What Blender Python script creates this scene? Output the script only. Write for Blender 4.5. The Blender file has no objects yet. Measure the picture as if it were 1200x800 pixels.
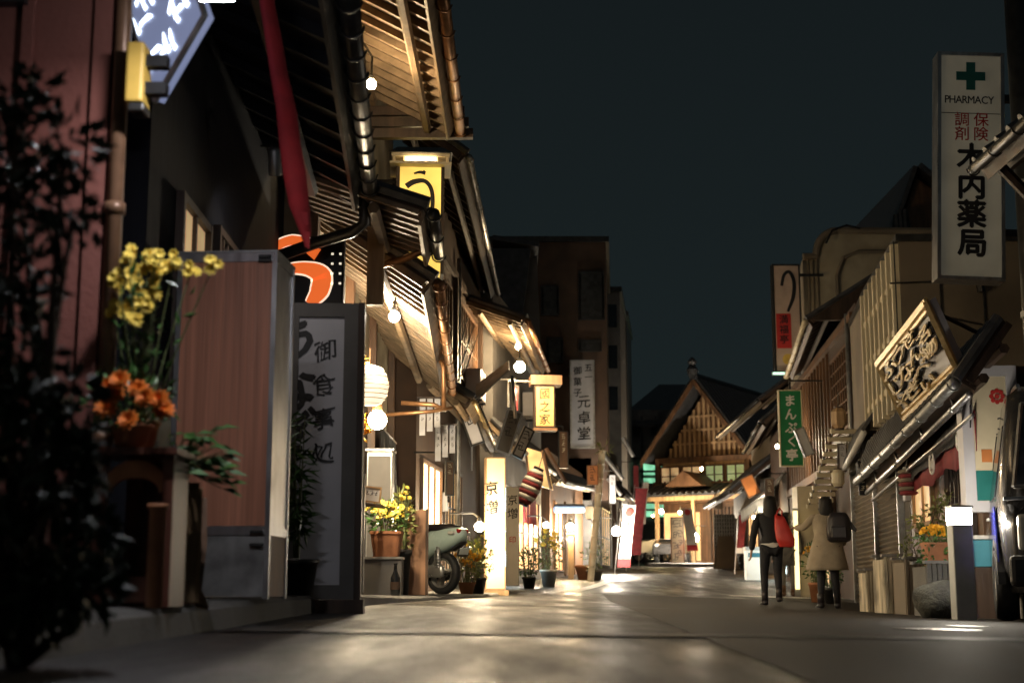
import bpy, bmesh, math, random
from mathutils import Vector, Matrix, noise

# ------------------------------------------------------------------ camera, world, light, exposure
S = bpy.context.scene
C = S.collection
FOC, CX, CY = 1667.0, 600.0, 400.0            # focal length and centre in photograph pixels
PITCH = math.radians(9.87)
CAMZ = 0.30
cam_d = bpy.data.cameras.new('camera')
cam = bpy.data.objects.new('camera', cam_d)
C.objects.link(cam)
S.camera = cam
cam.location = (0, 0, CAMZ)
cam.rotation_euler = (math.radians(90) + PITCH, 0, 0)
cam_d.sensor_width = 36.0
cam_d.lens = 36.0 * FOC / 1200.0
cam_d.clip_start, cam_d.clip_end = 0.05, 800
cam_d.dof.use_dof = True
cam_d.dof.focus_distance = 16.0
cam_d.dof.aperture_fstop = 2.0

W = bpy.data.worlds.new('World')
S.world = W
W.use_nodes = True
nt = W.node_tree
bg = nt.nodes['Background']
sky = nt.nodes.new('ShaderNodeTexSky')
sky.sky_type = 'NISHITA'
sky.sun_disc = False
sky.sun_elevation = math.radians(-4)
sky.sun_rotation = math.radians(150)
tc = nt.nodes.new('ShaderNodeTexCoord')
sep = nt.nodes.new('ShaderNodeSeparateXYZ')
ramp = nt.nodes.new('ShaderNodeValToRGB')
ramp.color_ramp.elements[0].position = 0.0
ramp.color_ramp.elements[0].color = (0.0112, 0.0172, 0.0180, 1)
ramp.color_ramp.elements[1].position = 0.45
ramp.color_ramp.elements[1].color = (0.0068, 0.0100, 0.0112, 1)
addn = nt.nodes.new('ShaderNodeMixRGB')
addn.blend_type = 'ADD'
addn.inputs[0].default_value = 0.004
nt.links.new(tc.outputs['Generated'], sep.inputs[0])
nt.links.new(sep.outputs['Z'], ramp.inputs[0])
nt.links.new(ramp.outputs[0], addn.inputs[1])
nt.links.new(sky.outputs[0], addn.inputs[2])
nt.links.new(addn.outputs[0], bg.inputs['Color'])
bg.inputs['Strength'].default_value = 1.0

fill_sun_d = bpy.data.lights.new('fill_sun', 'SUN')  # unseen dim warm fill added from behind the camera, not a moon
fill_sun_d.energy = 0.042
fill_sun_d.color = (1.0, 0.86, 0.74)
fill_sun_d.angle = math.radians(12)
fill_sun = bpy.data.objects.new('fill_sun', fill_sun_d)
C.objects.link(fill_sun)
fill_sun.rotation_euler = (math.radians(52), 0, math.radians(-16))

S.view_settings.view_transform = 'Standard'
S.view_settings.look = 'None'
S.view_settings.exposure = 0.0
S.view_settings.gamma = 1.0
S.cycles.use_denoising = True
S.cycles.sample_clamp_indirect = 4.0
S.cycles.max_bounces = 6
S.cycles.caustics_reflective = False
S.cycles.caustics_refractive = False

# ------------------------------------------------------------------ helpers
rng = random.Random(7)
cp, sp = math.cos(PITCH), math.sin(PITCH)


def P(px, py, Y):
    """a point of the place seen at photograph pixel (px, py), Y metres up the street"""
    u, v = (px - CX) / FOC, (CY - py) / FOC
    d = Vector((u, cp - v * sp, sp + v * cp))
    k = Y / d.y
    return Vector((d.x * k, Y, CAMZ + d.z * k))


def zat(py, Y):
    return P(600, py, Y).z


def interp(tab, t):
    if t <= tab[0][0]:
        return tab[0][1]
    for (a, va), (b, vb) in zip(tab, tab[1:]):
        if t <= b:
            return va + (vb - va) * (t - a) / (b - a)
    return tab[-1][1]


KERB = [(1.0, -1.45), (5.6, -1.40), (9.5, -1.36), (12.3, -1.28), (15, -1.0), (18.5, -0.58), (23, 0.12), (30, 1.1), (40, 2.5), (55, 4.4), (72, 6.1), (110, 9)]
BASE = [(-20, 0.05), (0, 0.05), (20, 0.23), (30, 0.44), (40, 0.72), (62, 1.30), (100, 2.2), (160, 3.2)]
CROSS = [(-20, 0.004), (0, 0.004), (20, 0.036), (30, 0.030), (48, 0.0), (160, 0.0)]


def kx(Y):
    return interp(KERB, Y)


def zg(X, Y):
    x = max(-6.0, min(9.0, X))
    return interp(BASE, Y) - interp(CROSS, Y) * (x + 1.37)


MW = {}


def mw(o):
    return MW.get(o.name, Matrix.Identity(4)) if o else Matrix.Identity(4)


def tag(o, label=None, cat=None, group=None, kind=None):
    if label: o['label'] = label
    if cat: o['category'] = cat
    if group: o['group'] = group
    if kind: o['kind'] = kind
    return o


def thing(name, label, cat, loc, rz=0.0, group=None, rot=None):
    o = bpy.data.objects.new(name, None)
    o.empty_display_size = 0.2
    C.objects.link(o)
    o.location = loc
    o.rotation_euler = rot if rot else (0, 0, rz)
    M = Matrix.Translation(Vector(loc)) @ o.rotation_euler.to_matrix().to_4x4()
    MW[o.name] = M
    return tag(o, label, cat, group)


SPLIT = {'post', 'bracket', 'arm', 'prop', 'awning_arm', 'downpipe', 'beam', 'cable', 'lit_panel', 'chimney', 'slat', 'front_slab'}


def islands(bm):
    seen, out = set(), []
    for f in bm.faces:
        if f in seen: continue
        st, isl = [f], []
        seen.add(f)
        while st:
            g = st.pop(); isl.append(g)
            for v in g.verts:
                for h in v.link_faces:
                    if h not in seen: seen.add(h); st.append(h)
        out.append(isl)
    return out


def part(name, bm, mat, parent=None, world=False, smooth=False, label=None):
    if name in SPLIT:
        isl = islands(bm)
        if len(isl) > 1:
            for fs in isl:
                b2, mp = NB(), {}
                for f in fs:
                    for v in f.verts:
                        if v not in mp: mp[v] = b2.verts.new(v.co)
                    b2.faces.new([mp[v] for v in f.verts])
                o = part(name, b2, mat, parent, world, smooth, label)
            bm.free()
            return o
    """link a bmesh as one mesh object; world=True when it was built in world coordinates"""
    if world and parent is not None:
        bmesh.ops.transform(bm, matrix=mw(parent).inverted(), verts=bm.verts)
    me = bpy.data.meshes.new(name)
    bmesh.ops.recalc_face_normals(bm, faces=bm.faces)
    bm.to_mesh(me)
    bm.free()
    for m in (mat if isinstance(mat, (list, tuple)) else [mat]):
        me.materials.append(m)
    if smooth:
        for p in me.polygons: p.use_smooth = True
    o = bpy.data.objects.new(name, me)
    C.objects.link(o)
    if parent is not None:
        o.parent = parent
        MW[o.name] = mw(parent)
    if label: o['label'] = label
    return o


def NB():
    return bmesh.new()


def bx(bm, c, s, rot=None, mi=0):
    r = bmesh.ops.create_cube(bm, size=1.0)
    M = Matrix.Translation(Vector(c)) @ (rot.to_4x4() if rot else Matrix.Identity(4)) @ Matrix.Diagonal((s[0], s[1], s[2], 1))
    bmesh.ops.transform(bm, matrix=M, verts=r['verts'])
    if mi:
        for f in {f for v in r['verts'] for f in v.link_faces}: f.material_index = mi
    return r['verts']


def bb(bm, a, b, mi=0):
    return bx(bm, [(a[i] + b[i]) / 2 for i in range(3)], [abs(b[i] - a[i]) for i in range(3)], mi=mi)


def rbx(bm, c, s, r=0.01, seg=2, rot=None):
    vs = bx(bm, c, s, rot)
    es = list({e for v in vs for e in v.link_edges})
    bmesh.ops.bevel(bm, geom=es, offset=r, segments=seg, affect='EDGES', profile=0.5)


def hull8(bm, lo, hi, mi=0):
    """solid between two equal-length rings of points"""
    a = [bm.verts.new(p) for p in lo]
    b = [bm.verts.new(p) for p in hi]
    n = len(a)
    fs = [bm.faces.new(list(reversed(a))), bm.faces.new(b)]
    for i in range(n):
        fs.append(bm.faces.new((a[i], a[(i + 1) % n], b[(i + 1) % n], b[i])))
    for f in fs: f.material_index = mi


def prism(bm, pts, z0, z1, mi=0):
    hull8(bm, [(x, y, z0) for x, y in pts], [(x, y, z1) for x, y in pts], mi)


def slab(bm, quad, th, mi=0):
    q = [Vector(p) for p in quad]
    n = (q[1] - q[0]).cross(q[3] - q[0]).normalized()
    if n.z < 0: n = -n
    hull8(bm, q, [p + n * th for p in q], mi)


def tube(bm, pts, r, n=8, mi=0, caps=True):
    pts = [Vector(p) for p in pts]
    rs = r if isinstance(r, (list, tuple)) else [r] * len(pts)
    rings, up = [], None
    for i, p in enumerate(pts):
        d = (pts[min(i + 1, len(pts) - 1)] - pts[max(i - 1, 0)]).normalized()
        if up is None:
            up = Vector((0, 0, 1)) if abs(d.z) < 0.9 else Vector((1, 0, 0))
        s = d.cross(up).normalized()
        up = s.cross(d).normalized()
        rings.append([bm.verts.new(p + (s * math.cos(2 * math.pi * k / n) + up * math.sin(2 * math.pi * k / n)) * rs[i]) for k in range(n)])
    for a, b in zip(rings, rings[1:]):
        for k in range(n):
            f = bm.faces.new((a[k], a[(k + 1) % n], b[(k + 1) % n], b[k]))
            f.material_index = mi
    if caps:
        for q in (list(reversed(rings[0])), rings[-1]):
            bm.faces.new(q).material_index = mi


def loft(bm, rings, caps=True, mi=0):
    R = [[bm.verts.new(p) for p in r] for r in rings]
    n = len(R[0])
    for a, b in zip(R, R[1:]):
        for k in range(n):
            bm.faces.new((a[k], a[(k + 1) % n], b[(k + 1) % n], b[k])).material_index = mi
    if caps:
        bm.faces.new(list(reversed(R[0]))).material_index = mi
        bm.faces.new(R[-1]).material_index = mi


def ell(c, rx, ry, n=14, z=0.0, power=2.0, rot=0.0):
    out = []
    for k in range(n):
        t = 2 * math.pi * k / n
        x, y = math.copysign(abs(math.cos(t)) ** (2 / power), math.cos(t)) * rx, math.copysign(abs(math.sin(t)) ** (2 / power), math.sin(t)) * ry
        out.append(Vector((c[0] + x * math.cos(rot) - y * math.sin(rot), c[1] + x * math.sin(rot) + y * math.cos(rot), c[2] + z)))
    return out


def lathe(bm, prof, n=16, M=None, mi=0):
    M = M or Matrix.Identity(4)
    rings = [[M @ Vector((r * math.cos(2 * math.pi * k / n), r * math.sin(2 * math.pi * k / n), z)) for k in range(n)] for r, z in prof]
    loft(bm, rings, caps=True, mi=mi)


def ball(bm, c, r, sc=(1, 1, 1), u=14, v=9, mi=0):
    q = bmesh.ops.create_uvsphere(bm, u_segments=u, v_segments=v, radius=r)
    bmesh.ops.transform(bm, matrix=Matrix.Translation(Vector(c)) @ Matrix.Diagonal((sc[0], sc[1], sc[2], 1)), verts=q['verts'])
    if mi:
        for f in {f for w in q['verts'] for f in w.link_faces}: f.material_index = mi


def leaf(bm, p, d, nrm, L, Wd, mi=0):
    d = d.normalized()
    s = d.cross(nrm)
    if s.length < 1e-4: s = d.cross(Vector((1, 0.2, 0)))
    s.normalize()
    n2 = s.cross(d)
    a = bm.verts.new(p)
    b = bm.verts.new(p + d * L * 0.45 + s * Wd / 2 + n2 * L * 0.06)
    c = bm.verts.new(p + d * L - n2 * L * 0.12)
    e = bm.verts.new(p + d * L * 0.45 - s * Wd / 2 + n2 * L * 0.06)
    f = bm.faces.new((a, b, c)); f.material_index = mi
    f = bm.faces.new((a, c, e)); f.material_index = mi


def rvec(r=rng):
    while True:
        v = Vector((r.uniform(-1, 1), r.uniform(-1, 1), r.uniform(-1, 1)))
        if 0.05 < v.length < 1: return v


def leaves(bm, c, rad, n, L, Wd, r=rng, mi=0, up=0.2):
    c = Vector(c)
    for _ in range(n):
        v = rvec(r)
        p = c + Vector((v.x * rad[0], v.y * rad[1], v.z * rad[2]))
        d = (v + rvec(r) * 0.8 + Vector((0, 0, up)))
        leaf(bm, p, d, rvec(r), L * r.uniform(0.6, 1.3), Wd * r.uniform(0.7, 1.2), mi)


def flower(bm, c, r, petals=8, face=None, mi=0, layers=2):
    c = Vector(c)
    ax = (face or Vector((0, -1, 0.4))).normalized()
    s = ax.cross(Vector((0.3, 0.1, 1))).normalized()
    t = ax.cross(s)
    for l in range(layers):
        for k in range(petals):
            a = 2 * math.pi * (k + 0.5 * l) / petals
            d = s * math.cos(a) + t * math.sin(a) + ax * (0.15 + 0.55 * l)
            leaf(bm, c, d, ax, r * (1 - 0.2 * l), r * 0.75, mi)


# ---- text
_glyph = {}


def glyph(ch, bold):
    key = (ch, bold)
    if key not in _glyph:
        cu = bpy.data.curves.new('glyph', 'FONT')
        cu.body = ch
        cu.size = 1.0
        cu.offset = bold
        cu.resolution_u = 3
        o = bpy.data.objects.new('glyph', cu)
        C.objects.link(o)
        bpy.context.view_layer.update()
        dg = bpy.context.evaluated_depsgraph_get()
        me = bpy.data.meshes.new_from_object(o.evaluated_get(dg))
        vs = [v.co.copy() for v in me.vertices]
        fs = [tuple(p.vertices) for p in me.polygons]
        bpy.data.objects.remove(o)
        bpy.data.curves.remove(cu)
        bpy.data.meshes.remove(me)
        _glyph[key] = (vs, fs)
    return _glyph[key]


def scrawl(seed):
    """brush marks too blurred to be read"""
    r = random.Random(seed)
    vs, fs = [], []
    for k in range(5):
        h = k % 2 == 0
        p = Vector((r.uniform(.1, .4), .1 + .16 * k + r.uniform(-.05, .05), 0)) if h else Vector((r.uniform(.25, .75), r.uniform(.5, .8), 0))
        d = Vector((r.uniform(.35, .55), r.uniform(-.05, .12), 0)) if h else Vector((r.uniform(-.25, .2), -r.uniform(.35, .6), 0))
        s = Vector((-d.y, d.x, 0)).normalized()
        n = len(vs)
        for f, w in ((0, .05), (.3, .035), (.7, .05), (1, .015)):
            c = p + d * f + s * .05 * math.sin(f * 3)
            vs += [c + s * w, c - s * w]
        for j in range(3): fs.append((n + 2 * j, n + 2 * j + 1, n + 2 * j + 3, n + 2 * j + 2))
    return vs, fs


def text(bm, string, cx, ztop, size, y=-0.003, vertical=True, pitch=1.0, bold=0.012, brush=0.0, wide=1.0, mi=0, rot=0.0):
    """lettering in the local x-z plane, facing local -y"""
    pen = 0.0
    for i, ch in enumerate(string):
        vs, fs = scrawl(i * 13 + len(string) * 5 + int(abs(cx) * 97)) if ch == '~' else glyph(ch, 0.0)
        if not vs: continue
        x0, x1 = min(v.x for v in vs), max(v.x for v in vs)
        y0, y1 = min(v.y for v in vs), max(v.y for v in vs)
        if vertical:
            ox, oz = cx, ztop - size * 0.5 - i * size * pitch
            mx, my = (x0 + x1) / 2, 0.37
        else:
            ox, oz = cx + pen, ztop - size * 0.5
            mx, my = x0, 0.35
            pen += (x1 - x0) * size * wide + size * 0.09 * pitch
        for cpy, (bx_, by_) in enumerate(((0, 0), (bold, 0), (-bold, 0), (0, bold), (0, -bold)) if bold and ch != '~' else ((0, 0),)):
          ids = []
          for v in vs:
            ux, uz = (v.x - mx) * wide + bx_, v.y - my + by_
            if brush:
                q = Vector((v.x * 2.1 + i * 7.3, v.y * 2.1, 3.1))
                ux += brush * noise.noise(q)
                uz += brush * noise.noise(q + Vector((31, 5, 2))) + ux * brush * 0.9
            if rot:
                ux, uz = ux * math.cos(rot) - uz * math.sin(rot), ux * math.sin(rot) + uz * math.cos(rot)
            ids.append(bm.verts.new((ox + ux * size, y - .0005 * cpy, oz + uz * size)))
          for f in fs:
            try:
                g = bm.faces.new([ids[k] for k in f])
                g.material_index = mi
            except ValueError:
                pass


def stroke(bm, pts, ws, y=-0.004, th=0.006, mi=0):
    """a brush stroke of changing width in the local x-z plane, with a little thickness"""
    sm = []
    for i in range(len(pts) - 1):
        p0, p1, p2, p3 = [Vector((q[0], 0, q[1])) for q in (pts[max(i - 1, 0)], pts[i], pts[i + 1], pts[min(i + 2, len(pts) - 1)])]
        for k in range(6):
            t = k / 6
            sm.append((0.5 * ((2 * p1) + (p2 - p0) * t + (2 * p0 - 5 * p1 + 4 * p2 - p3) * t * t + (3 * p1 - p0 - 3 * p2 + p3) * t ** 3), ws[i] + (ws[i + 1] - ws[i]) * t))
    sm.append((Vector((pts[-1][0], 0, pts[-1][1])), ws[-1]))
    L, Rr = [], []
    for i, (p, w) in enumerate(sm):
        d = (sm[min(i + 1, len(sm) - 1)][0] - sm[max(i - 1, 0)][0]).normalized()
        s = Vector((-d.z, 0, d.x))
        L.append(p + s * w / 2); Rr.append(p - s * w / 2)
    for i in range(len(sm) - 1):
        lo = [L[i], L[i + 1], Rr[i + 1], Rr[i]]
        f = bm.faces.new([bm.verts.new((q.x, y - th, q.z)) for q in lo])
        f.material_index = mi
    for side in (L, Rr):
        for i in range(len(sm) - 1):
            a, b = side[i], side[i + 1]
            f = bm.faces.new([bm.verts.new(q) for q in ((a.x, y, a.z), (b.x, y, b.z), (b.x, y - th, b.z), (a.x, y - th, a.z))])
            f.material_index = mi


# ---- materials
def mat(name, col, rough=0.6, metal=0.0, var=0.25, scale=5.0, bump=0.0, bscale=None, stretch=(1, 1, 1), grime=0.0, spec=0.5, coat=0.0):
    m = bpy.data.materials.new(name)
    m.use_nodes = True
    n, l = m.node_tree.nodes, m.node_tree.links
    b = n['Principled BSDF']
    t = n.new('ShaderNodeTexCoord')
    mp = n.new('ShaderNodeMapping')
    mp.inputs['Scale'].default_value = stretch
    l.new(t.outputs['Object'], mp.inputs[0])
    no = n.new('ShaderNodeTexNoise')
    no.inputs['Scale'].default_value = scale
    no.inputs['Detail'].default_value = 6
    l.new(mp.outputs[0], no.inputs['Vector'])
    mx = n.new('ShaderNodeMixRGB')
    mx.inputs[1].default_value = tuple(c * (1 - var) for c in col) + (1,)
    mx.inputs[2].default_value = tuple(min(1, c * (1 + var)) for c in col) + (1,)
    r = n.new('ShaderNodeMapRange')
    r.inputs['From Min'].default_value = 0.32
    r.inputs['From Max'].default_value = 0.68
    l.new(no.outputs['Fac'], r.inputs[0])
    l.new(r.outputs[0], mx.inputs[0])
    out = mx.outputs[0]
    if grime:
        g = n.new('ShaderNodeTexNoise')
        g.inputs['Scale'].default_value = scale * 0.35
        g.inputs['Detail'].default_value = 8
        l.new(t.outputs['Object'], g.inputs['Vector'])
        gr = n.new('ShaderNodeMapRange')
        gr.inputs['From Min'].default_value = 0.5
        gr.inputs['From Max'].default_value = 0.72
        gr.inputs['To Max'].default_value = grime
        l.new(g.outputs['Fac'], gr.inputs[0])
        gm = n.new('ShaderNodeMixRGB')
        gm.inputs[2].default_value = (0.03, 0.022, 0.015, 1)
        l.new(gr.outputs[0], gm.inputs[0])
        l.new(out, gm.inputs[1])
        out = gm.outputs[0]
    l.new(out, b.inputs['Base Color'])
    rr = n.new('ShaderNodeMapRange')
    rr.inputs['To Min'].default_value = max(0.03, rough - 0.12)
    rr.inputs['To Max'].default_value = min(1, rough + 0.12)
    l.new(no.outputs['Fac'], rr.inputs[0])
    l.new(rr.outputs[0], b.inputs['Roughness'])
    b.inputs['Metallic'].default_value = metal
    b.inputs['Specular IOR Level'].default_value = spec
    b.inputs['Coat Weight'].default_value = coat
    if bump:
        bn = n.new('ShaderNodeTexNoise')
        bn.inputs['Scale'].default_value = bscale or scale * 6
        bn.inputs['Detail'].default_value = 4
        l.new(mp.outputs[0], bn.inputs['Vector'])
        bp = n.new('ShaderNodeBump')
        bp.inputs['Strength'].default_value = bump
        bp.inputs['Distance'].default_value = 0.02
        l.new(bn.outputs['Fac'], bp.inputs['Height'])
        l.new(bp.outputs[0], b.inputs['Normal'])
    return m


def emit(name, col, strength, base=None, var=0.0):
    m = mat(name, base or col, 0.45, var=0.05)
    b = m.node_tree.nodes['Principled BSDF']
    b.inputs['Emission Color'].default_value = tuple(col) + (1,)
    b.inputs['Emission Strength'].default_value = strength
    if var:   # uneven tubes behind a translucent face
        n, l = m.node_tree.nodes, m.node_tree.links
        t = n.new('ShaderNodeTexCoord')
        q = n.new('ShaderNodeTexNoise'); q.inputs['Scale'].default_value = 2.2
        r = n.new('ShaderNodeMapRange')
        r.inputs['From Min'].default_value = 0.3; r.inputs['From Max'].default_value = 0.7
        r.inputs['To Min'].default_value = strength * (1 - var); r.inputs['To Max'].default_value = strength * (1 + var)
        l.new(t.outputs['Object'], q.inputs['Vector']); l.new(q.outputs['Fac'], r.inputs[0]); l.new(r.outputs[0], b.inputs['Emission Strength'])
    return m


V = (1, 1, 0.12)
M = dict(
    pink=mat('pink_plaster', (0.21, 0.072, 0.055), 0.85, var=0.15, scale=2.5, bump=0.25, bscale=30, grime=0.5),
    darkwood=mat('dark_wood', (0.055, 0.032, 0.02), 0.55, var=0.45, scale=9, stretch=V, bump=0.2, grime=0.3),
    brownwood=mat('brown_wood', (0.13, 0.066, 0.032), 0.5, var=0.4, scale=9, stretch=V, bump=0.2, grime=0.35),
    palewood=mat('pale_wood', (0.42, 0.27, 0.14), 0.55, var=0.35, scale=9, stretch=V, bump=0.15, grime=0.3),
    redwood=mat('reddish_board', (0.56, 0.235, 0.14), 0.45, var=0.22, scale=30, stretch=(1, 1, 0.03), bump=0.15, bscale=90),
    boardwood=mat('plain_board', (0.30, 0.16, 0.09), 0.6, var=0.25, scale=8, stretch=V, grime=0.3),
    rafter=mat('rafter_wood', (0.24, 0.17, 0.105), 0.6, var=0.35, scale=6, bump=0.2, grime=0.5),
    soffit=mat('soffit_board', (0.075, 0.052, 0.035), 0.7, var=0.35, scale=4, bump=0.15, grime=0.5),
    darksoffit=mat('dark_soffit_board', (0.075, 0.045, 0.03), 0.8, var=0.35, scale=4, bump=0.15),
    tile=mat('grey_roof_tile', (0.06, 0.062, 0.068), 0.4, var=0.35, scale=7, bump=0.2, grime=0.4),
    plaster=mat('cream_plaster', (0.40, 0.34, 0.24), 0.85, var=0.15, scale=2, bump=0.15, bscale=40, grime=0.55),
    greywall=mat('grey_siding', (0.12, 0.112, 0.105), 0.7, var=0.2, scale=3, grime=0.5),
    tanwall=mat('tan_render', (0.19, 0.152, 0.108), 0.8, var=0.15, scale=1.5, bump=0.1, bscale=30, grime=0.45),
    brownwall=mat('brown_render', (0.075, 0.043, 0.027), 0.8, var=0.25, scale=2, grime=0.5),
    navywall=mat('blackened_timber', (0.011, 0.012, 0.016), 0.8, spec=0.12, var=0.4, scale=6, stretch=V, bump=0.25),
    black=mat('black_paint', (0.012, 0.012, 0.013), 0.4, var=0.3),
    redbrown=mat('red_brown_wood', (0.13, 0.042, 0.025), 0.5, var=0.4, scale=9, stretch=V, grime=0.4),
    steel=mat('brushed_steel', (0.55, 0.55, 0.56), 0.32, metal=0.9, var=0.2, scale=12, stretch=(1, 1, 0.2), grime=0.3),
    zinc=mat('zinc_sheet', (0.42, 0.42, 0.41), 0.42, metal=0.75, var=0.25, scale=8, grime=0.35),
    darkmetal=mat('dark_metal', (0.06, 0.058, 0.055), 0.38, metal=0.6, var=0.3, scale=8, grime=0.3),
    brownpipe=mat('brown_pipe', (0.22, 0.12, 0.07), 0.35, metal=0.2, var=0.25, scale=6, grime=0.3),
    copper=mat('aged_copper', (0.33, 0.17, 0.08), 0.4, metal=0.6, var=0.3, scale=8),
    white=mat('white_board', (0.70, 0.69, 0.66), 0.5, var=0.07, scale=4, grime=0.18),
    greywhite=mat('greyish_board', (0.50, 0.49, 0.52), 0.5, var=0.07, scale=4, grime=0.22),
    cream=mat('cream_board', (0.62, 0.54, 0.38), 0.45, var=0.08, scale=4, grime=0.2),
    ink=mat('black_ink', (0.015, 0.014, 0.016), 0.5, var=0.2),
    redink=mat('red_paint', (0.50, 0.035, 0.03), 0.5, var=0.15),
    greenpaint=mat('green_paint', (0.02, 0.20, 0.08), 0.4, var=0.12, scale=3, grime=0.15),
    teal=mat('teal_paint', (0.02, 0.16, 0.15), 0.4, var=0.12),
    gold=mat('gold_leaf', (0.66, 0.50, 0.26), 0.4, metal=0.7, var=0.2, scale=14),
    redcloth=mat('red_cloth', (0.34, 0.018, 0.022), 0.85, var=0.2, scale=9, bump=0.2),
    darkred=mat('dark_red_cloth', (0.20, 0.025, 0.03), 0.85, var=0.25, scale=9, bump=0.2),
    blackcloth=mat('black_cloth', (0.013, 0.012, 0.014), 0.85, var=0.3, scale=9, bump=0.2),
    whitecloth=mat('white_cloth', (0.70, 0.66, 0.60), 0.85, var=0.1, scale=6, bump=0.15),
    beige=mat('beige_coat_cloth', (0.36, 0.295, 0.21), 0.85, var=0.15, scale=7, bump=0.2),
    greycloth=mat('grey_cloth', (0.12, 0.11, 0.10), 0.85, var=0.2, scale=9),
    denim=mat('dark_trouser_cloth', (0.014, 0.014, 0.018), 0.8, var=0.3, scale=9),
    leather=mat('dark_leather', (0.02, 0.016, 0.018), 0.4, var=0.3, scale=12),
    redleather=mat('red_leather', (0.55, 0.04, 0.03), 0.45, var=0.15, scale=6),
    skin=mat('skin', (0.50, 0.31, 0.22), 0.5, var=0.08),
    hair=mat('dark_hair', (0.010, 0.008, 0.007), 0.62, var=0.4, scale=30, stretch=(1, 1, 0.1)),
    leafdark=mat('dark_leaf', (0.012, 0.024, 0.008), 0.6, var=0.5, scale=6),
    leafgreen=mat('green_leaf', (0.06, 0.14, 0.035), 0.35, var=0.5, scale=7),
    leaflight=mat('yellowish_leaf', (0.16, 0.18, 0.05), 0.45, var=0.4, scale=7),
    stem=mat('green_stem', (0.10, 0.12, 0.04), 0.6, var=0.3),
    bark=mat('bark', (0.07, 0.045, 0.03), 0.8, var=0.4, scale=12, bump=0.4),
    yellowpetal=mat('yellow_petal', (0.78, 0.58, 0.09), 0.6, var=0.2, scale=15),
    goldpetal=mat('golden_petal', (0.80, 0.40, 0.02), 0.6, var=0.2, scale=15),
    orangepetal=mat('orange_petal', (0.75, 0.19, 0.015), 0.6, var=0.25, scale=15),
    terracotta=mat('terracotta', (0.38, 0.155, 0.07), 0.7, var=0.25, scale=6, grime=0.4),
    darkstone=mat('mossy_dark_stone', (0.045, 0.045, 0.036), 0.9, var=0.6, scale=9, bump=0.9, bscale=30, grime=0.5),
    weathered=mat('weathered_board', (0.50, 0.43, 0.31), 0.85, var=0.55, scale=7, stretch=(1.5, 1.5, .22), bump=0.5, grime=0.75),
    soil=mat('soil', (0.03, 0.02, 0.014), 0.95, var=0.4, scale=20),
    stone=mat('grey_stone', (0.22, 0.21, 0.20), 0.75, var=0.3, scale=5, bump=0.4, grime=0.4),
    concrete=mat('concrete', (0.13, 0.125, 0.115), 0.8, var=0.2, scale=3, bump=0.25, bscale=40, grime=0.5),
    rubber=mat('black_rubber', (0.016, 0.016, 0.016), 0.7, var=0.3, scale=12),
    mint=mat('pale_green_enamel', (0.46, 0.58, 0.53), 0.25, var=0.06, scale=3, coat=0.5),
    vanpaint=mat('dark_car_paint', (0.07, 0.066, 0.064), 0.26, metal=0.4, var=0.2, scale=2, coat=0.8),
    bluepaint=mat('blue_car_paint', (0.03, 0.04, 0.32), 0.2, var=0.1, scale=2, coat=0.8),
    alloy=mat('alloy', (0.62, 0.61, 0.58), 0.3, metal=0.85, var=0.15),
    glassdark=mat('dark_window_glass', (0.012, 0.014, 0.017), 0.12, var=0.2, spec=0.8),
    lamp_lens=mat('clear_lens', (0.72, 0.70, 0.62), 0.12, var=0.1, spec=0.8),
    redlens=mat('red_lens', (0.30, 0.01, 0.01), 0.15, var=0.15, spec=0.8),
    plate=mat('plate_white', (0.62, 0.66, 0.62), 0.4, var=0.05),
    yellowbox=mat('yellow_enamel', (0.62, 0.40, 0.08), 0.5, var=0.15, grime=0.35),
    orangesign=mat('orange_sign', (0.55, 0.20, 0.06), 0.5, var=0.15, grime=0.2),
    bluepanel=mat('light_blue_panel', (0.07, 0.26, 0.34), 0.4, var=0.1),
    greenwall=mat('green_cladding', (0.10, 0.36, 0.20), 0.6, var=0.15, scale=3, grime=0.3),
)
E = dict(
    warm=emit('warm_bulb_glow', (1.0, 0.74, 0.42), 1000),
    warmwhite=emit('soft_white_bulb_glow', (1.0, 0.80, 0.52), 1300),
    white=emit('white_bulb_glow', (1.0, 0.88, 0.70), 1200),
    far=emit('far_bulb_glow', (1.0, 0.62, 0.26), 700),
    cold=emit('cold_tube_glow', (0.55, 0.80, 1.0), 60),
    window=emit('lit_window_glow', (1.0, 0.74, 0.40), 3.2, var=0.5),
    windowdim=emit('dim_window_glow', (1.0, 0.66, 0.32), 0.35, var=0.6),
    windowgreen=emit('greenish_window_glow', (0.72, 1.0, 0.55), 0.16, var=0.6),
    shopcold=emit('cold_shop_glow', (0.70, 0.95, 1.0), 5.0, var=0.5),
    shopwarm=emit('warm_shop_glow', (1.0, 0.58, 0.24), 1.3, var=0.6),
    signyellow=emit('yellow_sign_glow', (1.0, 0.66, 0.13), 1.05, base=(0.7, 0.5, 0.1), var=0.35),
    signamber=emit('amber_sign_glow', (1.0, 0.55, 0.13), 0.85, base=(0.7, 0.45, 0.15), var=0.25),
    signcream=emit('cream_sign_glow', (1.0, 0.66, 0.26), 0.85, base=(0.75, 0.6, 0.35), var=0.5),
    signblue=emit('bluish_sign_glow', (0.70, 0.82, 1.0), 4.5),
    signblueface=emit('bluish_sign_face_glow', (0.50, 0.60, 1.0), 0.30, base=(0.2, 0.2, 0.26)),
    orange=emit('orange_sign_glow', (1.0, 0.17, 0.03), 0.75),
    signwhite=emit('white_sign_glow', (1.0, 0.90, 0.68), 0.9),
    green=emit('green_shop_glow', (0.35, 0.95, 0.55), 0.75, var=0.5),
)


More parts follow.
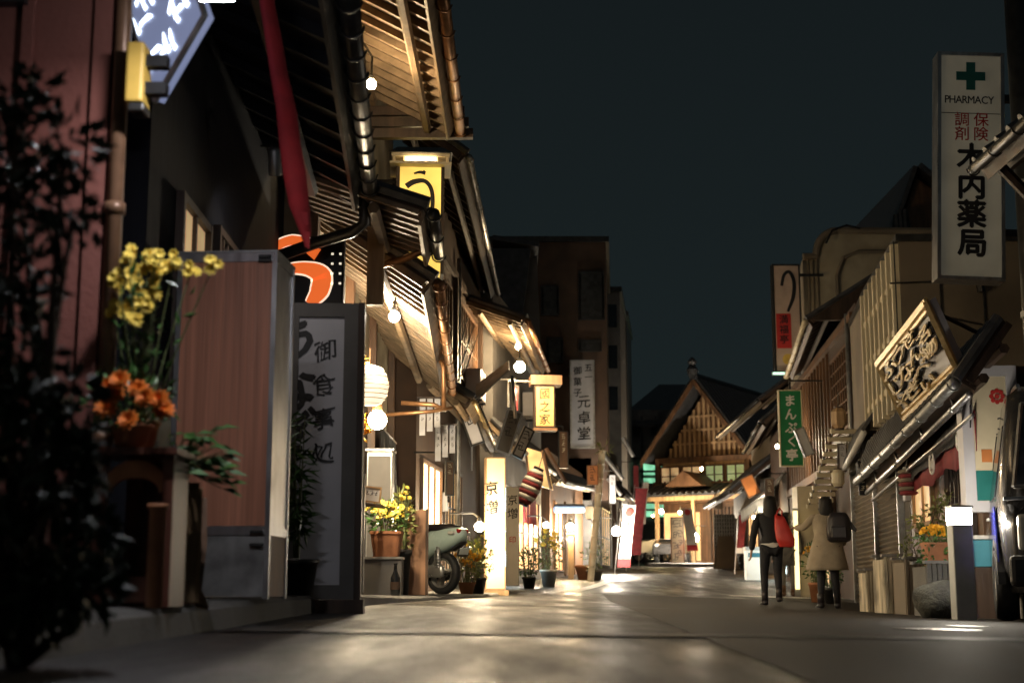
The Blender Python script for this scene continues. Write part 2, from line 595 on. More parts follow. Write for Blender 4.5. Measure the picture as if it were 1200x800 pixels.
# ---- bigger helpers
def rect(px0, py0, px1, py1, Y):
    a, b = P(px0, py1, Y), P(px1, py1, Y)
    top = P((px0 + px1) / 2, py0, Y).z
    return Vector(((a.x + b.x) / 2, Y, a.z)), b.x - a.x, top - a.z


def sign(name, label, cat, box, Y, face, frame=None, fw=0.03, depth=0.08, yaw=0.0, texts=(), group=None, legs=None, lean=0.0, fd=0.012):
    """an upright board facing down the street; texts: (string, material, x fraction, z fraction of its top, size in m, options)"""
    base, w, h = rect(*box, Y)
    t = thing(name, label, cat, base, group=group, rot=(0, lean, yaw))
    w = w / max(0.4, math.cos(yaw))
    bm = NB(); bb(bm, (-w / 2, 0, 0), (w / 2, depth, h)); part('panel', bm, face, t)
    if frame:
        bm = NB()
        bb(bm, (-w / 2 - fw * .4, -fd, -fw * .4), (-w / 2 + fw, depth + .006, h + fw * .4))
        bb(bm, (w / 2 - fw, -fd, -fw * .4), (w / 2 + fw * .4, depth + .006, h + fw * .4))
        bb(bm, (-w / 2 + fw, -fd + .002, -fw * .4), (w / 2 - fw, depth + .004, fw))
        bb(bm, (-w / 2 + fw, -fd + .002, h - fw), (w / 2 - fw, depth + .004, h + fw * .4))
        part('frame', bm, frame, t)
    done = {}
    for s, m, fx, fz, size, opt in texts:
        bm = done.setdefault(m.name, (NB(), m))[0]
        text(bm, s, (fx - .5) * w, fz * h, size, **opt)
    for bm, m in done.values():
        part('lettering', bm, m, t)
    if legs:
        for sx in (-1, 1):
            bm = NB(); bb(bm, (sx * w * .4 - .02, .01, -legs), (sx * w * .4 + .02, .05, -.001)); part('leg', bm, frame or M['darkmetal'], t)
    t['w'], t['h'] = w, h
    return t


class Fac:
    """the street front of a building: a line from (x, y) to (x, y); side = +1 when the street lies to its right"""
    def __init__(s, a, b, side):
        s.a, s.b, s.side = Vector((a[0], a[1], 0)), Vector((b[0], b[1], 0)), side
        d = (s.b - s.a).normalized()
        s.d = d
        s.n = Vector((d.y, -d.x, 0)) * side

    def x(s, Y):
        return s.a.x + (s.b.x - s.a.x) * (Y - s.a.y) / (s.b.y - s.a.y)

    def p(s, Y, z, off=0.0):
        return Vector((s.x(Y), Y, z)) + s.n * off

    def box(s, bm, y0, y1, z0, z1, o0, o1, mi=0):
        q = [s.p(y0, 0, o0), s.p(y1, 0, o0), s.p(y1, 0, o1), s.p(y0, 0, o1)]
        prism(bm, [(v.x, v.y) for v in q], z0, z1, mi)

    def wall(s, bm, z0, z1, back):
        prism(bm, [(s.a.x, s.a.y), (s.b.x, s.b.y), (s.b.x - s.side * back, s.b.y), (s.a.x - s.side * back, s.a.y)], z0, z1)


def window(f, t, y0, y1, z0, z1, pane, frame, bars=(2, 1), th=0.05, label=None, name='window'):
    bm = NB()
    w = 0.05
    f.box(bm, y0 - w, y0, z0 - w, z1 + w, .001, th)
    f.box(bm, y1, y1 + w, z0 - w, z1 + w, .001, th)
    f.box(bm, y0, y1, z0 - w, z0, .001, th - .003)
    f.box(bm, y0, y1, z1, z1 + w, .001, th - .003)
    for i in range(1, bars[0] + 1):
        y = y0 + (y1 - y0) * i / (bars[0] + 1)
        f.box(bm, y - .018, y + .018, z0, z1, .012, th - .012)
    for i in range(1, bars[1] + 1):
        z = z0 + (z1 - z0) * i / (bars[1] + 1)
        f.box(bm, y0, y1, z - .016, z + .016, .014, th - .018)
    wf = part(name, bm, frame, t, world=True, label=label)
    bm = NB(); f.box(bm, y0 + .001, y1 - .001, z0 + .001, z1 - .001, .002, .010)
    part('pane', bm, pane, wf, world=True)
    return wf


def pent(t, A0, A1, B0, B1, top, soff, raft, spacing=0.3, gut=None, gr=0.05, hang=0.6, name='roof', tiles=True, rw=0.05, rd=0.07, purl=2, th=0.07):
    """a pent roof: eave line A, wall line B; boards, rafters underneath, tile rows on top and a gutter along the eave"""
    A0, A1, B0, B1 = map(Vector, (A0, A1, B0, B1))
    bm = NB()
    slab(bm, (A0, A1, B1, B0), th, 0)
    n = (A1 - A0).cross(B0 - A0).normalized()
    if n.z < 0: n = -n
    L = (A1 - A0).length
    if tiles:
        k = max(2, int(L / 0.27))
        for i in range(k + 1):
            a, b = A0.lerp(A1, i / k), B0.lerp(B1, i / k)
            tube(bm, [a + n * (th + .01) + (a - b).normalized() * .03, b + n * (th + .01)], 0.055, 6, 1)
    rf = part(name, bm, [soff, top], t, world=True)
    bm = NB()
    k = max(2, int(L / spacing))
    for i in range(k + 1):
        a, b = A0.lerp(A1, i / k), B0.lerp(B1, i / k)
        d = (b - a)
        a2 = a + d * 0.02
        s = (A1 - A0).normalized() * rw / 2
        q = [a2 - s, a2 + s, b + s, b - s]
        hull8(bm, [p - n * rd for p in q], [p - n * .001 for p in q])
    for i in range(purl):
        fr = (i + .35) / purl
        a, b = A0.lerp(B0, fr), A1.lerp(B1, fr)
        tube(bm, [a - n * (rd + .055), b - n * (rd + .055)], .05, 6)
    fa = [A0 - n * .12, A1 - n * .12]
    o = (A0 - B0).normalized() * .03
    hull8(bm, [fa[0], fa[1], fa[1] + o, fa[0] + o], [fa[0] + n * .2, fa[1] + n * .2, fa[1] + n * .2 + o, fa[0] + n * .2 + o])
    part('eave_framing', bm, raft, t, world=True)
    if gut:
        bm = NB()
        off = (A0 - B0); off.z = 0; off = off.normalized() * (gr + .045)
        dz = Vector((0, 0, -.02))
        tube(bm, [A0 + off + dz, A0.lerp(A1, .5) + off + dz - Vector((0, 0, .01)), A1 + off + dz], gr, 10)
        k = max(2, int(L / hang))
        for i in range(k + 1):
            c = A0.lerp(A1, min(.995, max(.005, i / k))) + off + dz
            e = (A1 - A0).normalized()
            u = Vector((0, 0, 1))
            s = off.normalized()
            pts = [c + (s * math.cos(a) + u * math.sin(a)) * (gr + .012) for a in [math.pi * (.6 + .2 * j) for j in range(8)]]
            tube(bm, pts, .008, 5)
            tube(bm, [c - s * (gr + .012), c - s * (gr + .012) + u * .10 - s * .06], .008, 5)
        part('gutter', bm, gut, t, world=True, smooth=True)
    return rf


def lamp(name, label, pos, r, glow, group=None, kind='globe', hold=None, arm=None, cat='lamp'):
    t = thing(name, label, cat, pos, group=group)
    bm = NB()
    if kind == 'globe':
        ball(bm, (0, 0, 0), r, u=16, v=10)
    elif kind == 'box':
        rbx(bm, (0, 0, 0), (r * 2, r * 2, r * 1.5), r * .15)
    else:
        ball(bm, (0, 0, 0), r, (1, 1, 1.25), 14, 9)
    part('bulb', bm, glow, t, smooth=kind != 'box')
    bm = NB()
    if kind == 'box':
        rbx(bm, (0, 0, r * .95), (r * 2.3, r * 2.3, r * .35), r * .1)
    else:
        lathe(bm, [(r * .35, r * .95), (r * .55, r * 1.0), (r * .5, r * 1.7), (r * .2, r * 1.9)], 12)
    part('holder', bm, hold or M['darkmetal'], t)
    if arm:
        bm = NB()
        tube(bm, [Vector((0, 0, r * 1.85))] + [Vector(a) for a in arm], .014, 6)
        part('bracket', bm, hold or M['darkmetal'], t)
    return t


def pot_plant(name, label, loc, pr, ph, potm, leafm, petm=None, hh=0.35, rad=0.2, nleaf=120, nfl=18, fr=0.035, ls=0.07, group=None, square=False, cat='plant', seed=1, face=None):
    r = random.Random(seed)
    t = thing(name, label, cat, loc, group=group)
    bm = NB()
    if square:
        loft(bm, [ell((0, 0, 0), pr * .8, pr * .7, 16, 0, 6), ell((0, 0, 0), pr, pr * .85, 16, ph, 6), ell((0, 0, 0), pr * 1.06, pr * .9, 16, ph + .001, 6), ell((0, 0, 0), pr * 1.06, pr * .9, 16, ph + .03, 6)])
    else:
        lathe(bm, [(pr * .68, 0), (pr * .95, ph * .85), (pr * 1.05, ph * .86), (pr * 1.05, ph), (pr * .93, ph), (pr * .9, ph * .93)], 18)
    part('pot', bm, potm, t, smooth=not square)
    bm = NB()
    for i in range(9):
        v = rvec(r)
        tube(bm, [(v.x * pr * .5, v.y * pr * .5, ph * .9), (v.x * rad * .6, v.y * rad * .6, ph + hh * .5), (v.x * rad, v.y * rad, ph + hh * r.uniform(.7, 1))], [.008, .006, .003], 5)
    part('stem', bm, M['stem'], t)
    bm = NB()
    leaves(bm, (0, 0, ph + hh * .45), (rad, rad, hh * .5), nleaf, ls, ls * .5, r)
    part('foliage', bm, leafm, t)
    if petm:
        bm = NB()
        for i in range(nfl):
            v = rvec(r)
            c = (v.x * rad, v.y * rad, ph + hh * (.72 + .3 * v.z))
            flower(bm, c, fr * r.uniform(.8, 1.2), 9, Vector((v.x, v.y - .7, .7)))
        part('blossom', bm, petm, t)
    return t


def nobori(name, label, pxs, Y, body, hem, marks, group=None, seed=1):
    """a cloth banner on a slanting pole: pxs = top and bottom centre and the width in pixels"""
    (x0, y0), (x1, y1), wpx = pxs
    a, b = P(x0, y0, Y), P(x1, y1, Y)
    w = wpx / FOC * Y
    t = thing(name, label, 'banner', b, group=group)
    r = random.Random(seed)
    n = 14
    bm = NB()
    for mi, (f0, f1) in enumerate(((0, .86), (.86, 1))):
        rings = []
        for i in range(n + 1):
            f = f0 + (f1 - f0) * i / n
            c = a.lerp(b, f) - b
            yy = .05 * math.sin(f * 7 + seed)
            x2 = w / 2 * (1 - .12 * math.sin(f * 3))
            rings.append([c + Vector((-x2, yy, 0)), c + Vector((x2, yy + .05 * math.sin(f * 5), 0)), c + Vector((x2, yy + .05 * math.sin(f * 5) + .006, 0)), c + Vector((-x2, yy + .006, 0))])
        loft(bm, rings, mi=mi)
    cl = part('cloth', bm, [body, hem], t)
    bm = NB()
    tube(bm, [Vector((-w * .58 + (b.x - a.x) * .25, .03, -max(.05, b.z - zg(b.x, Y)))), a - b + Vector((-w * .58, .03, .12))], .014, 6)
    tube(bm, [a - b + Vector((-w * .6, .03, .03)), a - b + Vector((w * .55, .03, .03))], .01, 6)
    part('pole', bm, M['steel'], t)
    if marks:
        bm = NB()
        for fz, s in marks:
            c = a.lerp(b, fz) - b
            lathe(bm, [(s, -.004), (s, .004)], 14, Matrix.Translation(c + Vector((0, -.02, 0))) @ Matrix.Rotation(math.pi / 2, 4, 'X'))
        part('mark', bm, M['redink'], cl)
    return t

# ------------------------------------------------------------------ the setting: road, pavement
def asphalt():
    m = bpy.data.materials.new('asphalt')
    m.use_nodes = True
    n, l = m.node_tree.nodes, m.node_tree.links
    b = n['Principled BSDF']
    t = n.new('ShaderNodeTexCoord')
    big = n.new('ShaderNodeTexNoise'); big.inputs['Scale'].default_value = 0.45; big.inputs['Detail'].default_value = 7
    fine = n.new('ShaderNodeTexNoise'); fine.inputs['Scale'].default_value = 130; fine.inputs['Detail'].default_value = 3
    vor = n.new('ShaderNodeTexVoronoi'); vor.inputs['Scale'].default_value = 85
    mpg = n.new('ShaderNodeMapping'); mpg.inputs['Scale'].default_value = (1.6, .32, 1)
    l.new(t.outputs['Object'], mpg.inputs[0]); l.new(mpg.outputs[0], big.inputs['Vector'])
    big.inputs['Scale'].default_value = 1.0; big.inputs['Roughness'].default_value = .68
    for q in (fine, vor): l.new(t.outputs['Object'], q.inputs['Vector'])
    cr = n.new('ShaderNodeValToRGB')
    cr.color_ramp.elements[0].position, cr.color_ramp.elements[0].color = .36, (.012, .0115, .011, 1)
    cr.color_ramp.elements[1].position, cr.color_ramp.elements[1].color = .66, (.034, .032, .030, 1)
    l.new(big.outputs['Fac'], cr.inputs[0])
    mx = n.new('ShaderNodeMixRGB'); mx.blend_type = 'OVERLAY'; mx.inputs[0].default_value = .6
    l.new(cr.outputs[0], mx.inputs[1]); l.new(fine.outputs['Fac'], mx.inputs[2])
    ck = n.new('ShaderNodeTexVoronoi'); ck.feature = 'DISTANCE_TO_EDGE'; ck.inputs['Scale'].default_value = .55
    wv = n.new('ShaderNodeTexNoise'); wv.inputs['Scale'].default_value = 3.5; wv.inputs['Detail'].default_value = 5
    av = n.new('ShaderNodeMixRGB'); av.blend_type = 'ADD'; av.inputs[0].default_value = .35
    l.new(t.outputs['Object'], wv.inputs['Vector']); l.new(t.outputs['Object'], av.inputs[1]); l.new(wv.outputs['Color'], av.inputs[2]); l.new(av.outputs[0], ck.inputs['Vector'])
    cm = n.new('ShaderNodeMapRange'); cm.inputs['From Max'].default_value = .012; cm.inputs['To Min'].default_value = .25
    l.new(ck.outputs['Distance'], cm.inputs[0])
    md = n.new('ShaderNodeMixRGB'); md.blend_type = 'MULTIPLY'; md.inputs[0].default_value = 1
    l.new(mx.outputs[0], md.inputs[1]); l.new(cm.outputs[0], md.inputs[2])
    mx = md
    l.new(mx.outputs[0], b.inputs['Base Color'])
    rr = n.new('ShaderNodeMapRange')
    rr.inputs['From Min'].default_value, rr.inputs['From Max'].default_value = .35, .7
    rr.inputs['To Min'].default_value, rr.inputs['To Max'].default_value = .28, .74
    b.inputs['Specular IOR Level'].default_value = .32
    l.new(big.outputs['Fac'], rr.inputs[0]); l.new(rr.outputs[0], b.inputs['Roughness'])
    bp = n.new('ShaderNodeBump'); bp.inputs['Strength'].default_value = .8; bp.inputs['Distance'].default_value = .008
    l.new(vor.outputs['Distance'], bp.inputs['Height']); l.new(bp.outputs[0], b.inputs['Normal'])
    return m


ASPH = asphalt()
xs = [-60, -30, -15, -8, -6] + [-5 + .5 * i for i in range(29)] + [11, 14, 20, 35, 70]
ys = [-12, -5, -2] + [0.5 * i for i in range(0, 64)] + [32 + 2 * i for i in range(26)] + [90, 110, 150, 200]
bm = NB()
grid = [[bm.verts.new((x, y, zg(x, y))) for x in xs] for y in ys]
for j in range(len(ys) - 1):
    for i in range(len(xs) - 1):
        bm.faces.new((grid[j][i], grid[j][i + 1], grid[j + 1][i + 1], grid[j + 1][i]))
tag(part('road', bm, ASPH, smooth=True), kind='structure')

# raised pavement on the left with rough kerb stones
bm = NB()
Y, rows = 2.0, []
while Y < 24.5:
    h = interp([(2, .11), (9, .12), (12, .10), (15, .05), (20, .035), (25, .02)], Y)
    x, wob = kx(Y), .018 * noise.noise(Vector((Y * 2.3, 1, 4)))
    z = zg(x, Y)
    rows.append([Vector((x + wob, Y, z - .03)), Vector((x - .015 + wob, Y, z + h - .02 + wob * .4)), Vector((x - .045 + wob, Y, z + h + .012 * noise.noise(Vector((Y * 3, 7, 2))))),
                 Vector((x - .2, Y, z + h + .008)), Vector((x - 1.2, Y, z + h + .03)), Vector((x - 2.2, Y, z + h + .03))])
    Y += .22
vv = [[bm.verts.new(p) for p in r] for r in rows]
for a, b in zip(vv, vv[1:]):
    for k in range(5):
        bm.faces.new((a[k], a[k + 1], b[k + 1], b[k]))
tag(part('pavement', bm, M['concrete'], smooth=False), kind='structure')


def zl(X, Y):
    """top of the left pavement"""
    if X > kx(Y): return zg(X, Y)
    return zg(kx(Y), Y) + interp([(2, .12), (9, .13), (12, .11), (15, .06), (20, .04), (25, .025), (26, 0)], Y)


def road_sheet(name, pts, m, lift=.004, label=None, sub=6):
    bm = NB()
    (a, b, c, d) = [Vector((p[0], p[1], 0)) for p in pts]
    g = []
    for j in range(sub + 1):
        row = []
        for i in range(sub + 1):
            q = a.lerp(b, i / sub).lerp(d.lerp(c, i / sub), j / sub)
            row.append(bm.verts.new((q.x, q.y, zg(q.x, q.y) + lift)))
        g.append(row)
    for j in range(sub):
        for i in range(sub):
            bm.faces.new((g[j][i], g[j][i + 1], g[j + 1][i + 1], g[j + 1][i]))
    return tag(part(name, bm, m), kind='structure')


PATCH = mat('dark_asphalt_patch', (0.026, 0.021, 0.017), 0.62, var=0.55, scale=1.6, bump=0.6, bscale=110, stretch=(1.5, .35, 1), spec=.14)
PAINT = mat('worn_road_paint', (0.62, 0.60, 0.55), 0.55, var=0.25, scale=3, grime=0.7)
road_sheet('road_patch', [(.75, 3.0), (8.5, 3.0), (6.0, 24), (1.5, 24)], PATCH, .004, sub=16)
road_sheet('road_marking', [(.85, 24.5), (1.1, 24.5), (3.35, 42), (3.15, 42)], PAINT, .008, sub=12)
road_sheet('road_marking', [(3.9, 25.5), (5.3, 25.5), (5.5, 26.3), (3.9, 26.3)], PAINT, .009)
road_sheet('road_strip', [(-1.30, 6.55), (3.6, 6.9), (3.6, 7.35), (-1.30, 6.95)], mat('pale_trench_fill', (.060, .058, .054), .5, var=.5, scale=2.2, bump=.5, bscale=120, spec=.3), .0075, sub=10)
road_sheet('road_strip', [(-1.15, 13.2), (1.6, 14.6), (1.6, 14.9), (-1.15, 13.45)], mat('dark_trench_fill', (.018, .016, .014), .7, var=.4, scale=4, bump=.5), .0078, sub=8)
road_sheet('road_marking', [(3.2, 7.6), (5.6, 7.6), (5.6, 7.66), (3.2, 7.66)], PAINT, .009)
# dark kerb step across the far end of the street, where it turns
bm = NB()
prev = None
pts = [(5.6, 57.5), (7.5, 56), (9.5, 54.5), (11.5, 54)]
for a, b in zip(pts, pts[1:]):
    q = [(a[0], a[1]), (b[0], b[1]), (b[0] + .2, b[1] + 6), (a[0] + .2, a[1] + 6)]
    hull8(bm, [(x, y, zg(x, y) - .2) for x, y in q], [(x, y, zg(x, y) + .14) for x, y in q])
tag(part('kerb', bm, M['stone']), kind='structure')

# iron covers let into the road, wet enough to catch the lamps
IRON = mat('worn_iron_cover', (0.20, 0.19, 0.18), 0.3, metal=0.9, var=0.3, scale=25, bump=0.5, bscale=60)
for i, (x, y, r_, lab) in enumerate(((2.55, 8.7, .26, 'round iron manhole cover in the dark road patch, seen nearest the street middle'),
                                     (3.05, 9.7, .15, 'small round iron cover in the road in front of the lit bollard'))):
    sl = (zg(x + .5, y) - zg(x - .5, y)); sy_ = zg(x, y + .5) - zg(x, y - .5)
    t = thing('manhole_cover', lab, 'manhole cover', (x, y, zg(x, y) + .0045), rot=(math.atan(sy_), -math.atan(sl), 0))
    bm = NB(); lathe(bm, [(r_ * .9, 0), (r_ * .9, .003)], 28); part('lid', bm, IRON, t)
    bm = NB()
    rings = [[(r * math.cos(2 * math.pi * k / 28), r * math.sin(2 * math.pi * k / 28), z) for k in range(28)] for r, z in ((r_ * .91, 0), (r_, 0), (r_, .004), (r_ * .91, .004))]
    R_ = [[bm.verts.new(p) for p in q] for q in rings]
    for a, b in zip(R_, R_[1:] + R_[:1]):
        for k in range(28): bm.faces.new((a[k], a[(k + 1) % 28], b[(k + 1) % 28], b[k]))
    part('rim', bm, M['darkmetal'], t)

# ------------------------------------------------------------------ left side: the pink plastered house and its planting
c0 = P(112, 560, 6.0)
t = thing('house', 'pink plastered house end with a brown corner downpipe behind the bush', 'house', (c0.x - 2, 6.3, 0))
bm = NB(); prism(bm, [(c0.x - 7, 6.0), (c0.x, 6.0), (c0.x - 1.0, 7.0), (c0.x - 7, 7.0)], -.1, 6.5)
part('wall', bm, M['pink'], t, world=True)
bm = NB()
tube(bm, [(c0.x + .03, 5.98, .1), (c0.x + .03, 5.98, 6.4)], .035, 10)
for z in (.9, 1.9, 2.9, 3.9): tube(bm, [(c0.x + .03, 5.98, z), (c0.x + .03, 5.98, z + .05)], .046, 10)
part('downpipe', bm, M['brownpipe'], t, world=True, smooth=True)
bm = NB(); bb(bm, (c0.x - .42, 5.975, .1), (c0.x - .37, 5.999, 6.4)); bb(bm, (c0.x - .1, 5.98, .1), (c0.x - .02, 5.999, 6.4))
part('corner_board', bm, M['pink'], t, world=True)
bm = NB(); v0 = P(14, 6, 5.97)
bb(bm, (v0.x - .25, 5.93, v0.z), (v0.x + .07, 5.999, v0.z + .4)); part('vent', bm, M['black'], t, world=True)

# yellow enamel box on the wall corner
b0, w0, h0 = rect(146, 50, 167, 130, 5.85)
t = thing('wall_box', 'yellow enamel box mounted high on the corner of the pink house', 'wall box', b0)
bm = NB(); rbx(bm, (0, .05, h0 * .56), (w0, .14, h0 * .88), .012); part('case', bm, M['yellowbox'], t)
bm = NB(); rbx(bm, (.01, .05, h0 * .06), (w0 * .9, .12, h0 * .12), .008); part('base', bm, M['darkmetal'], t)
bm = NB()
for z in (.28, .68): bb(bm, (w0 / 2, .02, h0 * z), (w0 / 2 + .09, .08, h0 * (z + .17)))
part('bracket', bm, M['black'], t)

# the dark bush by the near wall
def bush(name, label, loc, limbs, n, L, Wd, leafm, seed, cat='shrub', r0=.025):
    r = random.Random(seed)
    t = thing(name, label, cat, loc)
    loc = Vector(loc)
    bm, bl = NB(), NB()
    tips = []
    for a, rad, cnt in limbs:
        a = Vector(a) - loc
        mid = Vector((a.x * .35 + r.uniform(-.08, .08), a.y * .35 + r.uniform(-.08, .08), a.z * .55))
        tube(bm, [(0, 0, 0), mid, a], [r0, r0 * .6, r0 * .25], 6)
        for i in range(7):
            v = rvec(r)
            q = a + Vector((v.x * rad[0], v.y * rad[1], v.z * rad[2]))
            k = mid.lerp(a, r.uniform(.5, 1))
            tube(bm, [k, k.lerp(q, .5) + rvec(r) * .03, q], [r0 * .25, r0 * .18, r0 * .1], 5)
            leaves(bl, q, (rad[0] * .42, rad[1] * .42, rad[2] * .42), int(n * cnt / 8), L, Wd, r, up=-.1)
        leaves(bl, a, rad, int(n * cnt / 2.2), L, Wd, r, up=-.1)
    part('trunk', bm, M['bark'], t, smooth=True)
    part('crown', bl, leafm, t)
    return t


Yb = 4.0
lim = []
for (px, py, rx, rz, cnt) in ((20, 120, .10, .09, .45), (75, 170, .09, .08, .5), (20, 215, .1, .08, .5), (85, 255, .07, .06, .35), (25, 330, .10, .10, .6), (15, 430, .12, .12, .9), (60, 480, .10, .10, .9),
                              (25, 560, .16, .14, 1.3), (80, 560, .07, .09, .6), (70, 640, .13, .13, 1.3), (20, 690, .16, .13, 1.3), (95, 690, .09, .10, 1.0), (-40, 300, .15, .3, .8), (-50, 600, .2, .3, 1.3)):
    lim.append((P(px, py, Yb + rng.uniform(-.15, .25)), (rx * 1.15, .15, rz * 1.15), cnt))
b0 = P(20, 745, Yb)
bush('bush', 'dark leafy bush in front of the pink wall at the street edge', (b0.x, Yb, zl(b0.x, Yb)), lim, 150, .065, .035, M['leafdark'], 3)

# planter cabinet with brick-red pipe, flowers on top
b0, w0, h0 = rect(112, 525, 192, 715, 5.9)
z0 = zl(b0.x, 5.9)
h0 += b0.z - z0
t = thing('plant_stand', 'tall brown wooden plant stand with an arched open front, carrying flower pots', 'plant stand', (b0.x, 5.9, z0))
bm = NB()
for sx in (-1, 1): bb(bm, (sx * w0 / 2 - .022, -.02, 0), (sx * w0 / 2 + .022, .03, h0 - .03))
bb(bm, (-w0 / 2 + .02, 0, .02), (w0 / 2 - .02, .024, .12))
part('post', bm, M['redbrown'], t)
bm = NB()
rings = []
for i in range(13):
    a = math.pi * i / 12
    x, z = math.cos(a), math.sin(a)
    rings.append([Vector((x * w0 * .36, -.004, h0 * .72 + z * .06)), Vector((x * w0 * .47, -.004, h0 * .74 + z * .12)), Vector((x * w0 * .47, .02, h0 * .74 + z * .12)), Vector((x * w0 * .36, .02, h0 * .72 + z * .06))])
loft(bm, rings)
part('arch', bm, M['terracotta'], t)
bm = NB(); bb(bm, (-w0 / 2 - .03, -.05, h0 - .028), (w0 / 2 + .04, .32, h0)); part('top', bm, M['redbrown'], t)
bm = NB(); bb(bm, (-w0 / 2 + .024, .29, 0), (w0 / 2 - .024, .31, h0 - .03)); part('back', bm, M['redbrown'], t)
bm = NB(); bb(bm, (w0 / 2 - .018, .031, 0), (w0 / 2 + .014, .289, h0 - .03)); part('side_panel', bm, M['redbrown'], t)
top1 = z0 + h0
bm = NB(); tb = P(180, 712, 5.75); tb.z = zl(tb.x, 5.75)
tp = P(181, 590, 5.75)
lathe(bm, [(.034, 0), (.034, tp.z - tb.z - .02), (.042, tp.z - tb.z - .02), (.042, tp.z - tb.z)], 14)
t2 = thing('clay_pipe', 'upright brick red clay pipe standing before the wooden plant stand', 'pipe', tb)
part('pipe_body', bm, M['terracotta'], t2, smooth=True)

# leaning boards beside the stand
for i, (pa, pb, w_, th_, m, lab) in enumerate((((202, 712), (228, 585), .10, .03, 'boardwood', 'split board leaning on the plant stand'),
                                               ((238, 708), (205, 640), .05, .03, 'boardwood', 'narrow grey batten lying askew at the foot of the boards'),
                                               ((226, 700), (236, 582), .07, .03, 'brownwood', 'brown board leaning against the metal edged cabinet'))):
    Yq = 6.35 + .1 * i
    a, b = P(*pa, Yq), P(*pb, Yq + .12)
    a.z = max(a.z, zl(a.x, Yq) + .01)
    t = thing('leaning_board', lab, 'board', a)
    bm = NB()
    d = (b - a); s = Vector((1, .3, -.2)).normalized() * w_ / 2; n_ = d.cross(s).normalized() * th_
    e1, e2 = d * .52 + s * .3, d
    hull8(bm, [-s, s, s + n_, -s + n_], [e1 - s * .9, e1 + s, e1 + s + n_, e1 - s * .9 + n_])
    hull8(bm, [e1 - s * .9, e1 + s, e1 + s + n_, e1 - s * .9 + n_], [e2 - s * .6, e2 + s * .8, e2 + s * .7 + n_, e2 - s * .6 + n_])
    part('plank', bm, M[m], t)

# flowers on the stand
rr_ = random.Random(11)


def potted(name, label, px, Yq, potr, poth, build, potm='terracotta', zb=None, cat='potted plant'):
    q = P(px, 600, Yq)
    zb = top1 if zb is None else zb
    t = thing(name, label, cat, (q.x, Yq, zb))
    bm = NB(); lathe(bm, [(potr * .7, 0), (potr, poth * .9), (potr * 1.08, poth * .9), (potr * 1.08, poth), (potr * .9, poth), (potr * .88, poth * .9)], 18)
    part('pot', bm, M[potm], t, smooth=True)
    build(t, Vector((q.x, Yq, zb)), poth)
    return t


def b_yellow(t, o, ph):
    bs, bl, bf = NB(), NB(), NB()
    pts = [(130, 305), (148, 300), (160, 312), (172, 308), (184, 302), (150, 330), (165, 335), (178, 338), (140, 345), (155, 352), (168, 360), (135, 325), (186, 325), (160, 380), (132, 360), (192, 316), (148, 370), (176, 352), (205, 300), (222, 315), (246, 316)]
    for (px, py) in pts:
        q = P(px + rr_.uniform(-4, 4), py + rr_.uniform(-4, 4), 5.95 + rr_.uniform(-.12, .12)) - o
        tube(bs, [(q.x * .12, 0, ph * .8), (q.x * .5, q.y * .5, q.z * .55), q], [.005, .004, .003], 5)
        for k in range(5):
            c = q + rvec(rr_) * .035
            flower(bf, c, .028, 7, Vector((rr_.uniform(-.6, .6), -1, rr_.uniform(-.2, .6))))
        for k in range(6):
            f = rr_.uniform(.35, .95)
            leaf(bl, Vector((q.x * f * .8, q.y * f, q.z * f)), rvec(rr_) + Vector((0, 0, .3)), rvec(rr_), .07, .02)
    part('stem', bs, M['stem'], t); part('foliage', bl, M['leafgreen'], t); part('blossom', bf, M['yellowpetal'], t)


def b_orange(t, o, ph):
    bl, bf, bs = NB(), NB(), NB()
    for (px, py) in ((127, 452), (140, 445), (133, 462), (162, 456), (170, 466), (186, 468), (192, 480), (150, 492), (124, 478)):
        q = P(px, py, 5.72 + rr_.uniform(-.06, .06)) - o
        tube(bs, [(q.x * .2, 0, ph * .8), q], [.006, .004], 5)
        flower(bf, q, .052, 11, Vector((rr_.uniform(-.4, .4), -1, .5)), layers=3)
    leaves(bl, (0, -.05, ph + .10), (.2, .12, .12), 260, .05, .02, rr_)
    part('stem', bs, M['stem'], t); part('foliage', bl, M['leafgreen'], t); part('blossom', bf, M['orangepetal'], t)


def b_leafy(t, o, ph):
    bl, bs = NB(), NB()
    for i in range(46):
        px, py = rr_.uniform(192, 262), rr_.uniform(500, 556)
        if i > 36: px, py = rr_.uniform(240, 272), rr_.uniform(535, 575)
        q = P(px, py, 6.2 + rr_.uniform(-.1, .15)) - o
        tube(bs, [(0, 0, ph * .8), q * .6 + Vector((0, 0, .03)), q], [.005, .004, .002], 5)
        leaf(bl, q, Vector((q.x * 1.2 + rr_.uniform(-.05, .15), rr_.uniform(-.15, .1), rr_.uniform(-.12, .08))), Vector((rr_.uniform(-.4, .4), -.5, 1)), .10, .055)
    part('stem', bs, M['stem'], t); part('foliage', bl, M['leafgreen'], t)


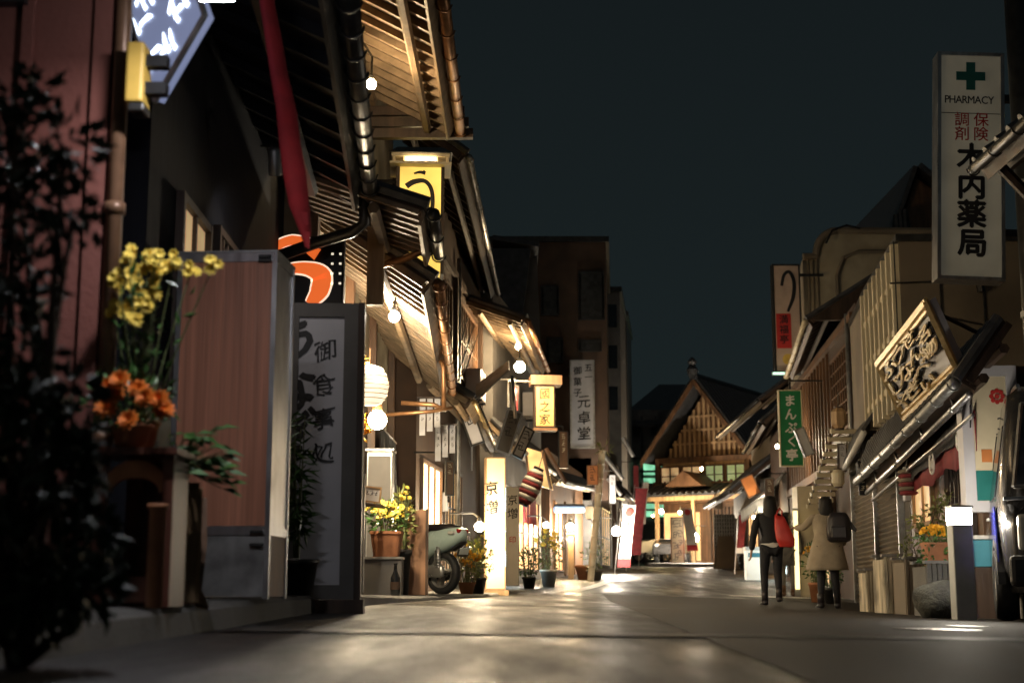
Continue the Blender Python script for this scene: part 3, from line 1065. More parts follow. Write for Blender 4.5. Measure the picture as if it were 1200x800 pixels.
potted('yellow_daisy_pot', 'tall spray of pale yellow daisies in a pot against the pink wall', 160, 6.06, .08, .13, b_yellow)
potted('marigold_pot', 'orange marigolds in a low pot on the plant stand', 150, 5.93, .085, .1, b_orange)
q = P(203, 600, 6.45)
zst = zat(566, 6.45)
t = thing('wooden_crate', 'rough brown wooden crate under the glossy leafy pot plant', 'crate', (q.x, 6.47, zl(q.x, 6.45)), rz=.25)
hs = zst - zl(q.x, 6.45)
bm = NB()
for k in range(4):
    bb(bm, (-.10 + .051 * k, -.10, .01), (-.052 + .051 * k, -.085, hs - .02 - .012 * (k % 2)))
    bb(bm, (.105, -.08 + .045 * k, .01), (.12, -.04 + .045 * k, hs - .03 + .01 * (k % 2)))
part('plank_side', bm, M['palewood'], t)
bm = NB(); bb(bm, (-.095, -.084, 0), (.104, .11, hs)); part('box', bm, M['boardwood'], t)
potted('leafy_pot_plant', 'glossy green broad leaved pot plant reaching out beside the wooden cabinet', 207, 6.45, .065, .1, b_leafy, 'terracotta', zst)

# the tall cabinet of reddish boards with steel edges
b0, w0, h0 = rect(195, 297, 312, 706, 7.8)
zc = zl(b0.x, 7.8)
h0 += b0.z - zc
t = thing('cabinet', 'tall reddish board cabinet with steel edges and corner plates at the kerb', 'cabinet', (b0.x, 7.8, zc), rz=math.radians(-4))
dp = .42
bm = NB()
for sx in (-1, 1):
    for y in (0, dp):
        bb(bm, (sx * w0 / 2 - .014, y - .014, .0), (sx * w0 / 2 + .014, y + .014, h0))
for z in (.34, h0 - .05):
    bb(bm, (-w0 / 2 + .014, -.012, z), (w0 / 2 - .014, .012, z + .05))
    bb(bm, (w0 / 2 - .012, .014, z), (w0 / 2 + .012, dp - .014, z + .05))
part('frame', bm, M['steel'], t)
bm = NB(); bb(bm, (-w0 / 2 + .014, -.004, .391), (w0 / 2 - .014, .008, h0 - .051)); part('front_panel', bm, M['redwood'], t)
bm = NB(); bb(bm, (w0 / 2 - .006, .015, .391), (w0 / 2 + .006, dp - .015, h0 - .051)); part('side_panel', bm, M['steel'], t)
bm = NB(); bb(bm, (-w0 / 2 + .014, -.006, .012), (w0 / 2 - .014, .008, .339)); part('base_panel', bm, M['zinc'], t)
bm = NB(); bb(bm, (w0 / 2 - .006, .015, .012), (w0 / 2 + .006, dp - .015, .339)); part('side_base_panel', bm, M['boardwood'], t)
bm = NB(); bb(bm, (-w0 / 2 + .001, dp - .012, .01), (w0 / 2 - .015, dp - .001, h0 - .01)); part('back_panel', bm, M['zinc'], t)
bm = NB(); bb(bm, (-w0 / 2 - .015, -.018, h0 + .001), (w0 / 2 + .016, dp + .018, h0 + .012)); part('top', bm, M['zinc'], t)
for z in (.30, .37, h0 - .035, h0 - .012):
    bm = NB(); rbx(bm, (w0 / 2 - .055, -.02, z - .012), (.075, .014, .02), .004); part('hinge_plate', bm, M['darkmetal'], t)

# ------------------------------------------------------------------ the blackened-timber restaurant
FB = Fac((-1.93, 7.3), (-2.0, 12.1), 1)
t = thing('restaurant', 'blackened timber restaurant with a deep tiled eave and long gutter', 'restaurant', (-3, 9.5, .1))
bm = NB(); FB.wall(bm, -.1, 4.25, 6); part('wall', bm, M['navywall'], t, world=True)
pent(t, (-.98, 7.05, 3.52), (-1.26, 11.3, 3.46), (-2.05, 7.05, 4.0), (-2.2, 11.3, 3.95), M['tile'], M['black'], M['black'], .42, M['darkmetal'], .06, .34, purl=1)
window(FB, t, 8.0, 8.75, 1.5, 2.52, E['windowdim'], M['darkwood'], (1, 0))
window(FB, t, 9.1, 10.3, 1.2, 2.6, M['glassdark'], M['darkwood'], (7, 2))
window(FB, t, 10.55, 10.8, 1.2, 2.75, E['window'], M['palewood'], (1, 0))
bm = NB()
a = P(428, 222, 11.2); tube(bm, [a, P(427, 262, 11.25), P(412, 272, 11.3), P(372, 284, 11.4), P(318, 303, 11.5)], .05, 10)
part('downpipe', bm, M['darkmetal'], t, world=True, smooth=True)
# bluish lit calligraphy board hanging askew at the eave
Bm, Rt, Lf = P(182, 118, 6.55), P(240, 18, 6.3), P(150, 5, 6.9)
Tp = Rt + Lf - Bm
t = thing('hanging_sign', 'tilted signboard with bluish lit white calligraphy under the dark eave', 'sign', Bm)
ux, uz = (Rt - Bm), (Lf - Bm)
nn = ux.cross(uz).normalized()
if nn.y > 0: nn = -nn
bm = NB(); hull8(bm, [Bm, Rt, Tp, Lf], [p - nn * .05 for p in (Bm, Rt, Tp, Lf)]); part('panel', bm, E['signblueface'], t, world=True)
bm = NB()
for a, b in ((Bm, Rt), (Rt, Tp), (Tp, Lf), (Lf, Bm)): tube(bm, [a, b], .017, 6)
part('frame', bm, M['zinc'], t, world=True)
bm = NB()
tmp = NB()
text(tmp, '~~', .30, .98, .52, vertical=True, pitch=.8)
text(tmp, '~~', .76, .98, .52, vertical=True, pitch=.8)
tmp.verts.index_update()
vm = [bm.verts.new(Bm + ux * (.98 - v.co.z) + uz * (v.co.x) + nn * .006) for v in tmp.verts]
for f in tmp.faces:
    try: bm.faces.new([vm[v.index] for v in f.verts])
    except ValueError: pass
tmp.free()
part('lettering', bm, E['signblue'], t, world=True)
# floodlight
q = P(252, -3, 5.35)
t = thing('floodlight', 'small cold white floodlight at the very top beside the tilted sign', 'floodlight', q)
bm = NB(); rbx(bm, (0, 0, .04), (.16, .1, .05), .01); part('housing', bm, M['darkmetal'], t)
bm = NB(); bb(bm, (-.065, -.045, .004), (.065, .045, .0145)); part('lens', bm, emit('floodlight_glow', (.92, .91, .96), 620), t)
bm = NB(); tube(bm, [(0, 0, .06), (0, .12, .2), (-.1, .3, .3)], .012, 6); part('bracket', bm, M['darkmetal'], t)

# red cloth streamer
t = thing('streamer', 'long red cloth streamer hanging from the dark eave', 'streamer', P(355, 290, 6.95))
rings = []
pp = [(309, -60, 16), (311, 0, 18), (318, 40, 20), (326, 85, 21), (336, 130, 24), (341, 170, 25), (346, 205, 27), (350, 240, 24), (355, 265, 15), (358, 288, 4)]
o = P(355, 290, 6.95)
for i, (x, y, w) in enumerate(pp):
    c = P(x, y, 6.95) - o
    hw = w / FOC * 6.95 / 2
    yy = .05 * math.sin(i * .9)
    rings.append([c + Vector((-hw, yy, 0)), c + Vector((-hw * .2, yy - .025, 0)), c + Vector((hw, yy + .03, 0)), c + Vector((hw, yy + .036, 0)), c + Vector((-hw * .2, yy - .019, 0)), c + Vector((-hw, yy + .006, 0))])
bm = NB(); loft(bm, rings); part('cloth', bm, M['redcloth'], t, smooth=True)
bm = NB(); tube(bm, [Vector((0, 0, 0)) + rings[0][0], rings[0][2] + Vector((.04, 0, 0))], .012, 6); part('rod', bm, M['darkmetal'], t)

# small grey cylinder, given an added light to brighten the calligraphy panel
q = P(322, 190, 9.0)
t = thing('added_spot', 'small grey cylinder with an added light under the dark eave beside the red streamer', 'added_spot', q)
T = Matrix.Rotation(math.radians(-150), 4, 'X')
bm = NB(); lathe(bm, [(.022, -.10), (.040, -.08), (.046, .075), (.046, .085), (.041, .085), (.041, .06)], 16, T); part('housing', bm, M['zinc'], t, smooth=True)
bm = NB(); lathe(bm, [(.034, .064), (.034, .070)], 16, T); part('lens', bm, emit('added_spot_glow', (1.0, .92, .86), 330), t)
bm = NB(); tube(bm, [(0, .0, .05), (0, .08, .14), (-.12, .16, .16)], .012, 6); part('bracket', bm, M['darkmetal'], t)

# big round-lettered lit board
b0, w0, h0 = rect(308, 276, 402, 358, 11.85)
t = thing('lit_board', 'lit board with a huge orange brush character behind the calligraphy panel', 'sign', b0)
bm = NB(); rbx(bm, (0, .06, h0 / 2), (w0, .12, h0), .02); part('panel', bm, M['black'], t)
bm = NB()
k_ = w0
stroke(bm, [(-.50 * k_, .62 * h0), (-.36 * k_, .83 * h0), (-.15 * k_, .93 * h0), (.10 * k_, .90 * h0)], [.05 * k_, .11 * k_, .12 * k_, .05 * k_], y=-.008)
stroke(bm, [(-.48 * k_, .45 * h0), (-.2 * k_, .52 * h0), (.05 * k_, .52 * h0), (.22 * k_, .42 * h0), (.2 * k_, .2 * h0), (.08 * k_, .02 * h0)], [.07 * k_, .11 * k_, .16 * k_, .24 * k_, .22 * k_, .10 * k_], y=-.008)
stroke(bm, [(.05 * k_, .80 * h0), (.17 * k_, .72 * h0)], [.10 * k_, .16 * k_], y=-.008)
part('lettering', bm, E['orange'], t)
bm = NB()
stroke(bm, [(-.50 * k_, .62 * h0), (-.36 * k_, .83 * h0), (-.15 * k_, .93 * h0), (.10 * k_, .90 * h0)], [.08 * k_, .15 * k_, .16 * k_, .09 * k_], y=-.001, th=.003)
stroke(bm, [(-.48 * k_, .45 * h0), (-.2 * k_, .52 * h0), (.05 * k_, .52 * h0), (.22 * k_, .42 * h0), (.2 * k_, .2 * h0), (.08 * k_, .02 * h0)], [.11 * k_, .15 * k_, .20 * k_, .285 * k_, .265 * k_, .14 * k_], y=-.001, th=.003)
part('outline', bm, E['signwhite'], t)
bm = NB()
for i in range(2):
    for j in range(4):
        bb(bm, ((.34 + .1 * i) * k_, -.004, (.30 + .14 * j) * h0), ((.37 + .1 * i) * k_, -.0005, (.33 + .14 * j) * h0))
part('dot_pattern', bm, E['signwhite'], t)

# calligraphy panel
TX = lambda **k: k
t = sign('sign_panel', 'tall greyish framed panel with black brush calligraphy standing behind the cabinet', 'sign', (331, 360, 409, 697), 10.0, M['greywhite'], M['greywall'], .07, .10, yaw=math.radians(3), fd=.02,
         texts=[('御食事処', M['ink'], .55, .885, .17, TX(pitch=1.42, bold=.006, brush=.16)), ('うなぎ', M['ink'], .10, .96, .34, TX(pitch=.95, bold=.03, brush=.12))])
w0, h0 = t['w'], t['h']
bm = NB(); bb(bm, (w0 / 2 + .03, -.03, -.1), (w0 / 2 + .075, .14, h0 + .03)); part('post', bm, M['darkwood'], t)
bm = NB(); bb(bm, (-w0 / 2, -.05, -.13), (w0 / 2 + .1, .2, -.03)); part('base', bm, M['darkwood'], t)
# bamboo-like pot plant before it
q = P(348, 690, 9.4)
t = thing('bamboo_pot', 'slender dark bamboo in a pot in front of the calligraphy panel', 'potted plant', (q.x, 9.4, zl(q.x, 9.4)))
bm = NB(); lathe(bm, [(.10, 0), (.13, .2), (.14, .2), (.14, .23), (.12, .23), (.115, .2)], 18); part('pot', bm, M['darkmetal'], t, smooth=True)
bs, bl = NB(), NB()
r5 = random.Random(5)
for i in range(7):
    tx, ty, tz = r5.uniform(-.12, .1), r5.uniform(-.1, .1), r5.uniform(.8, 1.28)
    pts = [Vector((tx * .2, ty * .2, .18)), Vector((tx * .5, ty * .6, tz * .6)), Vector((tx, ty, tz))]
    tube(bs, pts, [.008, .006, .003], 5)
    for k in range(34):
        f = r5.uniform(.25, 1)
        p_ = pts[0].lerp(pts[1], min(1, f * 1.8)) if f < .55 else pts[1].lerp(pts[2], (f - .55) / .45)
        leaf(bl, p_ + rvec(r5) * .04, Vector((r5.uniform(-1, 1), r5.uniform(-.6, .6), r5.uniform(-.8, .3))), rvec(r5), .12, .022)
part('stem', bs, M['stem'], t); part('foliage', bl, M['leafgreen'], t)
# narrow white banner with red letters
t = sign('narrow_sign', 'narrow white board with red letters right beside the calligraphy panel', 'sign', (410, 555, 425, 693), 11.4, M['white'], M['zinc'], .01, .03,
         texts=[('うなぎ', M['redink'], .4, .93, .11, TX(pitch=1.5, brush=.1)), ('・', M['redink'], .4, .3, .1, TX())])

# ------------------------------------------------------------------ second building on the left (two lit eaves)
FC = Fac((-1.80, 12.2), (-1.72, 19.8), 1)
t = thing('eel_restaurant', 'tall timber eel restaurant with two lit raftered eaves on the left', 'restaurant', (-3, 16, .2))
bm = NB(); FC.wall(bm, -.1, 2.45, 6); part('wall', bm, M['darkwood'], t, world=True)
bm = NB(); FC.wall(bm, 2.45, 7.0, 6); part('upper_wall', bm, M['plaster'], t, world=True)
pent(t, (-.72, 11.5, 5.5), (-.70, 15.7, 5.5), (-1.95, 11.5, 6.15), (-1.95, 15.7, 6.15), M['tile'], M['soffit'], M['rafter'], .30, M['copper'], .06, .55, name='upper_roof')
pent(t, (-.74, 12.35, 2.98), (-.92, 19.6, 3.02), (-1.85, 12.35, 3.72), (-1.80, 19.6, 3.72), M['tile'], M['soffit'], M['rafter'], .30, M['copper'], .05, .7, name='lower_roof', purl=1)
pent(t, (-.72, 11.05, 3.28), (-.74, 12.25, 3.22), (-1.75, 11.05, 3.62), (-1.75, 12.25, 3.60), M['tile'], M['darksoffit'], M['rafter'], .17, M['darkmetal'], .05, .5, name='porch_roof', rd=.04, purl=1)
for (y0, y1, z0, z1, pane, bars) in ((15.9, 17.0, 4.0, 5.3, 'glassdark', (9, 1)), (12.9, 14.6, 4.0, 5.2, 'windowdim', (11, 1)), (13.0, 14.4, .7, 2.1, 'windowdim', (9, 3))):
    window(FC, t, y0, y1, z0, z1, M.get(pane) or E[pane], M['brownwood'], bars)
bm = NB()
for y in (12.25, 14.9, 17.2, 19.6): FC.box(bm, y - .07, y + .07, 0, 3.7, .002, .09)
part('post', bm, M['brownwood'], t, world=True)
bm = NB(); a, b = P(441, 262, 12.0), P(441, 358, 12.0)
bb(bm, (a.x - .07, 11.95, b.z), (a.x + .07, 12.05, a.z)); part('hanging_board', bm, M['palewood'], t, world=True)
bm = NB(); tube(bm, [P(503, 250, 12.2), P(500, 292, 12.2), P(470, 305, 12.3), P(440, 312, 12.4)], .035, 8)
tube(bm, [P(520, 480, 16.5), P(508, 474, 16.5), P(470, 472, 16.5)], .028, 8); tube(bm, [P(530, 478, 16.5), P(505, 482, 16.4), P(452, 486, 16.4)], .022, 8)
tube(bm, [P(520, 482, 16.5), P(520, 430, 16.5), P(512, 415, 16.5)], .028, 8)
part('downpipe', bm, M['copper'], t, world=True, smooth=True)
bm = NB()
for i in range(3):  # dark beam ends and gable boards under the upper eave
    a = P(480, 130 + i * 13, 15.75); bb(bm, (-1.9, 15.72, a.z - .06), (-.55 + .05 * i, 15.82, a.z + .05))
part('beam', bm, M['darkwood'], t, world=True)

lamp('eave_lamp', 'bare round lamp under the topmost lit eave on the left', P(435, 99, 13.4), .05, E['warm'], 'round lamps under the eaves', 'globe', arm=[(0, .05, .3), (-.1, .2, .5)])
lamp('eave_lamp', 'bare round lamp below the lower lit rafters beside the round shade', P(462, 371, 13.9), .055, E['white'], 'round lamps under the eaves', 'globe', arm=[(0, .05, .25), (-.15, .1, .4)])
lamp('globe_lamp', 'glowing globe lamp on a wall bracket above the yellow flower pot', P(442, 492, 15.0), .10, emit('globe_glow', (1.0, .80, .50), 480), kind='globe', arm=[(-.1, .1, .28), (-.3, .12, .28)], hold=M['copper'])
lamp('globe_lamp', 'small hot white lamp seen between calligraphy panel and round shade', P(419, 432, 14.4), .065, E['warmwhite'], kind='globe', arm=[(-.1, .1, .25), (-.3, .1, .3)], hold=M['copper'])
# round glass shade with ribs
q = P(433, 452, 14.1)
t = thing('round_shade', 'large round ribbed translucent lantern above the glowing globe lamp', 'lantern', q)
bm = NB(); lathe(bm, [(.05, .21), (.13, .18), (.175, .10), (.195, 0), (.175, -.10), (.12, -.18), (.05, -.20)], 22)
part('shade', bm, emit('paper_shade_glow', (1.0, .82, .55), 1.1, base=(.8, .72, .6), var=.5), t, smooth=True)
bm = NB()
for i in range(9):
    z = -.18 + .36 * i / 8; r_ = .2 * math.sqrt(max(.05, 1 - (z / .22) ** 2))
    tube(bm, [(r_ * math.cos(a * math.pi / 10), r_ * math.sin(a * math.pi / 10), z) for a in range(21)], .004, 4)
tube(bm, [(0, 0, .2), (0, 0, .38)], .008, 5)
part('rib', bm, M['copper'], t)
# cluster of dried sprays / gilded ornaments by the shade
q = P(421, 500, 14.6)
t = thing('ornament_spray', 'hanging spray of gilded leaves by the globe lamp', 'ornament', q)
bm = NB(); leaves(bm, (0, 0, -.02), (.07, .05, .16), 110, .07, .03, random.Random(21)); leaves(bm, (-.03, 0, .62), (.09, .05, .18), 130, .06, .03, random.Random(22)); part('foliage', bm, M['goldpetal'], t)
bm = NB(); tube(bm, [(0, 0, -.15), (0, .03, .9)], .006, 5); part('stem', bm, M['bark'], t)

# tall yellow eel sign with its own little roof
b0, w0, h0 = rect(466, 196, 517, 318, 16.6)
t = thing('eel_sign', 'tall glowing yellow box sign with an eel shaped brush letter under a little roof', 'sign', b0, rz=math.radians(4))
bm = NB(); bb(bm, (-w0 / 2, 0, 0), (w0 / 2, .34, h0)); part('panel', bm, E['signyellow'], t)
bm = NB(); bb(bm, (-w0 / 2 - .03, -.012, -.03), (-w0 / 2 + .012, .36, h0)); bb(bm, (w0 / 2 - .012, -.012, -.03), (w0 / 2 + .03, .36, h0)); part('frame', bm, M['darkwood'], t)
bm = NB()
stroke(bm, [(-.08, h0 * .935), (-.01, h0 * .95), (.06, h0 * .94)], [.02, .035, .045]); stroke(bm, [(.05, h0 * .965), (.03, h0 * .94)], [.03, .02])
stroke(bm, [(-.17, h0 * .81), (-.08, h0 * .855), (.05, h0 * .865), (.13, h0 * .79), (.15, h0 * .65), (.12, h0 * .46), (.05, h0 * .2)], [.07, .065, .05, .05, .05, .045, .02])
part('lettering', bm, M['ink'], t)
bm = NB()
rz_ = h0 + .30
hull8(bm, [(-w0 / 2 - .12, -.16, h0 + .14), (w0 / 2 + .12, -.16, h0 + .14), (w0 / 2 + .12, .5, h0 + .14), (-w0 / 2 - .12, .5, h0 + .14)], [(-w0 / 2 - .02, .15, rz_), (w0 / 2 + .02, .15, rz_), (w0 / 2 + .02, .2, rz_), (-w0 / 2 - .02, .2, rz_)])
part('roof', bm, M['tile'], t)
bm = NB()
bb(bm, (-w0 / 2 - .09, -.13, h0 + .10), (w0 / 2 + .09, .46, h0 + .139)); bb(bm, (-w0 / 2 - .11, -.15, h0 + .001), (w0 / 2 + .11, .47, h0 + .03))
for i in range(6): bb(bm, (-w0 / 2 - .06 + i * (w0 + .12) / 5 - .015, -.1, h0 + .031), (-w0 / 2 - .06 + i * (w0 + .12) / 5 + .015, -.05, h0 + .099))
part('bracket', bm, M['cream'], t)
bm = NB(); tube(bm, [(-w0 / 2, .2, h0 * .9), (-w0 / 2 - .45, .2, h0 * .9)], .025, 6); tube(bm, [(-w0 / 2, .2, h0 * .2), (-w0 / 2 - .45, .2, h0 * .2)], .025, 6); part('arm', bm, M['darkmetal'], t)
bm = NB(); rbx(bm, (0, -.14, h0 + .06), (w0 * .7, .03, .03), .006); part('lamp_tube', bm, emit('sign_tube_glow', (1, .75, .4), 24), t)

# things on the pavement before it
q = P(440, 600, 16.0)
t = thing('metal_cabinet', 'grey metal cabinet against the wall behind the yellow flowers', 'cabinet', (q.x, 16.4, zl(q.x, 16.4)))
zt = zat(527, 16.2) - zl(q.x, 16.4)
bm = NB(); rbx(bm, (0, .15, zt / 2), (.30, .3, zt), .01); part('body', bm, M['zinc'], t)
bm = NB(); rbx(bm, (0, .14, zt + .02), (.34, .34, .035), .008); part('top', bm, M['steel'], t)
bm = NB(); bb(bm, (-.13, -.008, .1), (.13, -.0005, zt - .05)); part('door', bm, M['greywall'], t)
t = sign('price_sign', 'small tilted white price card on a dark ledge', 'sign', (422, 570, 445, 588), 14.8, M['white'], M['palewood'], .012, .02, lean=math.radians(6), texts=[('~~~', M['ink'], .25, .75, .06, TX(vertical=False))])
bm = NB(); bb(bm, (-.14, -.02, -.04), (.14, .3, -.012)); part('ledge', bm, M['darkwood'], t)
q = P(449, 700, 15.2)
b0, w0, h0 = rect(426, 652, 474, 700, 15.3)
t = thing('planter_stand', 'dark box stand below the orange pot of yellow flowers', 'stand', (b0.x, 15.3, zl(b0.x, 15.3)))
hs = .38
bm = NB(); bb(bm, (-.24, 0, 0), (.18, .3, hs)); part('box', bm, M['greywall'], t)
bm = NB(); bb(bm, (-.25, -.012, hs + .001), (.19, .31, hs + .025)); part('top', bm, M['zinc'], t)
pot_plant('flower_pot', 'orange square pot of yellow chrysanthemums on the dark box stand', (P(452, 600, 15.25).x, 15.42, zl(b0.x, 15.3) + hs + .026), .17, .24, M['terracotta'], M['leafgreen'], M['yellowpetal'], .36, .22, 200, 46, .04, square=True, seed=4)
pot_plant('flower_pot', 'tall pale yellow flowers rising behind the orange pot', (P(472, 600, 15.9).x, 15.95, zl(-1.2, 15.9)), .1, .5, M['darkmetal'], M['leaflight'], M['yellowpetal'], .72, .12, 150, 20, .03, seed=6)
q = P(463, 703, 14.9)
t = thing('bottle', 'dark glass bottle standing on the kerb by the planter', 'bottle', (q.x, 14.9, zl(q.x, 14.9)))
bm = NB(); lathe(bm, [(.045, 0), (.05, .01), (.05, .18), (.02, .25), (.016, .31), (.02, .312), (.02, .33)], 16); part('glass', bm, M['glassdark'], t, smooth=True)
bm = NB(); lathe(bm, [(.0515, .06), (.0515, .14)], 16); part('paper_label', bm, M['brownwall'], t)
b0, w0, h0 = rect(469, 597, 498, 700, 16.2)
t = thing('leaning_board', 'upright brown board standing beside the pale green scooter', 'board', (b0.x, 16.2, zl(b0.x, 16.2)))
h0 = zat(597, 16.2) - zl(b0.x, 16.2)
bm = NB(); bb(bm, (-w0 / 2, 0, 0), (w0 / 2, .06, h0)); part('plank', bm, M['boardwood'], t)
bm = NB(); bb(bm, (w0 / 2 + .001, -.01, 0), (w0 / 2 + .03, .07, h0 + .01)); bb(bm, (-w0 / 2 - .03, -.01, 0), (-w0 / 2 - .001, .07, h0 + .01)); part('frame', bm, M['darkwood'], t)
for i, (px, py, Yq, hh, lab) in enumerate(((503, 470, 17.2, .45, 'white paper strip notices hanging in the dark entrance, nearest the lit pipe'), (521, 500, 17.8, .45, 'white paper strip notices hanging in the dark entrance, deeper in'))):
    b0 = P(px, py + 40, Yq)
    t = thing('paper_strip', lab, 'notice', b0)
    bm = NB()
    for k in range(3): bb(bm, (-.12 + .09 * k, 0, .05 * k), (-.05 + .09 * k, .008, hh))
    part('sheet', bm, M['greywhite'], t)
    bm = NB()
    for k in range(3): text(bm, '~~~', -.085 + .09 * k, hh - .06, .055, y=-.002, pitch=1.5)
    part('lettering', bm, M['ink'], t)
    bm = NB(); bb(bm, (-.15, -.012, hh + .001), (.16, .016, hh + .02)); part('rail', bm, M['darkwood'], t)

# ------------------------------------------------------------------ scooter
q = P(521, 697, 18.4)
SC = thing('scooter', 'pale green motor scooter parked tail outward on the left pavement', 'scooter', (q.x - .02, 18.4, zl(q.x, 18.4)), rz=math.radians(50))


def wheel(par, c, R, wd, M_tyre, M_rim, ax='X', spokes=5):
    c = Vector(c)
    rot = {'X': Matrix.Rotation(math.pi / 2, 4, 'Y'), 'Y': Matrix.Rotation(math.pi / 2, 4, 'X')}[ax]
    T = Matrix.Translation(c) @ rot
    bm = NB()
    prof = [(R * .70, -wd * .36), (R * .80, -wd * .5), (R * .94, -wd * .46), (R, -wd * .22), (R, wd * .22), (R * .94, wd * .46), (R * .80, wd * .5), (R * .70, wd * .36)]
    rings = [[T @ Vector((r * math.cos(2 * math.pi * k / 32), r * math.sin(2 * math.pi * k / 32), z)) for k in range(32)] for r, z in prof + prof[:1]]
    loft(bm, rings, caps=False)
    w = part('wheel', bm, M_tyre, par, smooth=True)
    bm = NB()
    prof = [(R * .60, -wd * .3), (R * .70, -wd * .40), (R * .70, wd * .40), (R * .60, wd * .3)]
    loft(bm, [[T @ Vector((r * math.cos(2 * math.pi * k / 32), r * math.sin(2 * math.pi * k / 32), z)) for k in range(32)] for r, z in prof + prof[:1]], caps=False)
    lathe(bm, [(R * .16, -wd * .45), (R * .2, -wd * .35), (R * .2, wd * .35), (R * .16, wd * .45)], 16, T)
    for k in range(spokes):
        a = 2 * math.pi * k / spokes + .3
        p0, p1 = Vector((math.cos(a) * R * .15, math.sin(a) * R * .15, 0)), Vector((math.cos(a) * R * .64, math.sin(a) * R * .64, 0))
        s = Vector((-math.sin(a), math.cos(a), 0)) * R * .085
        for sz in (1,):
            lo = [T @ (p0 - s + Vector((0, 0, -wd * .32))), T @ (p1 - s * .8 + Vector((0, 0, -wd * .36))), T @ (p1 + s * .8 + Vector((0, 0, -wd * .36))), T @ (p0 + s + Vector((0, 0, -wd * .32)))]
            hi = [T @ (p0 - s + Vector((0, 0, wd * .32))), T @ (p1 - s * .8 + Vector((0, 0, wd * .36))), T @ (p1 + s * .8 + Vector((0, 0, wd * .36))), T @ (p0 + s + Vector((0, 0, wd * .32)))]
            hull8(bm, lo, hi)
    part('rim', bm, M_rim, w, smooth=False)
    return w


wheel(SC, (0, 0, .27), .27, .12, M['rubber'], M['alloy'], 'X', 3)
wheel(SC, (0, 1.25, .25), .25, .11, M['rubber'], M['alloy'], 'X', 3)
bm = NB()
sec = [(-.36, .76, .05, .04), (-.30, .74, .13, .10), (-.15, .70, .18, .15), (.08, .66, .19, .17), (.30, .58, .18, .19), (.45, .48, .16, .18), (.60, .36, .15, .07), (.85, .33, .15, .05), (1.0, .42, .16, .10)]
loft(bm, [[Vector((q.x, y, z + q.y)) for q in [Vector((rx * math.copysign(abs(math.cos(a)) ** .75, math.cos(a)), rz * math.copysign(abs(math.sin(a)) ** .75, math.sin(a)))) for a in [2 * math.pi * k / 18 for k in range(18)]]] for y, z, rx, rz in sec])
sec = [(1.00, .36, .17, .05), (1.02, .60, .18, .07), (1.0, .85, .14, .07), (.98, 1.0, .10, .05)]
loft(bm, [ell((0, y, z), rx, ry, 18) for y, z, rx, ry in sec])
loft(bm, [ell((0, y, .52 + dz), .065, r_, 12) for y, r_, dz in ((1.27, .2, -.02), (1.27, .18, .02))])
part('body', bm, M['mint'], SC, smooth=True)
bm = NB(); loft(bm, [ell((0, .12, .80), .15, .40, 18, 0, 2.6), ell((0, .12, .85), .15, .40, 18, 0, 2.6), ell((0, .14, .885), .12, .34, 18, 0, 2.6)]); part('seat', bm, M['leather'], SC, smooth=True)
bm = NB(); rbx(bm, (0, -.30, .79), (.20, .10, .06), .02); part('tail_light', bm, M['redlens'], SC)
for sx in (-1, 1):
    bm = NB(); rbx(bm, (sx * .145, -.27, .765), (.07, .09, .045), .015); part('indicator', bm, M['lamp_lens'], SC)
bm = NB(); rbx(bm, (0, -.26, .60), (.10, .22, .03), .01, rot=Matrix.Rotation(math.radians(-28), 3, 'X')); rbx(bm, (0, -.335, .52), (.19, .03, .10), .008, rot=Matrix.Rotation(math.radians(20), 3, 'X')); part('mudguard', bm, M['darkmetal'], SC)
bm = NB(); rbx(bm, (0, -.356, .535), (.17, .008, .085), .003, rot=Matrix.Rotation(math.radians(20), 3, 'X')); part('number_plate', bm, M['plate'], SC)
bm = NB(); tube(bm, [(.13, .35, .24), (.14, .1, .22), (.145, -.12, .27)], [.03, .055, .05], 12); part('exhaust', bm, M['darkmetal'], SC, smooth=True)
bm = NB(); rbx(bm, (-.11, .10, .29), (.09, .42, .16), .04); tube(bm, [(-.12, .02, .30), (-.12, .0, .58)], .028, 10); part('engine_case', bm, M['alloy'], SC, smooth=True)
bm = NB(); tube(bm, [(-.12, -.03, .28), (-.15, -.05, .60)], .03, 10)
for k in range(7): lathe(bm, [(.042, -.008), (.042, .008)], 12, Matrix.Translation(Vector((-.125 - .003 * k, -.035, .34 + .035 * k))))
part('shock_absorber', bm, M['steel'], SC, smooth=True)
bm = NB(); tube(bm, [(-.33, .88, 1.02), (-.2, .96, 1.06), (0, 1.0, 1.04), (.2, .96, 1.06), (.33, .88, 1.02)], .016, 8); part('handlebar', bm, M['darkmetal'], SC, smooth=True)
for sx in (-1, 1):
    bm = NB(); tube(bm, [(sx * .22, .94, 1.05), (sx * .3, .94, 1.2)], .008, 6); loft(bm, [ell((sx * .31, .93, 1.25), .06, .012, 12), ell((sx * .31, .945, 1.25), .06, .012, 12, .001)]); rbx(bm, (sx * .31, .94, 1.25), (.12, .02, .075), .01); part('mirror', bm, M['black'], SC)
bm = NB(); tube(bm, [(-.1, .25, .2), (-.16, .22, .0)], .014, 6); tube(bm, [(.1, .25, .2), (.16, .22, .0)], .014, 6); part('centre_stand', bm, M['darkmetal'], SC)
bm = NB(); tube(bm, [(0, 1.25, .25), (0, 1.02, .7)], .03, 8); part('fork', bm, M['alloy'], SC)

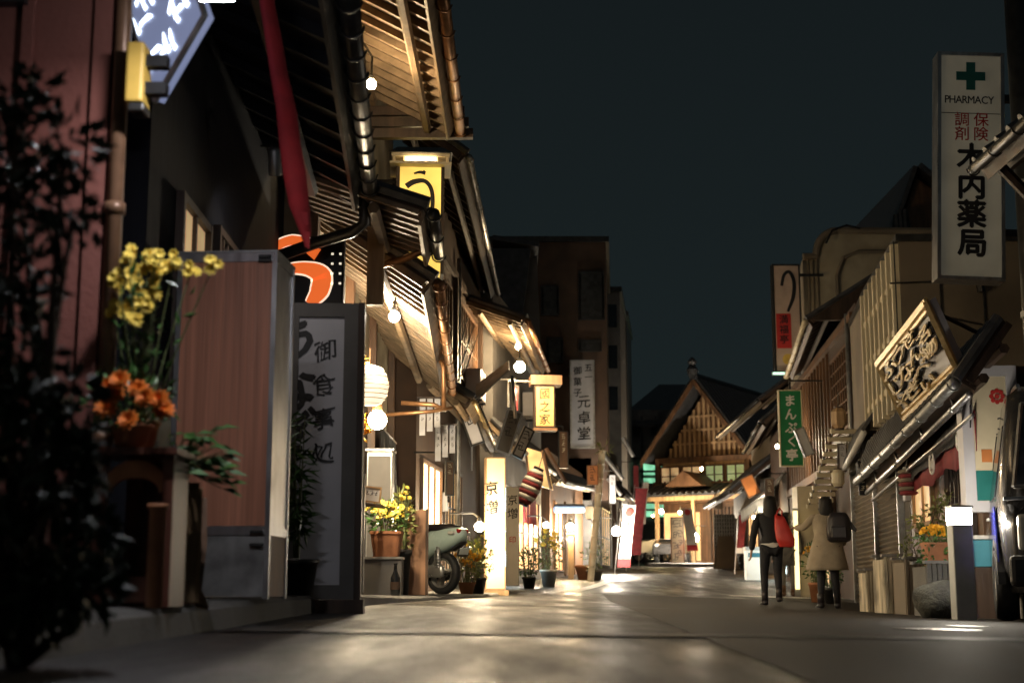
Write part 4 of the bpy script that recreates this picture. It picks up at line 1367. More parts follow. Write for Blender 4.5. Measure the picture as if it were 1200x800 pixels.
# ------------------------------------------------------------------ third building on the left
FD = Fac((-1.35, 20.0), (-.62, 27.5), 1)
t = thing('timber_shop', 'dark timber shop with a tall brown eave and a lit ground floor window', 'shop', (-2.5, 23, .2))
bm = NB(); FD.wall(bm, -.1, 3.4, 6); part('wall', bm, M['brownwall'], t, world=True)
bm = NB(); FD.wall(bm, 3.4, 6.6, 5.999); part('upper_wall', bm, M['brownwall'], t, world=True)
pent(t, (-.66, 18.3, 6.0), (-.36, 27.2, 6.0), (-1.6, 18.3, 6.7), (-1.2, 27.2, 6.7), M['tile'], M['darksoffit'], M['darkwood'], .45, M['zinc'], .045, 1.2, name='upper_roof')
pent(t, (-.60, 20.0, 2.93), (-.36, 27.0, 2.93), (-1.35, 20.0, 3.4), (-.66, 27.0, 3.4), M['tile'], M['darksoffit'], M['rafter'], .35, M['gold'], .03, 1.0, name='lower_roof')  # gold gutter colour stands in for lamplight along the eave edge
window(FD, t, 20.4, 22.2, .7, 2.1, E['window'], M['brownwood'], (2, 0))
window(FD, t, 22.6, 24.6, .4, 2.2, E['windowdim'], M['darkwood'], (5, 2))
bm = NB(); slab(bm, [P(559, 470, 23.2), P(597, 434, 23.6), P(597, 424, 24.6), P(559, 452, 24.2)], .03); part('sheet_awning', bm, M['zinc'], t, world=True)
bm = NB(); tube(bm, [P(600, 440, 23.5), P(604, 490, 23.5)], .03, 8); part('awning_arm', bm, M['steel'], t, world=True, smooth=True)
bm = NB()
for (a, b) in (((520, 452), (548, 372)), ((524, 458), (556, 378)), ((530, 455), (560, 392))):
    A, B = P(a[0], a[1], 21), P(b[0], b[1], 24)
    tube(bm, [A, A.lerp(B, .5) - Vector((0, 0, .15)), B], .008, 5)
part('cable', bm, M['black'], t, world=True)
window(FD, t, 20.6, 23.2, 3.95, 5.2, M['glassdark'], M['brownwood'], (9, 1))
window(FD, t, 24.2, 26.6, 3.95, 5.2, M['glassdark'], M['brownwood'], (9, 1))
bm = NB(); FD.box(bm, 20.0, 27.4, 3.5, 3.62, .003, .07); FD.box(bm, 20.0, 27.4, 5.5, 5.62, .003, .07)
for y in (20.1, 23.7, 27.2): FD.box(bm, y - .08, y + .08, 3.621, 5.499, .004, .08)
part('timber_frame', bm, M['darkwood'], t, world=True)
bm = NB(); tube(bm, [FD.p(23.9, .2, .06), FD.p(23.9, 5.9, .06)], .04, 8); part('downpipe', bm, M['zinc'], t, world=True, smooth=True)
lamp('globe_lamp', 'glowing white globe lamp at the lit window beside the tall cream sign', P(562, 617, 20.7), .07, E['warmwhite'], arm=[(-.1, .1, .2), (-.45, .15, .2)])
t = sign('lit_sign', 'tall glowing cream standing sign with black characters on the left kerb', 'sign', (569, 536, 592, 690), 21.2, E['signcream'], M['palewood'], .012, .22, yaw=math.radians(6),
         texts=[('京増', M['ink'], .27, .82, .22, TX(pitch=1.25, brush=.10, bold=.022)), ('御食事処', M['brownwall'], .25, .50, .12, TX(pitch=1.6, brush=.12, bold=.0))])
bm = NB(); bb(bm, (-t['w'] / 2 - .03, -.04, -.12), (t['w'] / 2 + .05, .26, -.012)); part('base', bm, M['palewood'], t)
t = sign('standing_sign', 'greyish white standing sign with dark characters next to the cold lit shop', 'sign', (593, 570, 608, 686), 23.4, M['white'], M['zinc'], .01, .12,
         texts=[('京増', M['ink'], .5, .92, .18, TX(pitch=1.2, brush=.12)), ('印', M['redink'], .5, .5, .12, TX())])
pot_plant('flower_pot', 'orange and yellow flowers in a clay pot at the foot of the cream sign', (P(547, 690, 19.6).x, 19.6, zl(P(547, 690, 19.6).x, 19.6)), .12, .16, M['terracotta'], M['leaflight'], M['goldpetal'], .45, .2, 170, 26, .04, seed=8)
pot_plant('flower_pot', 'dense variegated plant with a few yellow blooms next to the cream sign', (P(560, 690, 20.2).x, 20.3, zl(P(560, 690, 20.2).x, 20.3)), .12, .22, M['darkmetal'], M['leaflight'], M['yellowpetal'], .6, .18, 260, 14, .035, seed=9)
# dark boards and small signs hanging around px 520-600, y 440-540
for (box, Yq, m, fm, yaw, lean, txt, lab) in (
        ((552, 462, 568, 520), 22.0, 'greywhite', 'darkmetal', 10, -20, '~~', 'white slanting board hanging over the lit window'),
        ((580, 478, 597, 530), 23.6, 'greywall', 'steel', 12, 18, '~~', 'grey leaning signboard with bright metal edge near the cream sign'),
        ((600, 498, 612, 535), 25.5, 'white', 'darkmetal', 20, 25, '~~', 'small white tilted signboard above the cold lit shop')):
    sign('hanging_sign', lab, 'sign', box, Yq, M[m], M[fm], .02, .05, math.radians(yaw), lean=math.radians(lean), texts=[(txt, M['ink'], .5, .92, .2, TX(pitch=1.15, brush=.1))])

# ------------------------------------------------------------------ left side, the lit shops further up
FE = Fac((-.38, 27.6), (.72, 35.2), 1)
t = thing('sweet_shop', 'cold lit shop under a warm lamp lit eave with a pale gable wall', 'shop', (-1.5, 31, .4))
bm = NB(); FE.wall(bm, .2, 6.2, 6); part('wall', bm, M['greywall'], t, world=True)
g0, g1, g2 = P(609, 430, 31), P(634, 420, 31), P(628, 300, 31)
bm = NB(); hull8(bm, [(-.6, 30.9, g1.z), (g1.x, 30.9, g1.z), (g2.x + .02, 30.9, g2.z), (-.3, 30.9, g2.z - .3)], [(-.6, 35, g1.z), (g1.x, 35, g1.z), (g2.x + .02, 35, g2.z), (-.3, 35, g2.z - .3)])
part('gable', bm, M['greywall'], t, world=True)
bm = NB(); a = P(577, 284, 30.8); slab(bm, [(a.x, 30.5, a.z), (g2.x + .05, 30.5, g2.z + .1), (g2.x + .05, 35, g2.z + .1), (a.x, 35, a.z)], .1)
hull8(bm, [(-2.2, 30.6, 5.8), (g1.x - .45, 30.6, 5.8), (g2.x - .12, 30.6, g2.z + .08), (-2.2, 30.6, g2.z + .08)], [(-2.2, 30.88, 5.8), (g1.x - .45, 30.88, 5.8), (g2.x - .12, 30.88, g2.z + .08), (-2.2, 30.88, g2.z + .08)])
part('upper_roof', bm, M['tile'], t, world=True)
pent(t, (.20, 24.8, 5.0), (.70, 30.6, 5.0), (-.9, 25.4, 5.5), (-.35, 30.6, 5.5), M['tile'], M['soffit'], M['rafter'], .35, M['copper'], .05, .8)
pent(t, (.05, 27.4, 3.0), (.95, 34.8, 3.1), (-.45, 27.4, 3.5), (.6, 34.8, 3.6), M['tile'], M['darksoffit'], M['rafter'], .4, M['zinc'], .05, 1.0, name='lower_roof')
window(FE, t, 27.9, 30.2, .75, 2.35, E['shopcold'], M['zinc'], (2, 1), label='cold bright shop window')
window(FE, t, 31.0, 34.4, .75, 2.3, E['shopwarm'], M['brownwood'], (3, 1), label='warm lit shop window')
bm = NB()
for k in range(9):
    y = 28.0 + .25 * k
    for z in (1.1, 1.5): FE.box(bm, y, y + .09, z, z + .16 + .08 * ((k * 7) % 3), .06, .13)
FE.box(bm, 27.9, 30.2, 1.06, 1.095, .055, .14); FE.box(bm, 27.9, 30.2, 1.46, 1.495, .055, .14)
part('display_shelf', bm, M['bluepanel'], t, world=True)
lamp('eave_lamp', 'warm bulb hanging under the eave above the amber box sign', P(609, 430, 26.0), .10, E['warm'], 'round lamps under the eaves', arm=[(0, 0, .35), (-.2, .1, .5)])
lamp('eave_lamp', 'small warm bulb close under the ridge of the lit eave', P(607, 406, 27.0), .05, E['warm'], 'round lamps under the eaves', arm=[(0, 0, .2), (-.2, .1, .3)])
t = sign('box_sign', 'amber lit box sign with black characters and a dark cap under the eave', 'sign', (627, 452, 650, 500), 27.0, E['signamber'], M['darkwood'], .02, .3, yaw=math.radians(5),
         texts=[('國之家', M['ink'], .5, .95, .22, TX(pitch=1.12, brush=.06))])
w0, h0 = t['w'], t['h']
bm = NB(); bb(bm, (-w0 / 2 - .08, -.07, h0 + .02), (w0 / 2 + .14, .38, h0 + .2)); part('cap', bm, M['boardwood'], t)
bm = NB(); bb(bm, (-w0 / 2 - .03, -.03, -.07), (w0 / 2 + .05, .33, -.02)); part('base', bm, M['boardwood'], t)
bm = NB(); tube(bm, [(-w0 / 2 - .05, .15, h0 + .1), (-w0 / 2 - .5, .15, h0 + .1), (-w0 / 2 - .5, .15, h0 - .4)], .025, 6); part('arm', bm, M['zinc'], t)
# hood-shaped lit awning sign and dark striped lantern
b0 = P(634, 572, 28.5)
t = thing('awning_sign', 'glowing yellow hood shaped awning over the shop entrance', 'awning', b0)
bm = NB()
hull8(bm, [(-.20, 0, .1), (.18, 0, 0), (.26, .5, 0), (-.14, .5, .1)], [(-.30, 0, .82), (.02, 0, .72), (.08, .3, .72), (-.22, .3, .82)])
part('canopy', bm, emit('hood_glow', (1.0, .62, .22), .8, base=(.6, .42, .2), var=.6), t)
bm = NB()
tube(bm, [(.20, -.02, -.02), (.03, -.02, .76)], .035, 6); tube(bm, [(-.22, -.02, .08), (-.32, -.02, .85)], .025, 6); tube(bm, [(.5, -.02, .1), (.1, -.02, .8)], .045, 6); part('frame', bm, M['boardwood'], t)
b0 = P(622, 570, 27.0)
t = thing('striped_lantern', 'dark red and white banded paper lantern with a bright crescent edge', 'lantern', b0)
bm = NB(); T = Matrix.Rotation(math.radians(24), 4, 'Y')
for k in range(8):
    z0_, z1_ = -.34 + .085 * k, -.34 + .085 * (k + 1) - .004
    f_ = lambda z: .19 * math.sqrt(max(.1, 1 - (z / .40) ** 2))
    lathe(bm, [(f_(z0_), z0_), (f_((z0_ + z1_) / 2) + .006, (z0_ + z1_) / 2), (f_(z1_), z1_)], 18, T, mi=k % 2)
part('shade', bm, [M['darkred'], M['whitecloth']], t, smooth=True)
bm = NB(); lathe(bm, [(.10, .34), (.10, .39)], 14, T); lathe(bm, [(.10, -.385), (.10, -.342)], 14, T); tube(bm, [T @ Vector((0, 0, .39)), T @ Vector((-.05, 0, .75))], .008, 5); part('rim', bm, M['black'], t)
pot_plant('flower_pot', 'bushy green plant in a dark pot before the cold lit window', (P(620, 684, 26.5).x, 26.5, zl(P(620, 684, 26.5).x, 26.5)), .13, .22, M['darkmetal'], M['leafgreen'], None, .6, .22, 230, seed=12)
pot_plant('flower_pot', 'white pot of yellow green flowering plant between the two lit shops', (P(643, 680, 28.5).x, 28.5, zl(P(643, 680, 28.5).x, 28.5)), .17, .34, M['white'], M['leaflight'], M['yellowpetal'], .8, .3, 300, 24, .05, seed=13)
lamp('globe_lamp', 'white globe lamp between the cold lit window and the wooden entrance', P(640, 615, 30.5), .06, E['white'], arm=[(-.1, .1, .2), (-.4, .1, .2)])

FF = Fac((.95, 36.0), (2.15, 43.5), 1)
t = thing('wooden_restaurant', 'narrow wooden fronted restaurant glowing orange behind a fluorescent strip', 'restaurant', (.2, 40, .6))
bm = NB(); FF.wall(bm, .4, 3.75, 6); part('wall', bm, M['brownwood'], t, world=True)
pent(t, (1.15, 36.0, 3.0), (2.4, 43.4, 3.3), (.8, 36.0, 3.3), (2.0, 43.4, 3.6), M['tile'], M['darksoffit'], M['rafter'], .5, M['zinc'], .05, 1.2)
window(FF, t, 36.8, 38.4, .8, 2.5, E['shopwarm'], M['brownwood'], (1, 1))
window(FF, t, 39.0, 41.0, .7, 2.6, E['windowdim'], M['brownwood'], (5, 1))
a, b = P(650, 597, 36.2), P(684, 597, 36.6)
t2 = thing('strip_lamp', 'pale blue fluorescent strip over the wooden restaurant door', 'lamp', a)
bm = NB(); tube(bm, [a, b], .075, 8); part('tube_lens', bm, emit('blue_strip_glow', (.45, .68, 1.0), 1.1, base=(.5, .6, .7)), t2, world=True)
bm = NB(); tube(bm, [a + Vector((0, .06, .1)), b + Vector((0, .06, .1))], .06, 6); part('housing', bm, M['zinc'], t2, world=True)
lamp('entrance_lamp', 'warm lantern lamp beside the wooden restaurant door', P(668, 617, 36.0), .09, E['warm'], arm=[(.05, .1, .25), (.05, .35, .25)])
t = thing('wood_post', 'slim lit wooden marker post beside the wooden restaurant door', 'post', (P(669, 655, 36.1).x, 36.1, zl(1.5, 36.1)))
bm = NB(); bb(bm, (-.07, 0, 0), (.07, .1, 1.1)); part('shaft', bm, M['palewood'], t)
bm = NB(); bb(bm, (-.10, -.02, 1.1), (.10, .12, 1.16)); part('cap', bm, M['brownwood'], t)
t = thing('clay_pot', 'orange clay pot at the foot of the bamboo pole', 'pot', (P(684, 677, 35.5).x, 35.5, zl(1.8, 35.5)))
bm = NB(); lathe(bm, [(.13, 0), (.2, .3), (.22, .3), (.22, .36), (.18, .36), (.17, .3)], 16); part('body', bm, M['terracotta'], t, smooth=True)
bm = NB(); lathe(bm, [(.16, .31), (.165, .335)], 16); part('soil', bm, M['soil'], t)
pot_plant('flower_pot', 'green leafy plant clump at the foot of the bamboo pole', (P(697, 675, 35.0).x, 35.0, zg(P(697, 675, 35).x, 35.0)), .2, .25, M['concrete'], M['leafgreen'], M['whitecloth'], .75, .32, 230, 8, .05, seed=14)
q = P(692, 672, 34.4)
t = thing('bamboo_pole', 'thick pale bamboo pole slanting up beside the tall grey sign', 'pole', (q.x, 34.4, zg(q.x, 34.4)))
a, b = Vector((0, 0, 0)), P(706, 527, 34.4) - Vector((q.x, 34.4, zg(q.x, 34.4)))
bm = NB()
for k in range(9):
    p0, p1 = a.lerp(b, k / 9), a.lerp(b, (k + 1) / 9 - .004)
    tube(bm, [p0, p0.lerp(p1, .04), p0.lerp(p1, .5), p0.lerp(p1, .96), p1], [.10, .085, .083, .085, .10], 10)
part('culm', bm, M['cream'], t, smooth=True)
bm = NB(); leaves(bm, b + Vector((.05, 0, .02)), (.16, .12, .12), 30, .16, .03, random.Random(31)); part('foliage', bm, M['leaflight'], t)
sign('box_sign', 'small orange signboard hanging from the bamboo pole', 'sign', (688, 545, 701, 568), 34.0, M['orangesign'], M['brownwood'], .012, .06, texts=[('~~', M['ink'], .5, .95, .18, TX(pitch=1.1))])

# tall blocks behind
t = thing('tall_block', 'tall flat roofed brown apartment block rising dark above the left shops', 'building', (2, 47, .8))
zt = zat(284, 44)
xa, xb = P(632, 400, 44).x, P(711, 400, 44).x
bm = NB(); prism(bm, [(xa - 3.5, 44), (xb, 44), (xb + .6, 52), (xa - 3.5, 52)], 3, zt); part('wall', bm, M['brownwall'], t, world=True)
bm = NB(); prism(bm, [(xa - 3.6, 43.9), (xb + .1, 43.9), (xb + .7, 52.1), (xa - 3.6, 52.1)], zt + .001, zt + .18); part('parapet', bm, M['darkmetal'], t, world=True)
for (p0, p1) in (((634, 335), (655, 370)), ((678, 318), (708, 375)), ((640, 395), (660, 425)), ((678, 398), (705, 412))):
    a, b = P(p0[0], p1[1], 43.98), P(p1[0], p0[1], 43.98)
    bm = NB()
    hull8(bm, [(a.x, 43.99, a.z), (b.x, 43.99, a.z), (b.x, 43.99, b.z), (a.x, 43.99, b.z)], [(a.x + .03, 43.94, a.z + .03), (b.x - .03, 43.94, a.z + .03), (b.x - .03, 43.94, b.z - .03), (a.x + .03, 43.94, b.z - .03)]); bb(bm, (a.x, 43.93, a.z), (b.x, 43.989, a.z + .07)); bb(bm, (a.x, 43.93, b.z - .07), (b.x, 43.99, b.z)); bb(bm, (a.x, 43.94, a.z + .07), (a.x + .07, 43.99, b.z - .07)); bb(bm, (b.x - .07, 43.94, a.z + .07), (b.x, 43.99, b.z - .07)); bb(bm, ((a.x + b.x) / 2 - .03, 43.945, a.z + .07), ((a.x + b.x) / 2 + .03, 43.99, b.z - .07))
    wf = part('window', bm, M['darkmetal'], t, world=True)
    bm = NB(); bb(bm, (a.x + .071, 43.97, a.z + .071), (b.x - .071, 43.995, b.z - .071)); part('pane', bm, M['glassdark'], wf, world=True)
for i, (p0, p1, Yq, m, lab) in enumerate((((700, 342), (726, 520), 54, 'greywall', 'slim grey block edge just behind the tall brown apartment block'), ((715, 370), (734, 520), 60, 'darkmetal', 'lowest dark block at the right end of the left hand skyline'))):
    a, b = P(p0[0], p1[1], Yq), P(p1[0], p0[1], Yq)
    t = thing('block', lab, 'building', (a.x, Yq + 3, 1))
    bm = NB(); prism(bm, [(a.x, Yq), (b.x, Yq), (b.x + .7, Yq + 6), (a.x, Yq + 6)], 1.5, b.z); part('wall', bm, M[m], t, world=True)
    bm = NB(); prism(bm, [(a.x - .08, Yq - .08), (b.x + .08, Yq - .08), (b.x + .78, Yq + 6.1), (a.x - .08, Yq + 6.1)], b.z + .001, b.z + .2); part('parapet', bm, M['darkmetal'], t, world=True)
    bm = NB()
    bm.free()
    for k in range(3):
        bm = NB(); bb(bm, (b.x - .5, Yq - .03, b.z - 1.4 - k * 1.6), (b.x - .12, Yq - .001, b.z - .5 - k * 1.6)); part('window', bm, M['glassdark'], t, world=True)
t = sign('wall_sign', 'tall unlit grey vertical sign with black characters on the brown block', 'sign', (669, 422, 697, 524), 43.0, M['greywhite'], M['zinc'], .03, .25,
         texts=[('元卓堂', M['ink'], .56, .60, .42, TX(pitch=1.15, brush=.08)), ('御菓子', M['ink'], .30, .93, .27, TX(pitch=1.25, brush=.06)), ('五一', M['ink'], .76, .96, .25, TX(pitch=1.15, brush=.06))])
bm = NB()
for z in (.3, 2.3): bb(bm, (-t['w'] / 2 - .02, .25, z), (t['w'] / 2 - .2, 1.05, z + .1))
part('arm', bm, M['darkmetal'], t)

FG = Fac((2.45, 44.0), (3.6, 51.5), 1)
t = thing('grey_shop', 'dark shop with metal edged awnings beside the white banner', 'shop', (1.6, 47, .9))
bm = NB(); FG.wall(bm, .5, 4.3, 5); part('wall', bm, M['greywall'], t, world=True)
pent(t, (2.75, 44.2, 3.2), (3.9, 51.4, 3.5), (2.4, 44.2, 3.7), (3.55, 51.4, 4.0), M['tile'], M['darksoffit'], M['darkwood'], .5, M['steel'], .06, 1.5)
window(FG, t, 44.5, 46.2, 1.1, 2.8, M['glassdark'], M['darkmetal'], (1, 1)); window(FG, t, 47.0, 50.2, 1.1, 2.9, E['windowdim'], M['darkmetal'], (3, 1))
bm = NB()
for (a, b) in (((705, 530), (730, 562)), ((712, 560), (728, 580)), ((730, 512), (742, 535))):
    tube(bm, [P(*a, 44), P(*b, 44)], .07, 8)
part('awning_arm', bm, M['steel'], t, world=True)
FH = Fac((3.8, 52.0), (5.3, 64.0), 1)
t = thing('far_shop', 'furthest dark shop on the left with a low tiled eave', 'shop', (3, 58, 1.1))
bm = NB(); FH.wall(bm, .8, 4.8, 5); part('wall', bm, M['brownwall'], t, world=True)
pent(t, (4.1, 52.2, 3.7), (5.6, 63.8, 4.0), (3.7, 52.2, 4.2), (5.2, 63.8, 4.5), M['tile'], M['darksoffit'], M['darkwood'], .6, M['zinc'], .06, 2)
window(FH, t, 53, 56, 1.6, 3.2, E['windowdim'], M['darkwood'], (3, 1)); window(FH, t, 58, 62, 1.6, 3.2, M['glassdark'], M['darkwood'], (3, 1))
lamp('globe_lamp', 'very bright white lamp beside the white banner on the left', P(722, 622, 42.5), .13, E['white'], arm=[(-.1, .1, .4), (-.6, .15, .4)])
nobori('banner', 'white cloth banner with a red mark beside the bright lamp on the left', ((738, 592), (731, 664), 15), 43.2, M['whitecloth'], M['darkred'], ((.12, .12), (.3, .07)), seed=2)
nobori('banner', 'dark red cloth banner hanging behind the white banner', ((752, 572), (744, 650), 14), 46.5, M['darkred'], M['darkred'], (), seed=3)
nobori('banner', 'pale narrow cloth banner high at the far end of the left shops', ((757, 565), (753, 614), 7), 51.0, M['whitecloth'], M['whitecloth'], (), seed=4)
lamp('wall_lamp', 'small reddish lamp at the corner of the green lit building', P(765, 604, 66.0), .06, emit('orange_bulb_glow', (1, .5, .2), 60), arm=[(0, .1, .3), (-.2, .2, .3)])

# ------------------------------------------------------------------ the end of the street
t = thing('green_building', 'building with green lit wall panels behind the gabled inn', 'building', (8, 80, 1.7))
bm = NB()
a, b = P(730, 640, 80), P(800, 480, 80)
prism(bm, [(a.x, 80), (b.x + 3, 80), (b.x + 3, 88), (a.x, 88)], 1.2, b.z); part('wall', bm, M['greywall'], t, world=True)
bm = NB(); slab(bm, [(a.x - .6, 79.4, P(735, 500, 79.4).z), (b.x + 3, 79.4, P(735, 500, 79.4).z), (b.x + 3, 88, b.z + 2.4), (a.x + 3, 88, b.z + 2.4)], .2); part('roof', bm, M['tile'], t, world=True)
for (p0, p1) in (((752, 541), (778, 556)), ((752, 560), (783, 586)), ((752, 590), (778, 605))):
    a2, b2 = P(p0[0], p1[1], 79.9), P(p1[0], p0[1], 79.9)
    bm = NB(); bb(bm, (a2.x, 79.9, a2.z), (b2.x, 79.985, b2.z)); part('lit_panel', bm, E['green'], t, world=True)
bm = NB()
for k in range(6):
    z = P(760, 612 - k * 15, 79.7).z; bb(bm, (a.x, 79.7, z - .06), (b.x, 79.8, z + .06))
for x in (752, 768, 784): bb(bm, (P(x, 500, 79.7).x - .06, 79.72, 1.6), (P(x, 500, 79.7).x + .06, 79.82, b.z - .4))
part('balcony_frame', bm, M['darkmetal'], t, world=True)

Yg = 62.0
pk = P(815, 446, Yg)
zgr = zg(9, Yg) + .12
GW, GD = 4.5, 9.0
ze, zpk = zat(533, Yg) - zgr, pk.z - zgr
t = thing('gabled_inn', 'gabled wooden inn with lattice gable and lit upper windows closing the street', 'inn', (pk.x, Yg, zgr), rz=math.radians(-32))
bm = NB(); bb(bm, (-GW / 2 + .3, .6, -.5), (GW / 2 - .3, GD, 2.9)); part('wall', bm, M['brownwood'], t)
bm = NB(); bb(bm, (-GW / 2 + .3, .6, 2.9), (GW / 2 - .3, GD, ze)); part('upper_wall', bm, M['palewood'], t)
bm = NB(); hull8(bm, [(-GW / 2 + .35, .9, ze), (GW / 2 - .35, .9, ze), (0, .9, zpk - .35)], [(-GW / 2 + .35, GD - .1, ze), (GW / 2 - .35, GD - .1, ze), (0, GD - .1, zpk - .35)]); part('gable', bm, M['brownwood'], t)
bm = NB()
for k in range(-9, 10):
    x = k * .235
    zt = ze + (zpk - .5 - ze) * (1 - abs(x) / (GW / 2 - .3))
    if zt > ze + .15: bb(bm, (x - .055, .78, ze + .02), (x + .055, .895, zt))
for z in (ze + .55, ze + 1.15, ze + 1.75):
    hw = (GW / 2 - .35) * (1 - (z - ze) / (zpk - .5 - ze)); bb(bm, (-hw, .74, z), (hw, .775, z + .09))
part('lattice', bm, M['palewood'], t)
bm = NB()
for s in (-1, 1):
    ev = Vector((s * (GW / 2 + .35), 0, ze - .25)); rd = Vector((0, 0, zpk))
    slab(bm, [ev + Vector((0, -.2, 0)), rd + Vector((0, -.2, 0)), rd + Vector((0, GD + .4, 0)), ev + Vector((0, GD + .4, 0))], .16, 0)
    for k in range(24):
        y = -.1 + k * (GD + .3) / 23
        tube(bm, [ev + Vector((0, y, .2)), rd + Vector((0, y, .2))], .09, 6)
tube(bm, [(0, -.35, zpk + .18), (0, GD + .4, zpk + .18)], .17, 8)
part('roof', bm, M['tile'], t)
bm = NB()
for s in (-1, 1):
    ev = Vector((s * (GW / 2 + .4), -.26, ze - .31)); rd = Vector((0, -.26, zpk - .04))
    hull8(bm, [ev + Vector((0, 0, -.14)), rd + Vector((0, 0, -.16)), rd + Vector((0, 0, .14)), ev + Vector((0, 0, .14))], [p + Vector((0, .09, 0)) for p in (ev + Vector((0, 0, -.14)), rd + Vector((0, 0, -.16)), rd + Vector((0, 0, .14)), ev + Vector((0, 0, .14)))])
part('bargeboard', bm, M['brownwood'], t)
bm = NB(); lathe(bm, [(.20, .0), (.26, .25), (.14, .45), (.22, .6), (.06, .8)], 10, Matrix.Translation(Vector((0, -.3, zpk + .2)))); part('finial', bm, M['tile'], t)
for k, (x0, x1, pn) in enumerate(((-2.0, -1.15, 'windowdim'), (-.95, -.1, 'windowdim'), (.15, .95, 'windowgreen'), (1.15, 1.95, 'windowgreen'))):
    z0_, z1_ = ze - 1.75, ze - .45
    bm = NB()
    bb(bm, (x0 - .07, .50, z0_ - .07), (x0, .599, z1_ + .07)); bb(bm, (x1, .50, z0_ - .07), (x1 + .07, .599, z1_ + .07)); bb(bm, (x0, .51, z1_), (x1, .599, z1_ + .07)); bb(bm, (x0, .51, z0_ - .07), (x1, .599, z0_))
    bb(bm, ((x0 + x1) / 2 - .025, .52, z0_), ((x0 + x1) / 2 + .025, .58, z1_)); bb(bm, (x0, .525, z1_ - .4), (x1, .575, z1_ - .36))
    wf = part('window', bm, M['brownwood'], t)
    bm = NB(); bb(bm, (x0 + .001, .585, z0_ + .001), (x1 - .001, .5985, z1_ - .001)); part('pane', bm, E[pn], wf)
bm = NB()
bb(bm, (-GW / 2 + .1, -.05, ze - 2.05), (GW / 2 - .1, .59, ze - 1.95))
bb(bm, (-GW / 2 + .1, -.05, ze - 1.25), (GW / 2 - .1, .02, ze - 1.18)); bb(bm, (-GW / 2 + .1, -.045, ze - 1.6), (GW / 2 - .1, .015, ze - 1.55))
for k in range(9): x = -GW / 2 + .15 + k * (GW - .3) / 8; bb(bm, (x - .035, -.055, ze - 1.94), (x + .035, .025, ze - 1.1))
for x in (-2.15, 0, 2.15): bb(bm, (x - .09, .42, ze - 1.9), (x + .09, .598, ze - .02))
bb(bm, (-GW / 2 + .1, .40, ze - .25), (GW / 2 - .1, .61, ze - .03))
part('balcony', bm, M['brownwood'], t)
def lpent(t, x0, x1, y0, y1, z0, z1, name):
    bm = NB(); slab(bm, [(x0, y0, z0), (x1, y0, z0), (x1 - .2, y1, z1), (x0 + .2, y1, z1)], .12)
    n = int((x1 - x0) / .3)
    for k in range(n + 1):
        x = x0 + (x1 - x0) * k / n; tube(bm, [(x, y0, z0 + .14), (x, y1, z1 + .14)], .075, 6)
    return part(name, bm, M['tile'], t)
lpent(t, -GW / 2 - .9, GW / 2 + .6, -1.5, .55, 2.75, 3.35, 'porch_roof')
bm = NB()
for k in range(18): x = -GW / 2 - .8 + k * (GW + 1.3) / 17; hull8(bm, [(x - .04, -1.45, 2.62), (x + .04, -1.45, 2.62), (x + .04, .5, 3.2), (x - .04, .5, 3.2)], [(x - .04, -1.45, 2.74), (x + .04, -1.45, 2.74), (x + .04, .5, 3.32), (x - .04, .5, 3.32)])
bb(bm, (-GW / 2 - .9, -1.56, 2.6), (GW / 2 + .6, -1.505, 2.78))
part('eave_framing', bm, M['palewood'], t)
bm = NB()
for x in (-GW / 2 - .6, -1.4, .3, GW / 2 + .2): bb(bm, (x - .07, -1.25, -.3), (x + .07, -1.11, 2.62))
part('post', bm, M['palewood'], t)
bm = NB(); hull8(bm, [(-.75, -1.7, 3.2), (.95, -1.7, 3.2), (.1, -1.7, 3.85)], [(-.75, .5, 3.2), (.95, .5, 3.2), (.1, .5, 3.85)]); part('porch_gable', bm, M['brownwood'], t)
bm = NB(); bb(bm, (-1.9, .52, .1), (-.2, .599, 2.2)); part('entrance', bm, E['windowdim'], t)
bm = NB()
for k in range(11): bb(bm, (.3 + k * .17, .5, .1), (.36 + k * .17, .595, 2.4))
part('lattice_screen', bm, M['darkwood'], t)
lamp('porch_lamp', 'yellowish lamp under the left end of the inn porch', P(775, 599, 60.2), .09, emit('porch_glow', (1, .80, .38), 200), 'lamps under the inn porch', arm=[(0, 0, .3)])
lamp('porch_lamp', 'second small lamp in the middle of the inn porch', P(797, 600, 60.3), .07, E['far'], 'lamps under the inn porch', arm=[(0, 0, .3)])
lamp('street_lamp', 'very bright white lamp beside the white banner at the inn', P(814, 630, 57.6), .17, E['white'], arm=[(.1, .1, .5), (.5, .4, .5)])
# warm lamp added on the porch roof to wash the gable
lamp('gable_fill', 'small warm lamp added on the porch roof to light the lattice gable', P(822, 549, 58.6), .06, E['far'], arm=[(0, .4, .1), (.1, 1.2, .0)])
nobori('banner', 'white cloth banner with red hem in front of the gabled inn', ((805, 596), (812, 645), 13), 57.0, M['whitecloth'], M['redcloth'], ((.08, .12),), seed=7)
sign('notice_board', 'large pale notice board standing in front of the inn porch', 'notice board', (787, 606, 802, 659), 57.5, M['cream'], M['brownwood'], .03, .1, texts=[('~~~~', M['greywall'], .35, .95, .38, TX(pitch=1.15)), ('~~~~', M['greywall'], .7, .95, .34, TX(pitch=1.15))])
sign('hanging_sign', 'small yellow signboard on the wall between inn and tiled roofs', 'sign', (838, 578, 847, 596), 55.0, M['cream'], M['brownwood'], .03, .08)
